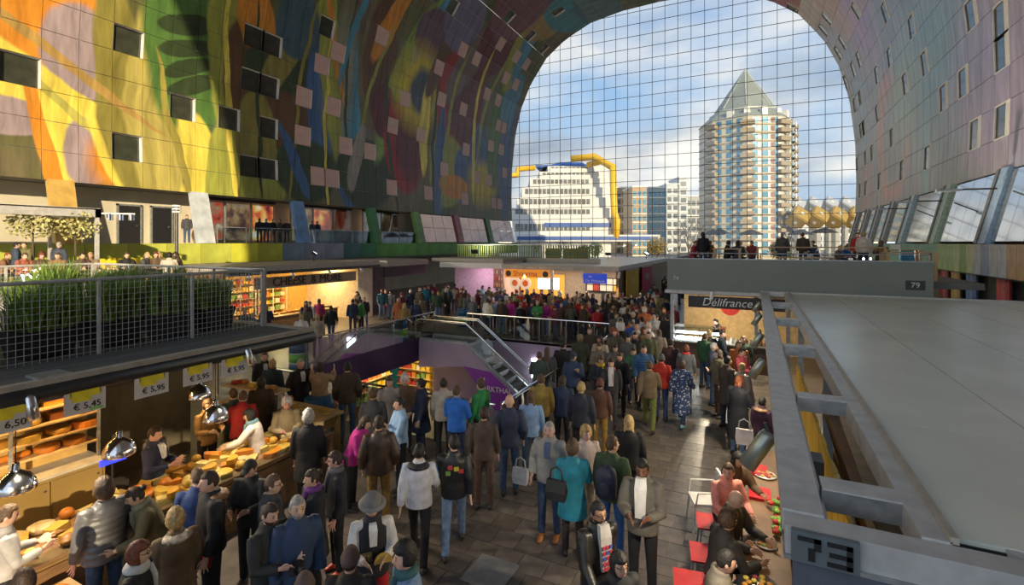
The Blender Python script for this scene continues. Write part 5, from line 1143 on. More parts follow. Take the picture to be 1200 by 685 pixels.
# dark stall next to it, pink stall, and the far food stalls
D0 = thing('dark_stall', 'unlit black stall between the corner shop and the pink stall', 'stall', (-22, 25.6, 0)); MB().ext((-4, 0, 3.1), (.2, 4.6, 3.5)).build('roof', roof_tan, D0); MB().ext((-.1, 0, 2.4), (0, 4.5, 3.1)).build('fascia', black_m, D0); MB().ext((-4, 0, 0), (-3.9, 4.6, 3.1)).build('back_wall', conc_d, D0)
for k in range(5):
    l_ = MB().lathe([(.14, -.1), (.12, .05), (.02, .1)], n=12).build('hanging_shade', steel_d, D0, loc=(-.5, .5 + .85 * k, 2.5))
C0 = thing('pink_lit_stall', 'white fronted stall glowing with pink light', 'stall', (-21.8, 30.6, 0)); MB().ext((0, 0, 3.3), (6.0, 7, 3.55)).build('roof', roof_tan, C0); MB().ext((.8, -.12, 2.88), (6.0, 0, 3.26)).build('fascia', white_m, C0); MB().ext((0, 3.2, 0), (6.0, 3.3, 3.3)).build('back_wall', mat('wall_blush', (.66, .56, .60), .6), C0); MB().ext((3.6, 3.05, 1.2), (5.4, 3.2, 2.9)).build('bottle_shelf', wood_d, C0)
MB().ext((5.95, 0, 0), (6.05, 3.2, 3.3)).build('side_wall', MATS['wall_blush'], C0)
pk = mat('neon_pink', (1, .2, .6), .4, emit=(1, .12, .55), estr=6)
for x in (1.9, 2.9, 4.6): MB().tube([(x, 1.5, 3.12), (x + .5, 1.5, 3.12)], .05).build('neon_tube', pk, C0)
light('pink_lamp', 'AREA', (3.2, 1.4, 3.1), 110, (1, .6, .80), 2.0, C0)
for k in range(24): MB().lathe([(.04, 0), (.045, .18), (.02, .25), (.02, .32)], n=8).build('bottle', random.choice(goods), C0, loc=(3.75 + .2 * (k % 8), 3.0, 1.3 + .5 * (k // 8)))
F0 = thing('food_stall', 'white roofed food stall with orange and blue signs at the middle', 'stall', (-15.6, 30.2, 0))
MB().ext((0, 0, 3.0), (8.0, 20, 3.2)).build('roof', mat('roof_white_felt', (.82, .81, .79), .3, var=.06, scale=.6), F0); MB().ext((-.05, -.08, 2.92), (8.06, 0, 3.22)).build('roof_edge', roof_tan, F0); MB().ext((8.0, 0, 2.95), (8.08, 20, 3.22)).build('roof_side_edge', f_m, F0)
MB().ext((0, 3.0, 0), (8.0, 3.1, 3.0)).build('back_wall', mat('stall_wall_greige', (.32, .27, .24), .7), F0); MB().ext((3.45, .05, 0), (3.65, .25, 3.0)).build('pillar', steel, F0); MB().ext((7.85, .05, 0), (8.0, 20, 3.0)).build('side_wall', wood_d, F0)
os_ = thing('orange_sign', 'orange-red lettered sign board of the food stall', 'sign', (-15.3, 29.98, 2.35)); MB().ext((0, 0, 0), (3.2, .08, .55)).build('board', mat('sign_orange', (.75, .30, .03), .5, emit=(.8, .25, .02), estr=.5), os_); text_obj('Shoarma', .5, mat('letters_red', (.5, .02, .02), .5), os_, (1.5, -.012, .27), (R(90), 0, 0)); [MB().lathe([(.2, 0), (.2, .03), (.01, .03)], n=16, M=Matrix.Rotation(R(90), 3, 'X')).build('disc', black_m, os_, loc=(x, 0, .27)) for x in (.25, 2.95)]
for a in (0, 2.6): MB().ext((.2 + a, .03, .5), (.25 + a, .16, .62)).build('hook', steel, os_)
mn = thing('menu_board', 'glowing white menu board under the orange sign', 'menu', (-13.4, 31.2, 1.55)); MB().ext((0, 0, 0), (1.5, .1, .75)).build('panel', lamp_c, mn); MB().ext((-.05, .1, -.05), (1.55, .14, .8)).build('frame', steel_d, mn); MB().ext((.7, .1, -1.55), (.8, .18, 0)).build('stand', steel_d, mn)
for k, x in enumerate((-15.0, -14.2)):
    o = thing('meat_picture', ['round glowing food picture at the left of the stall', 'round glowing food picture right of the other'][k], 'picture', (x, 30.9, 1.9)); MB().lathe([(.42, 0), (.42, .04), (.01, .04)], n=20, M=Matrix.Rotation(R(90), 3, 'X')).build('disc', mat('disc_cream', (.8, .7, .6), .5, emit=(.8, .6, .45), estr=.5), o); MB().lathe([(.22, 0), (.22, .02), (.01, .02)], n=16, M=Matrix.Rotation(R(90), 3, 'X')).build('print', mat('disc_print', (.6, .15, .03), .5, emit=(.6, .12, .02), estr=.4), o, loc=(0, -.04, 0)); MB().tube([(0, .05, -1.9), (0, .05, 0)], .03).build('stand', steel_d, o)
orw = MB().ext((0, 2.9, .3), (3.4, 3.0, 2.4)).build('lit_back_panel', mat('panel_orange_lit', (.7, .35, .06), .5, emit=(.8, .35, .05), estr=.5), F0)
ms = thing('wall_menu', 'dark framed menu with white tiles on the greige wall', 'menu', (-10.6, 33.08, 1.3)); MB().ext((0, 0, 0), (2.4, .08, 1.0)).build('board', black_m, ms); [MB().ext((.1 + .46 * k, -.03, .1 + .45 * j), (.5 + .46 * k, 0, .48 + .45 * j)).build('tile', random.choice([white_m, goods[4], goods[0], white_m]), ms) for k in range(5) for j in range(2)]; MB().ext((1.1, .02, -1.3), (1.3, .08, 0)).build('stand', steel_d, ms)
bs = thing('blue_sign', 'small royal blue sign hanging at the food stall corner', 'sign', (-9.0, 29.95, 2.15)); MB().ext((-.75, -.03, 0), (.75, .03, .62)).build('board', mat('sign_blue', (.02, .06, .5), .5, emit=(.02, .06, .55), estr=.5), bs); text_obj('De Vishoeve', .24, white_m, bs, (0, -.04, .16), (R(90), 0, 0)); text_obj('De', .2, white_m, bs, (-.3, -.04, .43), (R(90), 0, 0)); [MB().tube([(x, 0, .62), (x, .16, .84)], .015).build('hanger', steel, bs) for x in (-.5, .5)]
for k, (y, c, lab) in enumerate([(31.6, (.75, .5, .03), 'yellow hanging banner on the food stall side'), (36.5, (.55, .02, .10), 'crimson hanging banner farther along the food stall')]):
    o = thing('side_banner', lab, 'banner', (-7.46, y, 0)); MB().ext((0, 0, 1.0), (.05, 3.6, 2.85)).build('cloth', mat('banner_cloth_%d' % k, c, .7), o); MB().tube([(.03, 0, 2.9), (.03, 3.6, 2.9)], .025).build('bar', steel, o); MB().ext((.05, 1.2, 1.9), (.06, 2.4, 2.4)).build('print', black_m if k else goods[0], o); MB().ext((0, 1.7, 0), (.05, 1.8, 1.0)).build('foot', steel_d, o)
for k in range(3): light('food_stall_lamp', 'AREA', (1.6 + 2.6 * k, 1.3, 2.9), 80, (1, .76, .48), .8, F0)
for k, px in enumerate((615, 682, 725)):
    x, z = at_Y(px, 312, 30.0); can_lamp(x, 30.1, 2.72, f'can spotlight on the food stall roof edge, {ORD[k]} from the left', (R(-35), 0, 0), 1.5, 520, m=white_m, grp='food stall roof spotlights')
# wicker seats and rail on the white roof, green railing of the far terrace
for k, (px, w_) in enumerate([(648, 1.3), (668, 1.2), (681, 1.2)]):
    x, y = at_depth(px, 46); o = thing('wicker_sofa', ['wicker sofa on the white roof beside the green railing', 'middle wicker sofa on the white roof', 'right wicker sofa on the white roof'][k], 'sofa', (x, y, 3.21), PSI); wk = mat('wicker_tan', (.34, .22, .10), .7, bump=.5, bscale=60)
    MB().ext((-w_ / 2, -.4, 0), (w_ / 2, .4, .4)).build('base', wk, o); MB().ext((-w_ / 2, .25, .4), (w_ / 2, .4, .95)).build('backrest', wk, o); [MB().ext((s_ * w_ / 2 - .08, -.4, .4), (s_ * w_ / 2 + .08, .25, .65)).build('armrest', wk, o) for s_ in (-1, 1)]; MB().ext((-w_ / 2 + .1, -.38, .4), (w_ / 2 - .1, .24, .52)).build('cushion', mat('cushion_teal', (.08, .25, .32), .8), o)
wr = thing('terrace_rail', 'pale pipe railing in front of the wicker sofas', 'railing', (*at_depth(640, 37.5), 3.21)); a_, b_ = at_depth(640, 37.5), at_depth(690, 36.0); dv = Vector((b_[0] - a_[0], b_[1] - a_[1], 0))
for z in (.45, 1.0): MB().tube([(0, 0, z), dv + Vector((0, 0, z))], .03).build('rail', tan_m, wr)
for k in range(4): MB().tube([dv * (k / 3), dv * (k / 3) + Vector((0, 0, 1.0))], .03).build('post', tan_m, wr)
gr_ = thing('terrace_fence', 'long green slatted railing on the roofs at the far left', 'railing', (-22.0, 34.6, 3.55)); sl = MB().ext((-.05, -.02, 0), (.05, .02, .95)).mesh('slat', mat('slat_green', (.16, .22, .06), .6, var=.3)); gdir = Vector((6.0, 8.0, 0))
for k in range(60): place('slat', sl, gr_, (k * .2, .02 * (k % 2), 0))
MB().ext((-.1, -.03, .95), (12, .03, 1.0)).build('top_rail', steel, gr_); MB().ext((-.1, -.03, -.34), (12, .03, -.02)).build('bottom_rail', roof_tan, gr_)
MB().ext((5.9, .0, -3.55), (12, .1, -.34)).build('rear_support', conc_d, gr_)
umb_boxes = [(606, 'round dark shrub on the far terrace left'), (616, 'round dark shrub, second on the far terrace'), (638, 'round dark shrub, third on the far terrace'), (673, 'round dark shrub, right on the far terrace')]

# ================================================================== sunny terrace on the left
ter = thing('left_terrace_stall', 'stall roof terrace in the sun along the left wall', 'stall', (-28.6, 6.2, 0)); MB().ext((0, 0, 2.7), (7.4, 8.2, 2.98)).build('roof_deck', conc_d, ter)
MB().ext((7.3, 0, 2.6), (7.5, 8.2, 3.02)).build('edge', f_m, ter)
for x in (.1, 7.2):
    for y in (.1, 4, 8): MB().ext((x - .06, y - .06, 0), (x + .06, y + .06, 2.7)).build('post', steel, ter)
can = thing('terrace_canopy', 'pale steel frame canopy over the left terrace', 'canopy', (-26.8, 6.8, 2.985)); cz = 2.75
MB().ext((-1.6, -1.5, cz), (2.6, -1.3, cz + .35)).build('beam', f_m, can); MB().ext((-1.6, 3.8, cz), (2.6, 4.0, cz + .3)).build('beam', f_m, can); MB().ext((2.4, -1.5, cz), (2.6, 4.0, cz + .35)).build('beam', f_m, can); MB().ext((-1.6, -1.5, cz + .3), (2.6, 4.0, cz + .36)).build('roof_sheet', white_m, can)
for x, y in ((2.5, 3.9), (-1.5, 3.9), (2.5, -.5), (-1.5, -.5)): MB().ext((x - .06, y - .06, 0), (x + .06, y + .06, cz)).build('post', f_m, can)
MB().beam((2.5, 4.0, cz + .17), (3.3, 4.9, cz + .17), .06).build('lamp_arm', f_m, can)
for k in range(3):
    MB().lathe([(.11, -.15), (.11, .1), (.02, .14)], n=12).build('floodlight', chrome, can, loc=(2.72 + .25 * k, 4.25 + .28 * k, cz + .04))
lp = thing('lamp_post', 'slim dark lamp post with pale cap at the end of the left terrace', 'lamp', (*at_depth(207, 20), 2.6)); MB().tube([(0, 0, 0), (0, 0, 3.3)], .06, 10).build('pole', steel_d, lp); [MB().lathe([(.16, 3.3 + .12 * k), (.16, 3.37 + .12 * k)], n=16).build('cap_ring', white_m, lp) for k in range(3)]
MB().lathe([(.1, 3.3), (.1, 3.62)], n=16).build('cap_core', steel_d, lp)
olive = mat('olive_leaf_pale', (.42, .40, .16), .6, var=.4)
def olive_tree(px, py, d, r, label, seed):
    x, y = at_depth(px, d); t = thing('olive_tree', label, 'tree', (x, y, 2.985), group='pale leaved trees on the left terrace'); rg_ = random.Random(seed); zc = EYE - (py - HY) * d / FOC - 2.985
    MB().lathe([(.24, 0), (.3, .45), (.26, .45), (.24, .4), (.01, .4)], n=16).build('pot', conc, t); MB().tube([(0, 0, .3), (.05, 0, zc)], [.05, .03], 6).build('trunk', twig, t)
    lf = MB()
    for k in range(420):
        u = Vector((rg_.gauss(0, 1), rg_.gauss(0, 1), rg_.gauss(0, 1))).normalized() * (rg_.random() ** .45) * r; u.z *= .75
        c = Vector((0, 0, zc)) + u; a = Vector((rg_.uniform(-1, 1), rg_.uniform(-1, 1), rg_.uniform(-1, 1))).normalized() * .075; b = a.orthogonal().normalized() * .05; lf.add([c - a, c + b, c + a, c - b], [(0, 1, 2, 3)])
    lf.build('foliage', olive, t)
olive_tree(38, 262, 19, .8, 'pale leaved tree at the left picture edge', 1); olive_tree(88, 263, 20, .85, 'pale leaved tree second along the left terrace', 2)
for k, px in enumerate((35, 95, 150, 195)):
    x, y = at_depth(px, 19.0); table(x, y, 2.985, 1.6, .7, .74, f'wooden table on the sunny left terrace, {ORD[k]} from the left')
yl = thing('yellow_bench', 'yellow bench back along the sunny terrace', 'bench', (-27.6, 12.4, 2.985)); MB().ext((-.25, 0, .4), (.25, 2.0, .46)).build('seat', wood, yl); MB().ext((-.3, 0, .46), (-.22, 2.0, .95)).build('backrest', grn_m if False else yel_m, yl); [MB().ext((-.2, y, 0), (.2, y + .06, .4)).build('leg', steel, yl) for y in (.1, 1.0, 1.85)]
# ================================================================== floodlights added on the stall roofs to brighten the vault and hall
def flood(x, y, z, aim, watt, label, col=(1, .86, .66)):
    t = thing('added_floodlight', label, 'lamp', (x, y, z), group='added floodlights aimed at the vault'); d = (Vector(aim) - Vector((x, y, z + .45))).normalized()
    MB().tube([(0, 0, 0), (0, 0, .3)], .03).build('stand', steel_d, t); q = d.to_track_quat('-Z', 'Y')
    M = q.to_matrix(); hb = MB().box((0, 0, .45), (.5, .32, .16), M).build('housing', steel_d, t); MB().box(Vector((0, 0, .45)) + d * .085, (.44, .26, .01), M).build('lens', lamp_c, t)
    l = light('flood_beam', 'AREA', Vector((0, 0, .45)) + d * .11, watt, col, .44, t, q.to_euler(), .26); l.data.spread = R(150)

fl_spots = [(-14.5, 1.0, 2.99, (-24, 34, 30), 150, 'added floodlight on the cheese stall roof behind the planters'), (-24.5, 22.0, 3.56, (-12, 40, 33), 250, 'added floodlight on the corner shop roof'), (-19.5, 33.0, 3.56, (-24, 52, 26), 150, 'added floodlight on the pink stall roof'), (-12.0, 44.0, 3.21, (-14, 56, 33), 250, 'added floodlight on the white food stall roof'), (-9.0, 46.0, 3.21, (6, 44, 24), 600, 'second added floodlight on the white food stall roof'), (4.5, 27.5, 3.425, (3, 20, 28), 600, 'added floodlight on the bakery terrace'), (-23.0, 8.0, 2.985, (9, 34, 16), 800, 'added floodlight on the sunny left terrace')]
for a in fl_spots: flood(*a)
# ================================================================== people
skin_m = mat('skin', objcol=True, rough=.5, var=.06, scale=8); cloth_m = mat('clothing', objcol=True, rough=.78, var=.22, scale=7, bump=.45, bscale=11); leather_m = mat('clothing_sheen', objcol=True, rough=.42, var=.2, scale=7, bump=.5, bscale=12)
hair_m = mat('hair', objcol=True, rough=.6, var=.45, scale=26, bump=.6, bscale=45); eye_m = mat('eye_dark', (.015, .012, .01), .3); lip_m = mat('lips', (.30, .09, .08), .5); denim_m = mat('denim', objcol=True, rough=.8, var=.3, scale=14, bump=.3, bscale=30)
def patterned(name, kind):
    m = mat(name, objcol=True, rough=.75, var=.15, scale=7, bump=.4, bscale=11); t = m.node_tree; p = t.nodes['Principled BSDF']; src = p.inputs['Base Color'].links[0].from_socket
    tc = N(t, 'ShaderNodeTexCoord')
    if kind == 'dots':
        v = N(t, 'ShaderNodeTexVoronoi'); v.inputs['Scale'].default_value = 17; t.links.new(tc.outputs['Object'], v.inputs['Vector']); out = v.outputs['Distance']; a, b = .34, .28
    else:
        v = N(t, 'ShaderNodeTexWave', bands_direction='Z'); v.inputs['Scale'].default_value = 7; t.links.new(tc.outputs['Object'], v.inputs['Vector']); out = v.outputs['Fac']; a, b = .55, .65
    mr = N(t, 'ShaderNodeMapRange'); mr.inputs[1].default_value = a; mr.inputs[2].default_value = b; t.links.new(out, mr.inputs[0])
    mi = N(t, 'ShaderNodeMix', data_type='RGBA'); mi.inputs[7].default_value = (.62, .62, .62, 1); t.links.new(mr.outputs[0], mi.inputs[0]); t.links.new(src, mi.inputs[6]); t.links.new(mi.outputs[2], p.inputs['Base Color'])
    return m
dot_m = patterned('clothing_dotted', 'dots'); stripe_m = patterned('clothing_striped', 'stripes')
def rotx(a): return Matrix.Rotation(R(a), 3, 'X')
POSES = {  # lean, head yaw, head pitch, (hip, knee) left/right, arms: flex, abduct, elbow, inward
    'stand': dict(aL=(4, 9, 16, 4), aR=(2, 10, 20, 4)),
    'standl': dict(hy=38, aL=(6, 8, 24, 8), aR=(0, 11, 14, 0), lL=(6, 8)),
    'standr': dict(hy=-38, aL=(2, 10, 18, 2), aR=(8, 8, 30, 10), lR=(6, 8)),
    'front': dict(hp=14, aL=(14, 10, 82, 32), aR=(16, 10, 78, 34)),
    'phone': dict(hp=20, aL=(24, 12, 108, 30), aR=(4, 10, 18, 2)),
    'walk': dict(lL=(24, 6), lR=(-18, 14), aL=(-20, 9, 14, 0), aR=(22, 9, 28, 4)),
    'walkb': dict(hy=20, lL=(-16, 16), lR=(22, 5), aL=(18, 9, 26, 4), aR=(-16, 9, 16, 0)),
    'pocket': dict(aL=(-14, 16, 42, 20), aR=(-12, 17, 44, 20), lR=(5, 6)),
    'cross': dict(aL=(22, 6, 92, 66), aR=(20, 6, 96, 62)),
    'reach': dict(lean=12, hp=16, aL=(52, 8, 30, 6), aR=(18, 10, 70, 20)),
    'raise': dict(hp=4, aL=(58, 14, 118, 22), aR=(54, 14, 120, 24)),
    'lean': dict(lean=20, hp=20, aL=(34, 8, 60, 18), aR=(28, 10, 66, 18)),
    'bag': dict(hy=-15, aL=(0, 12, 22, 2), aR=(10, 14, 95, 48)),
    'sit': dict(sit=1, lean=10, hp=12, aL=(38, 12, 62, 20), aR=(34, 12, 66, 20)),
    'sitl': dict(sit=1, lean=4, hy=40, hp=0, aL=(30, 14, 60, 22), aR=(24, 12, 50, 22)),
    'sitr': dict(sit=1, lean=6, hy=-40, hp=4, aL=(26, 12, 60, 20), aR=(36, 12, 62, 20)),
}
def head_fn(d):
    x, y, z = d.x * .076, d.y * .096, d.z * .118
    if z < 0: k = -d.z; x *= 1 - .26 * k * k; y = y * (1 - .12 * k * k) - .012 * k
    if d.y < -.5 and abs(d.z) < .5: y *= .95
    return Vector((x, y, z))
PC = {}
def pose_data(name):
    if name in PC: return PC[name]
    p = POSES[name]; T = {}
    legs = {1: p.get('lL', (0, 3)), -1: p.get('lR', (0, 3))}
    if p.get('sit'): legs = {1: (82, 84), -1: (80, 82)}
    J = {}; ext = []
    for s, (hf, kn) in legs.items():
        th = Vector((.03 * s, -math.sin(R(hf)), -math.cos(R(hf)))); sh = Vector((.015 * s, -math.sin(R(hf - kn)), -math.cos(R(hf - kn))))
        k = Vector((.092 * s, 0, 0)) + th * .43; a = k + sh * .42; J[s] = (k, a, hf - kn); ext.append(-a.z)
    hz = .085 + max(ext); hip = Vector((0, 0, hz))
    T['legs'] = {s: [hip + Vector((.092 * s, 0, 0)), hip + k, hip + a, an] for s, (k, a, an) in J.items()}
    M = rotx(p.get('lean', 0))
    sp = lambda z, y=0, x=0: hip + M @ Vector((x, y, z))
    T['hip'] = hip; T['M'] = M; T['sp'] = sp
    T['arms'] = {}
    for s, key in ((1, 'aL'), (-1, 'aR')):
        fl, ab, el, inw = p[key]
        sh = sp(.465, .0, .178 * s)
        u = Vector((math.sin(R(ab)) * s, -math.sin(R(fl)) * math.cos(R(ab)), -math.cos(R(fl)) * math.cos(R(ab)))); u = M @ u
        f0 = Vector((math.sin(R(ab)) * s * .5, -math.sin(R(fl + el)), -math.cos(R(fl + el))))
        f0 = Matrix.Rotation(R(-inw * s), 3, 'Z') @ f0; f0 = (M @ f0).normalized()
        e = sh + u * .285; w = e + f0 * .245; T['arms'][s] = (sh, e, w, f0)
    hc = sp(.665, -.018) + Vector((0, 0, .0)); T['hc'] = hc
    T['HM'] = (Matrix.Rotation(R(p.get('hy', 0)), 3, 'Z') @ rotx(p.get('hp', 0) * 1.0))
    T['top'] = hc.z + .125
    PC[name] = T
    return T
def remesh(mb, vox, smooth=4, dec=None, fac=.5):
    mods = [('REMESH', dict(mode='VOXEL', voxel_size=vox)), ('SMOOTH', dict(iterations=smooth, factor=fac))]
    if dec: mods.append(('DECIMATE', dict(ratio=dec)))
    me = evaluated(mb.mesh('raw'), mods); me.shade_smooth(); return me
def body_mesh(name):
    T = pose_data(name); sp = T['sp']; b = MB()
    def ring(c, rx, ry, M, n=14): return [c + M @ Vector((rx * math.cos(2 * math.pi * k / n), ry * math.sin(2 * math.pi * k / n), 0)) for k in range(n)]
    M = T['M']
    b.loft([ring(sp(z, y), rx, ry, M) for z, y, rx, ry in ((-.09, .01, .08, .07), (-.03, .01, .15, .11), (.04, .005, .15, .105), (.14, 0, .128, .09), (.28, 0, .15, .10), (.40, .005, .165, .095), (.47, .01, .13, .075), (.51, .01, .07, .06))])
    b.tube([sp(.48, .01), sp(.56, 0), T['hc'] - Vector((0, 0, .03))], [.062, .052, .055], 10)
    b.ell(T['hc'], None, 18, 14, T['HM'], head_fn)
    HM = T['HM']; hc = T['hc']
    b.tube([hc + HM @ Vector((0, -.088, .03)), hc + HM @ Vector((0, -.108, -.018)), hc + HM @ Vector((0, -.09, -.03))], [.008, .014, .012], 7, True)
    for s in (1, -1): b.ell(hc + HM @ Vector((.076 * s, .01, -.008)), (.012, .02, .03), 8, 6, HM)
    for s, (h, k, a, an) in T['legs'].items():
        b.tube([h + Vector((0, 0, .02)), h.lerp(k, .5), k, k.lerp(a, .35), a], [.082, .07, .052, .052, .036], 10, True)
        b.tube([a + Vector((0, .03, -.04)), a + Vector((0, -.08, -.055)), a + Vector((.01 * s, -.15, -.065))], [.034, .034, .02], 8, True)
    for s, (sh, e, w, f) in T['arms'].items():
        b.tube([sh + Vector((-.05 * s, 0, .0)), sh, sh.lerp(e, .5), e, e.lerp(w, .35), w], [.05, .055, .045, .038, .037, .026], 9, True)
        ref = Vector((0, -1, 1)); 
        if abs(f.dot(ref.normalized())) > .93: ref = Vector((1, 0, .3))
        wv = (ref - f * ref.dot(f)).normalized(); nv = f.cross(wv)
        pr_ = [[w + f * t + wv * (rw * math.cos(2 * math.pi * q / 10)) + nv * (rn * math.sin(2 * math.pi * q / 10)) for q in range(10)] for t, rw, rn in ((-.01, .024, .02), (.03, .038, .018), (.085, .042, .015), (.095, .036, .012))]
        b.loft(pr_)
        side = (-wv).cross(f); cur = nv * s * 1.0
        for q, Lf in enumerate((.066, .076, .072, .056)):
            o = (.031 - .0205 * q); sp_ = (.008 - .0055 * q) * 1.6
            p0 = w + f * .08 + wv * o; p1 = p0 + f * Lf * .5 + wv * sp_; p2 = p1 + f * Lf * .45 + wv * sp_ - nv * (.018 * s)
            b.tube([p0, p1, p2], [.0105, .0098, .0085], 6, True)
        t0 = w + f * .03 + wv * .034; b.tube([t0, t0 + f * .03 + wv * .028, t0 + f * .062 + wv * .03], [.013, .0115, .0095], 6, True)
    return remesh(b, .0092, 2, .22, .4)
def top_mesh(name, ty):
    T = pose_data(name); sp = T['sp']; M = T['M']; b = MB()
    sit = POSES[name].get('sit')
    def ring(c, rx, ry, Mx, n=18): return [c + Mx @ Vector((rx * math.cos(2 * math.pi * k / n), ry * math.sin(2 * math.pi * k / n), 0)) for k in range(n)]
    th = {'sweater': .014, 'jacket': .028, 'puffer': .045, 'coat': .032, 'longcoat': .036, 'vest': .02}[ty]
    rows = [(-.02, .0, .165, .125), (.06, 0, .162, .12), (.15, 0, .15, .11), (.28, 0, .168, .118), (.38, .005, .178, .113), (.445, .008, .168, .10), (.49, .01, .115, .085), (.525, .008, .072, .072)]
    rows = [(z, y, rx + th, ry + th) for z, y, rx, ry in rows]
    if ty in ('jacket', 'puffer', 'sweater', 'vest'): rows = [((-.09 if not sit else -.05), 0, .166 + th, .128 + th)] + rows
    I3 = Matrix.Identity(3); rg = []
    if ty in ('coat', 'longcoat') and not sit:
        L = .34 if ty == 'coat' else .56
        fwd = sum((T['legs'][s][1] + T['legs'][s][2] for s in (1, -1)), Vector()) / 4
        spread = abs(T['legs'][1][1].y - T['legs'][-1][1].y) * .5
        rg.append(ring(T['hip'] + Vector((0, fwd.y * .5, -L)), .205 + th, .17 + th + spread * .8, I3)); rg.append(ring(T['hip'] + Vector((0, fwd.y * .2, -L * .45)), .19 + th, .15 + th + spread * .35, I3))
    elif ty in ('coat', 'longcoat'): rg.append(ring(sp(-.09), .18 + th, .16 + th, M))
    fine = []
    for i, (z, y, rx, ry) in enumerate(rows): fine.append((z, y, rx, ry))
    if ty == 'puffer':
        f2 = []; n = 26
        zs_ = [r[0] for r in fine]
        for k in range(n + 1):
            z = zs_[0] + (zs_[-1] - zs_[0]) * k / n
            v = [float(np.interp(z, zs_, [r[c] for r in fine])) for c in (1, 2, 3)]; bl_ = .009 * (1 if k % 3 else -1.3)
            f2.append((z, v[0], v[1] + bl_, v[2] + bl_))
        fine = f2
    rg += [ring(sp(z, y), rx, ry, M) for z, y, rx, ry in fine]
    b.loft(rg)
    # collar
    b.tube([sp(.50, .015), sp(.575, .012)], [.082 + th * .5, .074 + th * .4], 14)
    if ty != 'vest':
        for s, (sh, e, w, f) in T['arms'].items():
            b.tube([sp(.43, .0, .09 * s), sh + Vector((0, 0, -.005)), sh.lerp(e, .5), e, e.lerp(w, .5), w - f * .012], [.085, .058 + th * .9, .053 + th * .9, .048 + th * .8, .044 + th * .7, .037 + th * .5], 12)
            b.ell(sh + Vector((-.012 * s, 0, -.012)), (.056 + th * .8, .058 + th * .8, .054 + th * .8), 12, 8)
    if ty in ('puffer',) : b.ell(sp(.52, .07), (.11, .05, .06), 12, 8)
    return remesh(b, .0145, 5 if ty != 'puffer' else 2, .55)
def legs_mesh(name, slim=0):
    T = pose_data(name); b = MB(); hip = T['hip']; M = T['M']
    b.loft([[hip + Vector((rx * math.cos(2 * math.pi * k / 14), ry * math.sin(2 * math.pi * k / 14), z)) for k in range(14)] for z, rx, ry in ((-.12, .10, .08), (-.06, .158, .122), (.02, .162, .122), (.08, .155, .115))])
    for s, (h, k, a, an) in T['legs'].items():
        b.tube([h + Vector((0, 0, -.02)), h.lerp(k, .45), k, k.lerp(a, .5), a + (a - k).normalized() * .015], [.094, .082, .066, .060, .056], 12)
        b.ell(k, (.066, .066, .066), 10, 8); b.ell(h, (.094, .098, .094), 10, 8)
    return remesh(b, .0155, 4, .6)
def shoe_mesh():
    b = MB(); rings = []
    for y, w, h, z in ((.095, .022, .05, .0), (.08, .036, .085, 0), (.03, .04, .10, 0), (-.04, .042, .085, 0), (-.10, .048, .06, 0), (-.15, .044, .045, 0), (-.18, .022, .03, .004)):
        rings.append([Vector((w * math.cos(t), y, z + max(0, h * .5 * (1 + math.sin(t))))) for t in [2 * math.pi * k / 12 for k in range(12)]])
    return b.loft(rings).mesh('shoe', leather_m, True)
SHOE = shoe_mesh()
HAIRS = {}
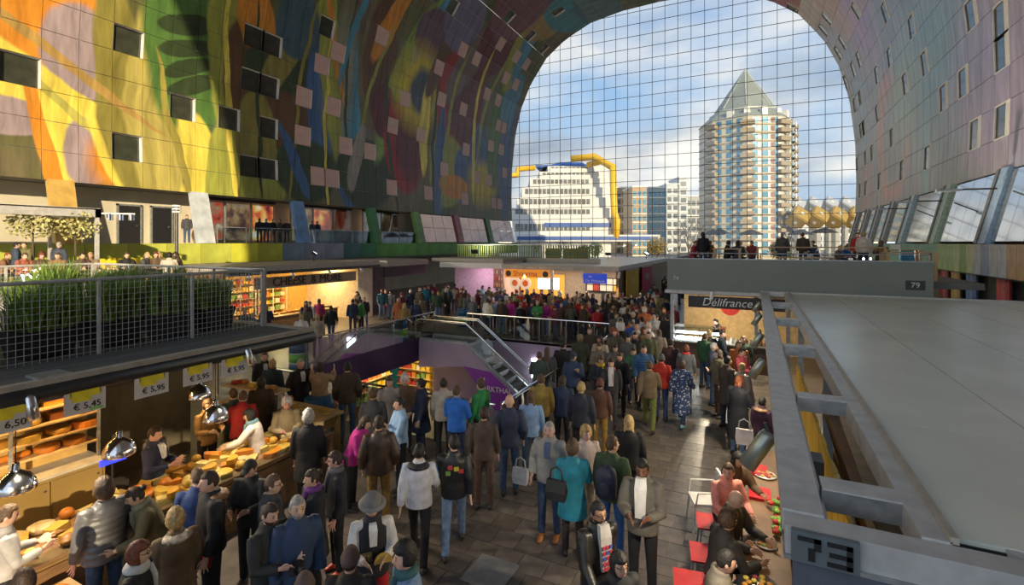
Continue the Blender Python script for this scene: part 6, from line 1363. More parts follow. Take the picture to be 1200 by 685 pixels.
def hair_mesh(style):
    if style in HAIRS: return HAIRS[style]
    b = MB(); rg = random.Random(hash(style) % 100 if False else len(style))
    def cap(face_z=.30, back_z=-.75, k=1.11, side=-.35, lump=0, grow=1.0):
        def fn(d):
            q = head_fn(d)
            f = max(0, -d.y)                                   # 1 at the face
            lim = face_z * f + (side if abs(d.x) > .6 else back_z) * (1 - f)
            lim = face_z if d.y < -.28 else (side + (back_z - side) * min(1, max(0, d.y + .28)) if d.y < .6 else back_z)
            on = max(0, min(1, (d.z - lim) / .16 + .5))
            s = .86 + (k - .86) * on + (lump * math.sin(d.x * 17 + d.z * 9) * math.sin(d.y * 15 + d.z * 13) * on)
            return Vector((q.x * s * grow, q.y * s * grow, q.z * s + .004 * on))
        return fn
    if style in ('short', 'thin'): b.ell((0, 0, 0), None, 24, 18, None, cap(.52, -.55, 1.09 if style == 'short' else 1.055, -.05, .02))
    elif style == 'balding': b.ell((0, 0, -.012), None, 24, 18, None, lambda d: (lambda q, on: Vector((q.x, q.y, q.z)) * (.86 + .22 * on))(head_fn(d), 1.0 if (d.y > -.25 and -.55 < d.z < .38) else 0))
    elif style == 'curly': b.ell((0, 0, .01), None, 28, 20, None, cap(.38, -.7, 1.32, -.35, .07))
    elif style == 'bob': b.ell((0, 0, -.005), None, 26, 18, None, cap(.40, -.98, 1.2, -.95, .02))
    elif style in ('long', 'wavy'):
        b.ell((0, 0, 0), None, 26, 18, None, cap(.42, -.98, 1.15, -.9, .02 if style == 'long' else .05))
        n = 16; rings = []
        for z, rx, ry, y in ((.02, .08, .06, .035), (-.08, .088, .06, .045), (-.18, .092, .05, .062), (-.27, .08, .04, .075), (-.34, .05, .025, .085)):
            rings.append([Vector((rx * math.cos(2 * math.pi * q / n) * (1 + (.06 * math.sin(q * 2.6 + z * 30))), y + ry * math.sin(2 * math.pi * q / n), z)) for q in range(n)])
        b.loft(rings)
    elif style == 'pony':
        b.ell((0, 0, 0), None, 24, 18, None, cap(.42, -.6, 1.10, -.2, .01)); b.tube([(0, .1, .03), (0, .15, .0), (0, .15, -.08), (0, .135, -.18)], [.022, .034, .032, .01], 9, True)
    elif style == 'bun': b.ell((0, 0, 0), None, 24, 18, None, cap(.42, -.6, 1.10, -.2, .01)); b.ell((0, .105, .055), (.042, .04, .042), 12, 8)
    elif style == 'beanie': b.ell((0, .006, .012), None, 24, 18, None, cap(.22, -.28, 1.17, -.05, .008)); b.lathe([(.088, .012), (.094, .02), (.094, .05), (.086, .058)], n=20)
    elif style == 'cap': b.ell((0, .004, .01), None, 24, 18, None, cap(.34, -.15, 1.13, .1, 0)); b.loft([[(-.06, -.07, .055), (.06, -.07, .055), (.045, -.165, .035), (-.045, -.165, .035)], [(-.06, -.07, .063), (.06, -.07, .063), (.045, -.165, .043), (-.045, -.165, .043)]])
    elif style == 'trilby':
        b.lathe([(.095, .035), (.098, .05), (.092, .11), (.07, .145), (.02, .14)], n=22); b.lathe([(.09, .035), (.15, .03), (.152, .037), (.09, .045)], n=24)
    elif style == 'hood': b.ell((0, .012, .0), None, 24, 18, None, cap(.5, -.98, 1.3, -.95, .02))
    me = b.mesh('hair', cloth_m if style in ('beanie', 'cap', 'trilby', 'hood') else hair_m, True); HAIRS[style] = me
    return me
MESH = {}
def part_mesh(kind, pose, extra=None):
    key = (kind, pose, extra)
    if key not in MESH:
        if kind == 'body': me = body_mesh(pose); me.materials.append(skin_m)
        elif kind == 'top': me = top_mesh(pose, extra)
        else: me = legs_mesh(pose)
        MESH[key] = me
    return MESH[key]
def with_mat(kind, pose, extra, m):
    key = (kind, pose, extra, m.name)
    if key not in MESH:
        me = part_mesh(kind, pose, extra).copy(); me.materials.clear(); me.materials.append(m); MESH[key] = me
    return MESH[key]
EYE_ME = MB().ell((0, 0, 0), (.0095, .005, .0055), 8, 6).mesh('eye', eye_m, True); MOUTH_ME = MB().ell((0, 0, 0), (.021, .006, .006), 10, 6).mesh('mouth', lip_m, True); BROW_ME = MB().box((0, 0, 0), (.026, .006, .004)).mesh('eyebrow', hair_m)
BEARD_ME = MB().ell((0, 0, 0), None, 20, 14, None, lambda d: head_fn(d) * (1.05 if (d.z < -.28 and d.y < .1) else .85)).mesh('beard', hair_m, True)
GLS = MB(); [GLS.tube([(x + .022 * math.cos(t * .6283), -.1, .012 + .018 * math.sin(t * .6283)) for t in range(11)], .0022, 5) for x in (-.03, .03)]; GLS.beam((-.01, -.1, .014), (.01, -.1, .014), .004); [GLS.beam((s * .052, -.095, .014), (s * .076, .01, .012), .004) for s in (-1, 1)]; GLS_ME = GLS.mesh('glasses', black_m)
SCARF_ME = MB(); SCARF_ME.lathe([(.088, -.045), (.11, -.03), (.115, .01), (.098, .045), (.075, .05)], n=18); SCARF_ME.tube([(.03, -.10, .0), (.045, -.135, -.12), (.04, -.14, -.27)], [.035, .04, .036], 8, False, .45); SCARF_ME = SCARF_ME.mesh('scarf', cloth_m, True)
FUR_ME = MB().ell((0, 0, 0), None, 26, 12, None, lambda d: Vector((d.x * .15, d.y * .13 + .02, d.z * .055)) * (1 + .1 * math.sin(d.x * 31 + d.y * 27) * math.sin(d.z * 23 + d.x * 11))).mesh('fur_collar', hair_m, True)
SHIRT_ME = MB().loft([[(-.05, -.128, -.16), (.05, -.128, -.16), (.05, -.10, -.16), (-.05, -.10, -.16)], [(-.06, -.118, .02), (.06, -.118, .02), (.06, -.06, .02), (-.06, -.06, .02)], [(-.05, -.09, .08), (.05, -.09, .08), (.05, -.03, .08), (-.05, -.03, .08)]]).mesh('shirt_front', cloth_m)
SKIN = [(.62, .38, .27), (.55, .32, .22), (.66, .43, .33), (.20, .10, .06), (.35, .19, .11)]
HAIRC = {'black': (.012, .01, .009), 'dark brown': (.035, .02, .012), 'brown': (.09, .05, .025), 'blond': (.42, .28, .11), 'grey': (.30, .29, .27), 'white': (.55, .53, .50), 'red': (.22, .06, .02), 'auburn': (.14, .035, .015)}
def facing_angle(x, y, face):
    v = Vector((x, y)).normalized(); to = -v; rt = Vector((v.y, -v.x)); f = to * math.cos(R(face)) + rt * math.sin(R(face))
    return math.atan2(f.x, -f.y)
NP = [0]
def person(px, py, face, pose, top, trou, hair, label, h=1.72, base=.015, near=True, skin=0, feat='', shoe=(.03, .025, .02), xy=None, grp=None, sheen=False, scarf=None, shirt=None, fur=None, tmat=None, wide=1.0, tee=False, topmat=None):
    """one person; (px, py) is where the crown of the head shows in the photograph"""
    T = pose_data(pose); s = h / 1.7
    x, y = xy if xy else at_height(px, py, base + T['top'] * s)
    rz = facing_angle(x, y, face)
    r = thing('person', label, 'person', (x, y, base), rz, grp); r.scale = (s * wide, s * wide, s)
    def add(nm, me, c=None, loc=None, M=None, sc=None):
        o = place(nm, me, r, loc)
        if M is not None: o.rotation_euler = M.to_euler()
        if c is not None: o.color = (*c, 1)
        if sc: o.scale = sc
        return o
    sk = [v * random.uniform(.9, 1.08) for v in SKIN[skin]]
    body = add('body', part_mesh('body', pose), sk)
    ty, tcol = top
    add({'coat': 'coat', 'longcoat': 'coat', 'vest': 'waistcoat', 'sweater': 'sweater', 'puffer': 'padded_jacket', 'jacket': 'jacket'}[ty], with_mat('top', pose, ty, topmat or (leather_m if sheen else cloth_m)), tcol)
    add('trousers', with_mat('legs', pose, None, tmat or denim_m), trou)
    if near or base < .1:
        for sgn in (1, -1):
            a, an = T['legs'][sgn][2], T['legs'][sgn][3]
            add('shoe', SHOE, shoe, (a.x, a.y, max(a.z - .085, 0)), rotx(max(-40, min(40, -an * .5)) if an < -6 else 0))
    hc, HM = T['hc'], T['HM']
    st, hcol = hair
    if st != 'bald': add('hat' if st in ('trilby', 'beanie', 'cap') else ('hood' if st == 'hood' else 'hair'), hair_mesh(st), HAIRC[hcol] if isinstance(hcol, str) else hcol, hc, HM)
    if st in ('trilby', 'beanie', 'cap') and near: add('hair', hair_mesh('thin'), HAIRC['dark brown' if st != 'trilby' else 'grey'], hc, HM)
    if near:
        for sgn in (1, -1):
            add('eye', EYE_ME, None, hc + HM @ Vector((.031 * sgn, -.0865, .012)), HM); add('eyebrow', BROW_ME, HAIRC['dark brown'], hc + HM @ Vector((.031 * sgn, -.086, .034)), HM)
        add('mouth', MOUTH_ME, None, hc + HM @ Vector((0, -.0905, -.058)), HM)
    if 'g' in feat: add('glasses', GLS_ME, None, hc, HM)
    if 'b' in feat: add('beard', BEARD_ME, HAIRC[hcol] if isinstance(hcol, str) and hcol in HAIRC else HAIRC['black'], hc, HM)
    nb_ = T['sp'](.53, 0)
    if scarf: add('scarf', SCARF_ME, scarf, nb_, T['M'])
    if shirt: add('shirt_front', SHIRT_ME, shirt, T['sp'](.44, -.045), T['M'], (1.15, 1, 1.9) if tee else (.75, 1, .9))
    if fur: add('fur_collar', FUR_ME, fur, T['sp'](.50, .03), T['M'])
    NP[0] += 1
    return r, T, s
# colours
BLK, NVY, DBL, JEA, LJE, GRY, LGR, BRW, TAN_, KHA, OLV, GRE, DGN, REDC, MAG, WHT, BGE, TEA, MUS, PUR, LBL, PNK, CHA, DBR = (.012, .012, .014), (.018, .025, .06), (.03, .06, .16), (.04, .08, .16), (.14, .22, .36), (.14, .14, .14), (.38, .37, .36), (.10, .055, .03), (.34, .22, .12), (.22, .18, .08), (.09, .085, .05), (.02, .22, .06), (.025, .06, .035), (.40, .02, .02), (.42, .02, .22), (.68, .66, .64), (.48, .40, .30), (.015, .20, .28), (.38, .22, .03), (.09, .03, .10), (.25, .42, .66), (.80, .30, .24), (.045, .045, .05), (.045, .028, .018)
P = person
# ---------------- around the cheese counter
P(123, 562, 205, 'stand', ('puffer', (.13, .13, .135)), JEA, ('curly', 'brown'), 'person in grey padded jacket seen from behind at the cheese', 1.8, sheen=True)
P(160, 634, 70, 'stand', ('jacket', BLK), BLK, ('bob', 'auburn'), 'person with short auburn hair and glasses at the bottom left', 1.68, feat='g', scarf=(.5, .48, .45))
P(206, 598, 195, 'stand', ('coat', (.16, .105, .055)), BLK, ('curly', 'blond'), 'blond person in brown sheepskin coat with pale collar', 1.62, fur=(.5, .42, .32))
P(247, 551, -75, 'stand', ('jacket', BLK), BLK, ('short', 'dark brown'), 'tall man in black jacket with brown hood facing left', 1.85, fur=(.25, .12, .04))
P(186, 562, -80, 'lean', ('coat', (.16, .13, .06)), BLK, ('bun', 'dark brown'), 'person in olive scarf bending over the cheese', 1.68, scarf=(.22, .2, .13))
P(231, 549, 175, 'standl', ('jacket', (.03, .06, .18)), NVY, ('short', 'brown'), 'person in blue jacket with shoulder strap behind the sheepskin coat', 1.68)
P(28, 668, 180, 'stand', ('jacket', DBR), BLK, ('bob', 'dark brown'), 'dark-haired head at the bottom left corner', 1.66)
P(180, 499, 60, 'front', ('sweater', NVY), BLK, ('short', 'dark brown'), 'cheese seller in navy pullover behind the counter', 1.74, shirt=(.6, .62, .68))
P(5, 592, 95, 'front', ('sweater', LGR), BLK, ('short', 'brown'), 'seller in pale shirt cut by the left picture edge', 1.72)
P(294, 538, -30, 'front', ('jacket', BLK), BLK, ('cap', (.02, .02, .02)), 'person in dark cap and black coat facing the camera', 1.68)
P(282, 462, 170, 'lean', ('jacket', REDC), NVY, ('short', 'brown'), 'person in red jacket bending over the far counter', 1.72)
P(243, 466, 30, 'front', ('sweater', (.28, .16, .05)), BLK, ('bob', 'brown'), 'seller in amber apron behind the farthest dome lamp', 1.68)
P(274, 455, -160, 'stand', ('jacket', (.03, .07, .07)), BLK, ('short', 'brown'), 'person in dark teal jacket behind the red jacket', 1.7)
P(303, 478, -100, 'reach', ('jacket', (.58, .52, .46)), NVY, ('bob', 'black'), 'person in cream jacket with red lanyard reaching left', 1.64, scarf=(.12, .22, .26))
P(306, 442, 170, 'stand', ('coat', DBR), BLK, ('bob', 'dark brown'), 'person in dark brown coat seen from behind near the signs', 1.7)
P(336, 465, 5, 'front', ('coat', (.24, .18, .09)), BLK, ('curly', 'white'), 'white-haired elder in khaki coat facing the camera', 1.66)
P(361, 481, 170, 'stand', ('coat', BLK), BLK, ('curly', 'grey'), 'grey-haired person in long black coat from behind', 1.74)
P(310, 412, 10, 'stand', ('jacket', BLK), BLK, ('short', 'brown'), 'man in dark suit near the far end of the black beam', 1.78, shirt=(.5, .5, .55))
P(319, 421, 160, 'standl', ('jacket', (.02, .04, .06)), BLK, ('bob', 'blond'), 'blond person in dark jacket beside the dark suit', 1.68)
P(352, 420, 25, 'pocket', ('coat', BLK), BLK, ('thin', 'grey'), 'grey-haired man in black suit with white shirt', 1.8, shirt=(.65, .65, .68))
P(375, 425, 165, 'raise', ('longcoat', TAN_), (.08, .04, .14), ('bob', 'dark brown'), 'person in tan coat raising a phone', 1.72)
P(407, 424, 180, 'pocket', ('jacket', (.055, .035, .02)), JEA, ('short', 'black'), 'man in dark brown jacket from behind by the purple band', 1.84)
P(412, 487, 70, 'lean', ('jacket', MAG), BLK, ('long', 'dark brown'), 'person in magenta jacket leaning forward', 1.66)
P(444, 487, 180, 'pocket', ('jacket', (.06, .035, .022)), (.20, .12, .03), ('short', 'dark brown'), 'man in brown leather jacket and mustard trousers', 1.8, sheen=True)
P(318, 556, 75, 'stand', ('jacket', CHA), BLK, ('short', 'brown'), 'man with glasses in charcoal jacket facing right', 1.74, feat='g')
P(315, 588, 40, 'front', ('jacket', (.02, .022, .02)), BLK, ('thin', 'dark brown'), 'bearded man in dark jacket holding a camera', 1.76, feat='b')
P(348, 580, 15, 'stand', ('jacket', (.025, .05, .11)), NVY, ('short', 'grey'), 'grey-haired bearded man in blue rain jacket', 1.8, feat='b')
P(367, 549, -70, 'stand', ('coat', (.014, .014, .02)), BLK, ('bun', 'dark brown'), 'dark-haired person with purple scarf facing left', 1.68, scarf=(.12, .03, .18))
P(394, 528, -75, 'bag', ('jacket', (.02, .022, .03)), (.015, .018, .03), ('pony', 'dark brown'), 'person with glasses, grey scarf and orange shoes', 1.7, feat='g', scarf=(.12, .12, .13), shoe=(.6, .10, .05))
vm, vT, vs = P(436, 578, 5, 'front', ('vest', (.015, .015, .02)), (.45, .015, .02), ('trilby', (.17, .165, .16)), 'man in grey trilby, white sleeves and black waistcoat', 1.76, scarf=None, shirt=WHT)
sl_ = place('shirt', with_mat('top', 'front', 'sweater', cloth_m), vm); sl_.color = (.62, .60, .58, 1); sl_.scale = (.995, .99, 1)
text_obj('701', .075, mat('badge_gold', (.45, .32, .10), .5), vm, (-.09, -.165, 1.12), (R(90), 0, 0)); MB().box((-.09, -.160, 1.12), (.15, .012, .1)).build('name_badge', mat('badge_brown', (.14, .10, .04), .5), vm)
P(410, 643, 165, 'stand', ('coat', (.03, .025, .02)), BLK, ('beanie', (.10, .06, .05)), 'person in brown beanie with long hair at the bottom edge', 1.68)
P(476, 636, -75, 'stand', ('jacket', (.16, .25, .42)), JEA, ('curly', 'black'), 'curly-haired man in blue shirt and teal scarf', 1.76, scarf=(.03, .10, .11))
P(357, 674, 180, 'stand', ('jacket', BLK), BLK, ('beanie', (.09, .06, .05)), 'person in knitted hat barely showing at the bottom', 1.66)
tj_, tT_, _ = P(491, 520, 172, 'walk', ('jacket', (.60, .60, .64)), BLK, ('short', 'black'), 'man in white tracksuit top with black hood walking away', 1.74, fur=(.02, .02, .025))
pj_, pT_, _ = P(532, 510, 178, 'walkb', ('jacket', (.016, .016, .018)), LJE, ('short', 'black'), 'man in black patched jacket and blue jeans walking away', 1.76, sheen=True)
P(567, 477, 175, 'stand', ('sweater', (.075, .05, .04)), (.09, .05, .035), ('short', 'dark brown'), 'person in brown pullover over a white shirt hem', 1.74)
P(597, 462, 180, 'pocket', ('jacket', (.03, .04, .075)), JEA, ('bald', 'grey'), 'bald man in slate blue jacket from behind', 1.82)
P(535, 452, 160, 'front', ('jacket', (.02, .14, .55)), NVY, ('short', 'brown'), 'person in bright blue jacket at the near railing', 1.74)
P(564, 443, -130, 'bag', ('sweater', GRE), BLK, ('short', 'brown'), 'man in bright green pullover by the railing', 1.8)
P(520, 443, 180, 'stand', ('jacket', (.46, .40, .32)), BLK, ('short', 'dark brown'), 'person in beige jacket looking into the well', 1.72)
P(456, 441, 10, 'stand', ('coat', (.36, .31, .27)), BLK, ('long', 'brown'), 'long-haired person in pale grey cardigan', 1.68)
P(474, 439, 5, 'stand', ('jacket', (.14, .08, .045)), BLK, ('curly', 'white'), 'white-haired person in brown jacket by the well', 1.68)
P(494, 443, -80, 'standr', ('coat', NVY), NVY, ('bun', 'dark brown'), 'person in navy coat with shoulder bag by the well', 1.7)
P(469, 465, -70, 'cross', ('sweater', (.28, .45, .68)), BLK, ('short', 'black'), 'man in light blue shirt with folded arms', 1.78)
P(437, 455, 175, 'stand', ('jacket', CHA), JEA, ('short', 'brown'), 'person in charcoal jacket behind the leather jacket', 1.7)
# ---------------- middle aisle
P(622, 458, 178, 'stand', ('sweater', (.22, .36, .60)), JEA, ('long', 'brown'), 'long brown-haired person in light blue top', 1.7)
P(634, 438, 178, 'stand', ('jacket', (.30, .20, .04)), BLK, ('short', 'brown'), 'man in mustard jacket from behind', 1.76)
P(659, 440, 175, 'bag', ('jacket', (.02, .03, .075)), BLK, ('long', 'dark brown'), 'person in navy jacket with tan bag strap', 1.7)
P(681, 447, 170, 'stand', ('jacket', (.022, .025, .04)), BLK, ('short', 'blond'), 'blond man in dark hooded jacket from behind', 1.78)
P(716, 420, 0, 'walk', ('jacket', (.03, .03, .035)), CHA, ('long', 'dark brown'), 'person in patterned scarf and white top walking to camera', 1.72, scarf=(.30, .10, .10), shirt=(.62, .60, .58), tee=True)
P(726, 413, 5, 'stand', ('coat', BLK), BLK, ('long', 'brown'), 'person in black coat right behind the patterned scarf', 1.68)
P(704, 416, 10, 'front', ('jacket', (.03, .035, .04)), BLK, ('bob', 'brown'), 'person with yellow scarf in dark jacket', 1.66, scarf=(.55, .35, .03))
P(703, 444, 172, 'stand', ('jacket', (.10, .045, .03)), (.30, .18, .03), ('beanie', (.12, .04, .03)), 'person in mustard skirt and rust beanie from behind', 1.62)
P(754, 404, 15, 'stand', ('puffer', (.03, .10, .22)), BLK, ('short', 'dark brown'), 'man in quilted blue jacket facing the camera', 1.78)
P(761, 423, 175, 'walk', ('jacket', (.16, .11, .06)), (.14, .17, .03), ('short', 'brown'), 'man in tan jacket and moss green trousers', 1.74)
P(775, 415, 172, 'stand', ('jacket', (.50, .03, .015)), DBL, ('beanie', (.10, .10, .10)), 'person in bright red jacket and grey beanie', 1.70)
dc, _, _ = P(799, 422, 165, 'walk', ('longcoat', (.03, .06, .15)), NVY, ('bob', 'brown'), 'person in white-dotted blue coat walking away', 1.68, topmat=dot_m, shoe=(.2, .5, .55))
P(804, 404, 172, 'stand', ('coat', (.12, .13, .14)), NVY, ('bob', 'auburn'), 'person in grey coat with red scarf', 1.66, scarf=(.45, .03, .03))
P(836, 401, 80, 'stand', ('jacket', (.03, .045, .09)), JEA, ('short', 'white'), 'white-haired man in blue jacket facing right', 1.78)
P(826, 390, 150, 'stand', ('jacket', (.03, .11, .05)), JEA, ('short', 'brown'), 'person in dark green jacket behind the white-haired man', 1.74)
P(852, 417, 130, 'stand', ('coat', (.06, .045, .035)), NVY, ('short', 'black'), 'man in dark brown coat facing the bakery', 1.78)
P(866, 440, 150, 'bag', ('longcoat', (.014, .014, .022)), LJE, ('wavy', 'red'), 'long red-haired person in black coat', 1.72)
P(869, 425, 140, 'stand', ('jacket', (.35, .28, .22)), BLK, ('short', 'blond'), 'person with cream fur collar behind the red hair', 1.68, fur=(.55, .47, .38))
P(893, 465, 150, 'stand', ('jacket', (.06, .02, .05)), BLK, ('short', 'black'), 'person in plum jacket with brown fur hood', 1.5, fur=(.22, .13, .06))
P(869, 407, 60, 'front', ('jacket', (.25, .03, .05)), BLK, ('short', 'dark brown'), 'person in crimson jacket beside the right beam', 1.72)
P(737, 487, 180, 'stand', ('jacket', BLK), BLK, ('long', 'blond'), 'long blond-haired person in black jacket', 1.70)
P(644, 493, -15, 'pocket', ('jacket', (.26, .25, .23)), (.03, .05, .10), ('thin', 'grey'), 'man in grey cardigan with orange-brown boots', 1.82, shirt=(.06, .09, .18), shoe=(.35, .12, .03))
P(686, 499, 25, 'stand', ('jacket', (.55, .44, .40)), BGE, ('curly', 'blond'), 'blond person in pale pink jacket looking left', 1.66)
P(671, 517, 180, 'bag', ('coat', TEA), (.03, .02, .02), ('curly', 'brown'), 'person in teal quilted coat seen from behind', 1.66, sheen=False)
P(717, 511, 160, 'standr', ('jacket', (.045, .075, .03)), (.03, .10, .28), ('short', 'brown'), 'man in green hooded jacket with dark backpack', 1.78)
P(753, 536, -10, 'front', ('jacket', (.11, .10, .085)), BLK, ('short', 'black'), 'man in olive jacket over white shirt facing the camera', 1.84, skin=3, feat='b', shirt=WHT, tee=True)
lm_, lT_, _ = P(700, 586, 35, 'walk', ('jacket', (.014, .013, .012)), (.03, .08, .22), ('short', 'black'), 'bearded man in black leather jacket and printed grey shirt', 1.80, skin=4, feat='bg', shirt=(.40, .39, .37), sheen=True, tee=True)
P(724, 645, 35, 'stand', ('jacket', (.02, .02, .022)), BLK, ('bob', 'black'), 'black-haired person with glasses at the bottom edge', 1.66, feat='g', skin=1)
P(672, 412, -10, 'phone', ('jacket', (.03, .05, .11)), BLK, ('cap', (.03, .05, .09)), 'man in blue jacket and cap looking at a phone', 1.76)
for a in [(660, 399, 178, 'coat', BLK, 'short', 'black', 'person in long black coat left of the capped man', 1.8), (641, 407, 178, 'jacket', (.05, .06, .07), 'long', 'brown', 'person in slate jacket above the mustard jacket', 1.68), (632, 412, 178, 'jacket', (.05, .07, .06), 'short', 'brown', 'person in dark grey-green jacket near the escalator foot', 1.68), (680, 392, 178, 'coat', (.04, .05, .03), 'hood', (.2, .14, .08), 'person in dark green parka with fur hood', 1.72), (702, 401, 5, 'jacket', (.16, .13, .10), 'long', 'brown', 'long-haired person in taupe jacket facing camera', 1.68), (691, 383, 10, 'jacket', DBR, 'short', 'brown', 'man in dark brown jacket near the far railing end', 1.78), (742, 365, 5, 'coat', (.018, .02, .03), 'short', 'white', 'white-haired man in dark suit with white shirt', 1.82), (752, 371, 178, 'sweater', (.22, .22, .24), 'short', 'black', 'person in grey striped pullover', 1.76), (722, 366, 10, 'jacket', (.10, .09, .07), 'short', 'brown', 'person in faded olive jacket holding a white bag', 1.74), (782, 368, 175, 'longcoat', BLK, 'short', 'black', 'tall person in long black coat near the bakery counter', 1.86), (766, 360, 175, 'jacket', NVY, 'short', 'brown', 'person in navy jacket left of the long black coat', 1.78), (736, 392, -20, 'jacket', (.09, .09, .09), 'curly', 'black', 'curly-haired person in mid grey jacket', 1.72), (760, 388, 5, 'jacket', (.10, .11, .05), 'thin', 'brown', 'man in olive green shirt jacket', 1.8), (721, 403, 0, 'jacket', (.12, .10, .09), 'long', 'dark brown', 'dark long-haired person in taupe coat', 1.66), (742, 407, 10, 'sweater', (.03, .12, .06), 'short', 'dark brown', 'boy in dark green pullover', 1.6), (831, 386, 175, 'jacket', (.03, .03, .035), 'short', 'blond', 'blond person in charcoal jacket at the display case', 1.72), (846, 387, 100, 'jacket', (.02, .03, .05), 'short', 'black', 'person in ink blue jacket at the display case', 1.76), (772, 386, 170, 'jacket', (.30, .24, .18), 'long', 'brown', 'person in sand coloured jacket with long hair', 1.66), (786, 397, 175, 'jacket', (.05, .02, .02), 'short', 'black', 'person in maroon-black jacket before the counter', 1.74)]:
    P(a[0], a[1], a[2], random.choice(['stand', 'standl', 'standr', 'front']), (a[3], a[4]), random.choice([BLK, NVY, JEA, CHA]), (a[5], a[6]), a[7], a[8], shirt=WHT if 'white shirt' in a[7] else None, topmat=stripe_m if 'striped' in a[7] else None)
# bakery seller
P(826, 365, -60, 'lean', ('sweater', BLK), BLK, ('short', 'black'), 'bakery seller in black bending over the display case', 1.74, xy=(-1.2, 21.0))
# prints and patches
pr_r, pr_b, pt_y, st_b = mat('print_red', (.50, .04, .07), .6), mat('print_blue', (.06, .10, .40), .6), mat('patch_yellow', (.55, .48, .05), .6), mat('stripe_blue', (.03, .16, .42), .6)
c0 = lT_['sp'](.44, -.045)
for k in range(5):
    for q in range(3): MB().box((c0.x - .042 + .042 * q, c0.y - .138 - .004 * k, c0.z - .05 - .052 * k), (.03, .008, .034)).build('shirt_print', pr_b if (k + q) % 5 == 2 else pr_r, lm_)
c0 = pT_['sp'](.36, 0)
for (x, z, m_) in ((-.04, 0, pt_y), (.05, .02, goods[4]), (-.11, -.03, goods[4]), (.08, -.06, goods[3])): MB().box((c0.x + x, c0.y + .148, c0.z + z), (.07, .012, .06)).build('jacket_patch', m_, pj_)
for s_ in (1, -1):
    sh_, e_, w_, f_ = tT_['arms'][s_]; MB().beam(sh_ + Vector((.062 * s_, 0, .03)), sh_.lerp(e_, .75) + Vector((.072 * s_, 0, 0)), .05, .012, up=(1, 0, 0)).build('sleeve_stripe', st_b, tj_)
# ---------------- guests at the bar on the right
BX = -.52
P(847, 548, 30, 'sitr', ('sweater', PNK), BLK, ('short', 'brown'), 'man in salmon pink shirt sitting at the bar', 1.76, xy=(-.42, 8.1))
P(857, 541, 40, 'sit', ('jacket', (.10, .06, .03)), BLK, ('long', 'black'), 'long-haired guest beside the pink-shirted man', 1.7, skin=1, xy=(-.35, 8.75))
P(876, 586, 60, 'sit', ('jacket', (.05, .045, .035)), BLK, ('bald', 'grey'), 'bald guest in dark jacket sitting at the bar', 1.74, xy=(-.36, 7.3))
P(860, 611, 120, 'sit', ('jacket', (.02, .018, .018)), BLK, ('curly', 'brown'), 'curly brown-haired guest in black leaning to the platter', 1.72, xy=(-.42, 6.6))
P(866, 660, 100, 'sit', ('jacket', (.16, .14, .11)), BLK, ('short', 'black'), 'dark-haired guest in grey-brown jacket at the bottom edge', 1.74, xy=(-.42, 5.75))
# ---------------- upper floor left of the well
for a in [(297, 366, 170, 'stand', 'jacket', (.035, .06, .09), JEA, 'short', 'blond', 'man in slate jacket by the striped drum'), (287, 362, 175, 'stand', 'coat', (.04, .04, .04), BLK, 'short', 'grey', 'person in charcoal coat near the corner shop'), (353, 368, 175, 'pocket', 'sweater', (.62, .58, .52), BLK, 'short', 'blond', 'blond person in white pullover behind the glass balustrade'), (372, 368, 175, 'stand', 'jacket', (.35, .28, .2), BLK, 'bob', 'blond', 'person in beige jacket near the white pillar'), (388, 358, 170, 'walk', 'jacket', BLK, JEA, 'pony', 'dark brown', 'person in black jacket left of the white pillar'), (374, 350, 175, 'stand', 'jacket', (.3, .03, .1), BLK, 'bob', 'dark brown', 'person in raspberry jacket by the white pillar'), (427, 348, 5, 'walk', 'jacket', (.02, .02, .022), JEA, 'short', 'brown', 'man in black leather jacket on the upper walkway'), (487, 351, -160, 'pocket', 'jacket', (.03, .045, .09), NVY, 'short', 'brown', 'man in navy jacket leaning at the balustrade'), (452, 339, 10, 'stand', 'coat', (.5, .04, .1), (.3, .2, .1), 'short', 'blond', 'person in bright pink-red coat in the far aisle'), (467, 352, 175, 'stand', 'jacket', (.04, .03, .05), NVY, 'short', 'brown', 'child in dark jacket near the striped drum'), (474, 355, 175, 'stand', 'jacket', (.28, .17, .05), BLK, 'long', 'blond', 'person in ochre jacket by the balustrade')]:
    P(a[0], a[1], a[2], a[3], (a[4], a[5]), a[6], (a[7], a[8]), a[9], 1.5 if 'child' in a[9] else 1.74, near=False)
# on the escalator
for (xx, lab, tc_, tr_, dz) in [(-11.35, 'person in pale shirt riding the escalator', (.42, .46, .52), NVY, 0), (-8.1, 'person in olive jacket lower down on the escalator', (.07, .07, .05), BLK, 0), (-7.2, 'person in beige coat near the foot of the escalator', (.36, .26, .18), BLK, 0)]:
    L_ = 9.7; q = xx + 14.6; zz_ = -max(0, min(1, (q + .2 - 1.6) / (L_ - 3.0))) * 4.95
    P(0, 0, 150, 'stand', ('jacket', tc_), tr_, ('short', 'brown'), lab, 1.74, base=zz_ + .03, xy=(xx + .15, 20.1), near=False)
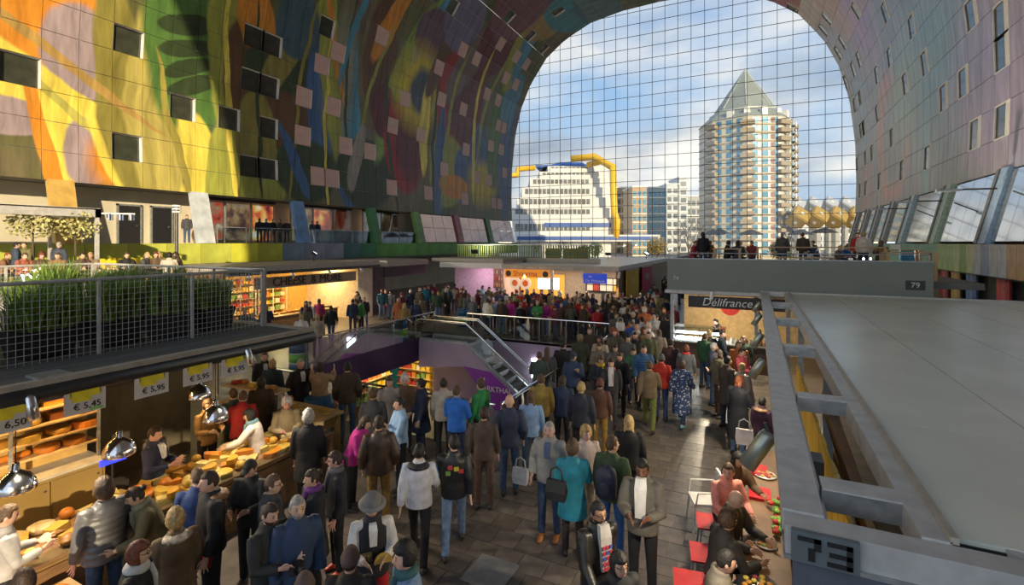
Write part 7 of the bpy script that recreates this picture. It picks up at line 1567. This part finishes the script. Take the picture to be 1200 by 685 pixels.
# ---------------- dense crowd beyond the well and in front of the far stalls
rngc = random.Random(21)
CN = [('black', BLK), ('charcoal', CHA), ('navy', NVY), ('dark brown', DBR), ('brown', BRW), ('tan', TAN_), ('khaki', KHA), ('olive', OLV), ('dark green', DGN), ('green', (.04, .22, .05)), ('red', REDC), ('crimson', (.30, .01, .05)), ('magenta', MAG), ('white', (.55, .53, .5)), ('beige', BGE), ('teal', TEA), ('mustard', MUS), ('purple', PUR), ('light blue', LBL), ('denim blue', JEA), ('grey', GRY), ('light grey', LGR), ('rust', (.35, .10, .03)), ('royal blue', (.02, .08, .38)), ('burgundy', (.14, .015, .03)), ('petrol', (.02, .09, .12))]
WT = [9, 8, 8, 6, 6, 3, 3, 4, 3, 1.5, 2.5, 1.5, 1, 2.5, 3, 2, 1.5, 1.5, 1.5, 4, 5, 3, 2, 1.5, 2.5, 2]
HN = [('short', 'black', 'short black hair'), ('short', 'brown', 'short brown hair'), ('short', 'dark brown', 'short dark hair'), ('short', 'blond', 'short blond hair'), ('short', 'grey', 'short grey hair'), ('long', 'brown', 'long brown hair'), ('long', 'blond', 'long blond hair'), ('long', 'dark brown', 'long dark hair'), ('bob', 'brown', 'bobbed brown hair'), ('bob', 'auburn', 'bobbed auburn hair'), ('curly', 'white', 'curly white hair'), ('pony', 'brown', 'brown ponytail'), ('bald', 'grey', 'bald head'), ('beanie', (.25, .03, .03), 'red beanie'), ('beanie', (.05, .06, .08), 'dark beanie'), ('wavy', 'red', 'wavy red hair')]
placed = [(o.location.x, o.location.y) for o in COL.objects if o.name.startswith('person')]
seen = set()
def crowd(n, x0, x1, y0, y1, where, dens=.5, faces=(0, 180, 170, 190, 60, -60, 20, -20, 120), reject=None, base=.015):
    c = 0; tries = 0
    while c < n and tries < n * 60:
        tries += 1; x, y = rngc.uniform(x0, x1), rngc.uniform(y0, y1)
        if reject and reject(x, y): continue
        if any((x - a) ** 2 + (y - b) ** 2 < dens ** 2 for a, b in placed): continue
        for _ in range(200):
            cn, cv = rngc.choices(CN, WT)[0]; hs = rngc.choice(HN); ty = rngc.choice(['jacket', 'jacket', 'coat', 'jacket', 'sweater', 'puffer']); gw_ = {'jacket': 'jacket', 'coat': 'coat', 'sweater': 'pullover', 'puffer': 'padded jacket'}[ty]
            lab = f'person with {hs[2]} in {cn} {gw_} {where}'
            if lab not in seen: seen.add(lab); break
        placed.append((x, y)); c += 1
        j = rngc.uniform(.8, 1.3)
        P(0, 0, rngc.choice(faces), rngc.choice(['stand', 'standl', 'standr', 'front', 'phone', 'pocket', 'bag', 'walk']), (ty if ty != 'puffer' else 'puffer', tuple(v * j for v in cv)), rngc.choice([BLK, NVY, JEA, CHA, BRW, LJE]), (hs[0], hs[1]), lab, rngc.uniform(1.6, 1.86), xy=(x, y), near=False, skin=rngc.choice([0, 0, 1, 2, 2, 4]), grp='crowd ' + where)
crowd(34, -13.0, -3.6, 22.1, 23.4, 'at the far railing', .42)
crowd(96, -20.5, -3.4, 23.5, 29.2, 'before the far stalls', .5)
crowd(26, -7.0, -3.5, 29.5, 48, 'in the deep aisle', .55, reject=lambda x, y: x < -6.9)
crowd(10, -21.3, -16.4, 15.0, 22.5, 'by the corner shop', .7)
crowd(14, -4.6, -3.5, 15.0, 22.0, 'beside the bakery stall', .5)
crowd(3, -.9, -.3, 13.5, 17.5, 'along the right beam', .7)
# ---------------- seated guests on the roof terraces
tb = 3.43
for i, (px, d, face, pose, c, hs, lab) in enumerate([(812, 22.0, 60, 'sit', (.30, .03, .05), ('short', 'brown'), 'guest in crimson top at the small high terrace table'), (824, 21.6, 200, 'stand', BLK, ('long', 'black'), 'guest in black standing by the small terrace table'), (835, 22.2, -60, 'sit', (.14, .07, .03), ('short', 'brown'), 'guest in brown jacket at the left of the terrace'), (852, 20.9, 100, 'sitl', BLK, ('short', 'dark brown'), 'guest in black sitting low behind the parapet'), (866, 23.4, 20, 'sit', (.42, .36, .28), ('short', 'blond'), 'guest in beige at the long terrace table'), (881, 24.5, 0, 'sit', (.25, .04, .05), ('short', 'brown'), 'guest in red top behind the long terrace table'), (864, 20.6, 170, 'sit', (.03, .04, .06), ('bob', 'dark brown'), 'guest in dark blue with back to the parapet'), (917, 21.6, 180, 'stand', (.08, .08, .07), ('short', 'grey'), 'guest in grey-brown coat at the terrace middle'), (941, 22.8, 175, 'stand', (.07, .055, .035), ('short', 'brown'), 'guest in dark olive jacket standing on the terrace'), (957, 22.6, -70, 'sit', (.03, .05, .10), ('short', 'brown'), 'guest in blue top right of the dark olive jacket'), (981, 20.5, 60, 'sit', (.20, .18, .16), ('short', 'blond'), 'child in grey at the right terrace table'), (989, 20.9, 40, 'sit', (.02, .10, .30), ('short', 'brown'), 'child in blue at the right terrace table'), (1005, 22.2, 0, 'stand', (.35, .03, .03), ('short', 'auburn'), 'guest in red jacket behind the white jacket'), (1012, 20.8, 175, 'stand', (.60, .55, .48), ('bob', 'blond'), 'blond guest in white jacket at the terrace edge'), (1032, 20.6, 175, 'sit', (.05, .03, .02), ('wavy', 'brown'), 'guest with wavy brown hair at the right end of the terrace')]):
    P(0, 0, face, pose, ('jacket', c), random.choice([BLK, NVY, JEA]), hs, lab, 1.45 if 'child' in lab else 1.7, base=tb, xy=at_depth(px, d), near=False)
tb = 2.99
for i, (px, d, face, pose, c, hs, lab) in enumerate([(4, 18.0, 60, 'sit', (.2, .1, .05), ('short', 'red'), 'sunlit guest at the left picture edge'), (19, 18.2, 90, 'stand', (.04, .06, .10), ('short', 'black'), 'sunlit standing guest in dark blue by the pale trees'), (29, 19.8, -40, 'stand', (.16, .15, .06), ('short', 'brown'), 'sunlit guest in olive vest by the pale trees'), (26, 17.4, 30, 'sit', (.30, .10, .06), ('short', 'brown'), 'sunlit guest in rust top low behind the fence'), (47, 17.6, 20, 'sit', (.08, .04, .03), ('curly', 'auburn'), 'sunlit guest with auburn curls'), (69, 19.3, 150, 'stand', (.05, .06, .09), ('cap', (.3, .28, .25)), 'guest in pale cap bending at the terrace table'), (70, 17.6, -20, 'sit', (.25, .12, .07), ('short', 'brown'), 'sunlit guest in brown top beside the pale cap'), (106, 18.2, 0, 'sit', (.22, .16, .10), ('wavy', 'blond'), 'guest with wavy blond hair on the sunny terrace'), (94, 17.8, 30, 'sit', (.10, .05, .05), ('short', 'dark brown'), 'dark-haired guest left of the wavy blond hair'), (148, 18.4, 10, 'sit', BLK, ('short', 'brown'), 'guest in black on the sunny terrace middle'), (168, 18.6, 60, 'sit', (.06, .06, .06), ('short', 'blond'), 'blond guest in charcoal on the sunny terrace'), (181, 19.0, 20, 'sit', (.12, .08, .05), ('short', 'auburn'), 'auburn-haired guest on the sunny terrace'), (189, 19.2, -30, 'sit', (.15, .1, .06), ('short', 'blond'), 'second blond guest right of the auburn hair'), (198, 17.9, 175, 'sit', (.5, .45, .38), ('bob', 'black'), 'black-haired guest in cream with back turned'), (211, 18.6, -80, 'sit', (.08, .05, .03), ('long', 'dark brown'), 'long-haired guest in brown beside the lamp post')]):
    P(0, 0, face, pose, ('jacket', c), BLK, hs, lab, 1.7, base=tb, xy=at_depth(px, d), near=False, grp='guests on the sunny left terrace')
# people on the upper gallery
gx = XC - 19.15 - .9
for i, (px, c, lab) in enumerate([(219, (.05, .05, .06), 'person in dark jacket and jeans on the sunny gallery'), (304, BLK, 'leftmost of five visitors in front of the orange posters'), (312, NVY, 'second visitor from the left by the orange posters'), (320, BLK, 'third visitor from the left by the orange posters'), (328, CHA, 'fourth visitor from the left by the orange posters'), (336, DBR, 'rightmost of five visitors in front of the orange posters'), (366, (.1, .12, .2), 'visitor on the gallery by the red posters'), (372, NVY, 'second visitor on the gallery by the red posters')]):
    y_ = at_X(px, 270, gx)[0]; P(0, 0, rngc.choice([0, 180, 40, -60]), 'stand', ('jacket', c), JEA if i % 2 == 0 else BLK, ('short', 'dark brown'), lab, 1.72, base=4.625, xy=(gx, y_), near=False)
# ---------------- things people carry
def bag(px, py, d, c, label, kind='shopping', rz=0):
    x, y = at_depth(px, d); z = EYE - (py - HY) * d / FOC; b = thing('shoulder_bag' if kind != 'shopping' else 'shopping_bag', label, 'bag', (x, y, z), rz); m = mat('bag_cloth_' + str(len(MATS)), c, .6, bump=.3, bscale=15)
    MB().loft([[(-.13, -.05, 0), (.13, -.05, 0), (.13, .05, 0), (-.13, .05, 0)], [(-.15, -.06, .12), (.15, -.06, .12), (.15, .06, .12), (-.15, .06, .12)], [(-.14, -.03, .28), (.14, -.03, .28), (.14, .03, .28), (-.14, .03, .28)]]).build('body', m, b)
    MB().tube([(-.1, 0, .27), (-.08, 0, .42), (0, 0, .47), (.08, 0, .42), (.1, 0, .27)], .012, 6).build('strap', m, b, True)
bag(790, 458, 13.0, (.40, .28, .13), 'tan shoulder bag of the dotted blue coat', 'sh'); bag(727, 387, 17.6, (.65, .62, .56), 'white plastic bag held near the far railing'); bag(872, 520, 9.3, (.6, .58, .56), 'white carrier bag beside the red-haired person'); bag(610, 566, 8.9, (.45, .45, .44), 'grey carrier bag beside the bald man'); bag(239, 660, 6.0, (.42, .02, .04), 'crimson carrier bag behind the sheepskin coat'); bag(652, 585, 7.1, (.02, .02, .02), 'black handbag of the teal coat', 'sh')
bp = thing('backpack', 'dark blue backpack on the green hooded jacket', 'backpack', (0, 0, 0)); g_ = [o for o in COL.objects if o.get('label') == 'man in green hooded jacket with dark backpack'][0]
bp.location = g_.location + Matrix.Rotation(g_.rotation_euler.z, 3, 'Z') @ Vector((0, .235, 1.02)); bp.rotation_euler = g_.rotation_euler
bpm = mat('backpack_navy', (.02, .025, .05), .7, bump=.3, bscale=14); MB().loft([[(x * w_, y * d_ - .01, z) for x, y in ((-.11, -.08), (.11, -.08), (.15, -.03), (.15, .06), (.10, .10), (-.10, .10), (-.15, .06), (-.15, -.03))] for z, w_, d_ in ((-.02, .8, .7), (.02, 1, 1), (.30, 1, .95), (.40, .85, .75), (.44, .5, .4))]).build('body', bpm, bp, True); MB().ell((0, .085, .13), (.11, .04, .11), 12, 8).build('front_pocket', bpm, bp, True); MB().tube([(0, -.02, .42), (0, .03, .46), (0, .06, .41)], .012, 6).build('loop', bpm, bp)
ck = vm.location + Matrix.Rotation(vm.rotation_euler.z, 3, 'Z') @ Vector((.09, -.34, 1.17)); cheese('half', 'golden', ck, 1.0, 'held by the man in the trilby', 'held cheese', .5, (R(60), 0, vm.rotation_euler.z))
cm_o = [o for o in COL.objects if o.get('label') == 'bearded man in dark jacket holding a camera'][0]
cmr = thing('camera', 'black camera in the hands of the bearded man', 'camera', cm_o.location + Matrix.Rotation(cm_o.rotation_euler.z, 3, 'Z') @ Vector((0, -.42, 1.16)), cm_o.rotation_euler.z); MB().box((0, 0, 0), (.15, .07, .10)).build('body', black_m, cmr); MB().lathe([(.04, 0), (.045, .09), (.04, .1), (.02, .095)], n=16, M=Matrix.Rotation(R(90), 3, 'X')).build('lens', black_m, cmr, True); MB().box((0, 0, .06), (.05, .05, .03)).build('viewfinder', black_m, cmr)
print('people', NP[0])
for o in list(TEMP.collection.objects): bpy.data.objects.remove(o)
bpy.data.scenes.remove(TEMP)
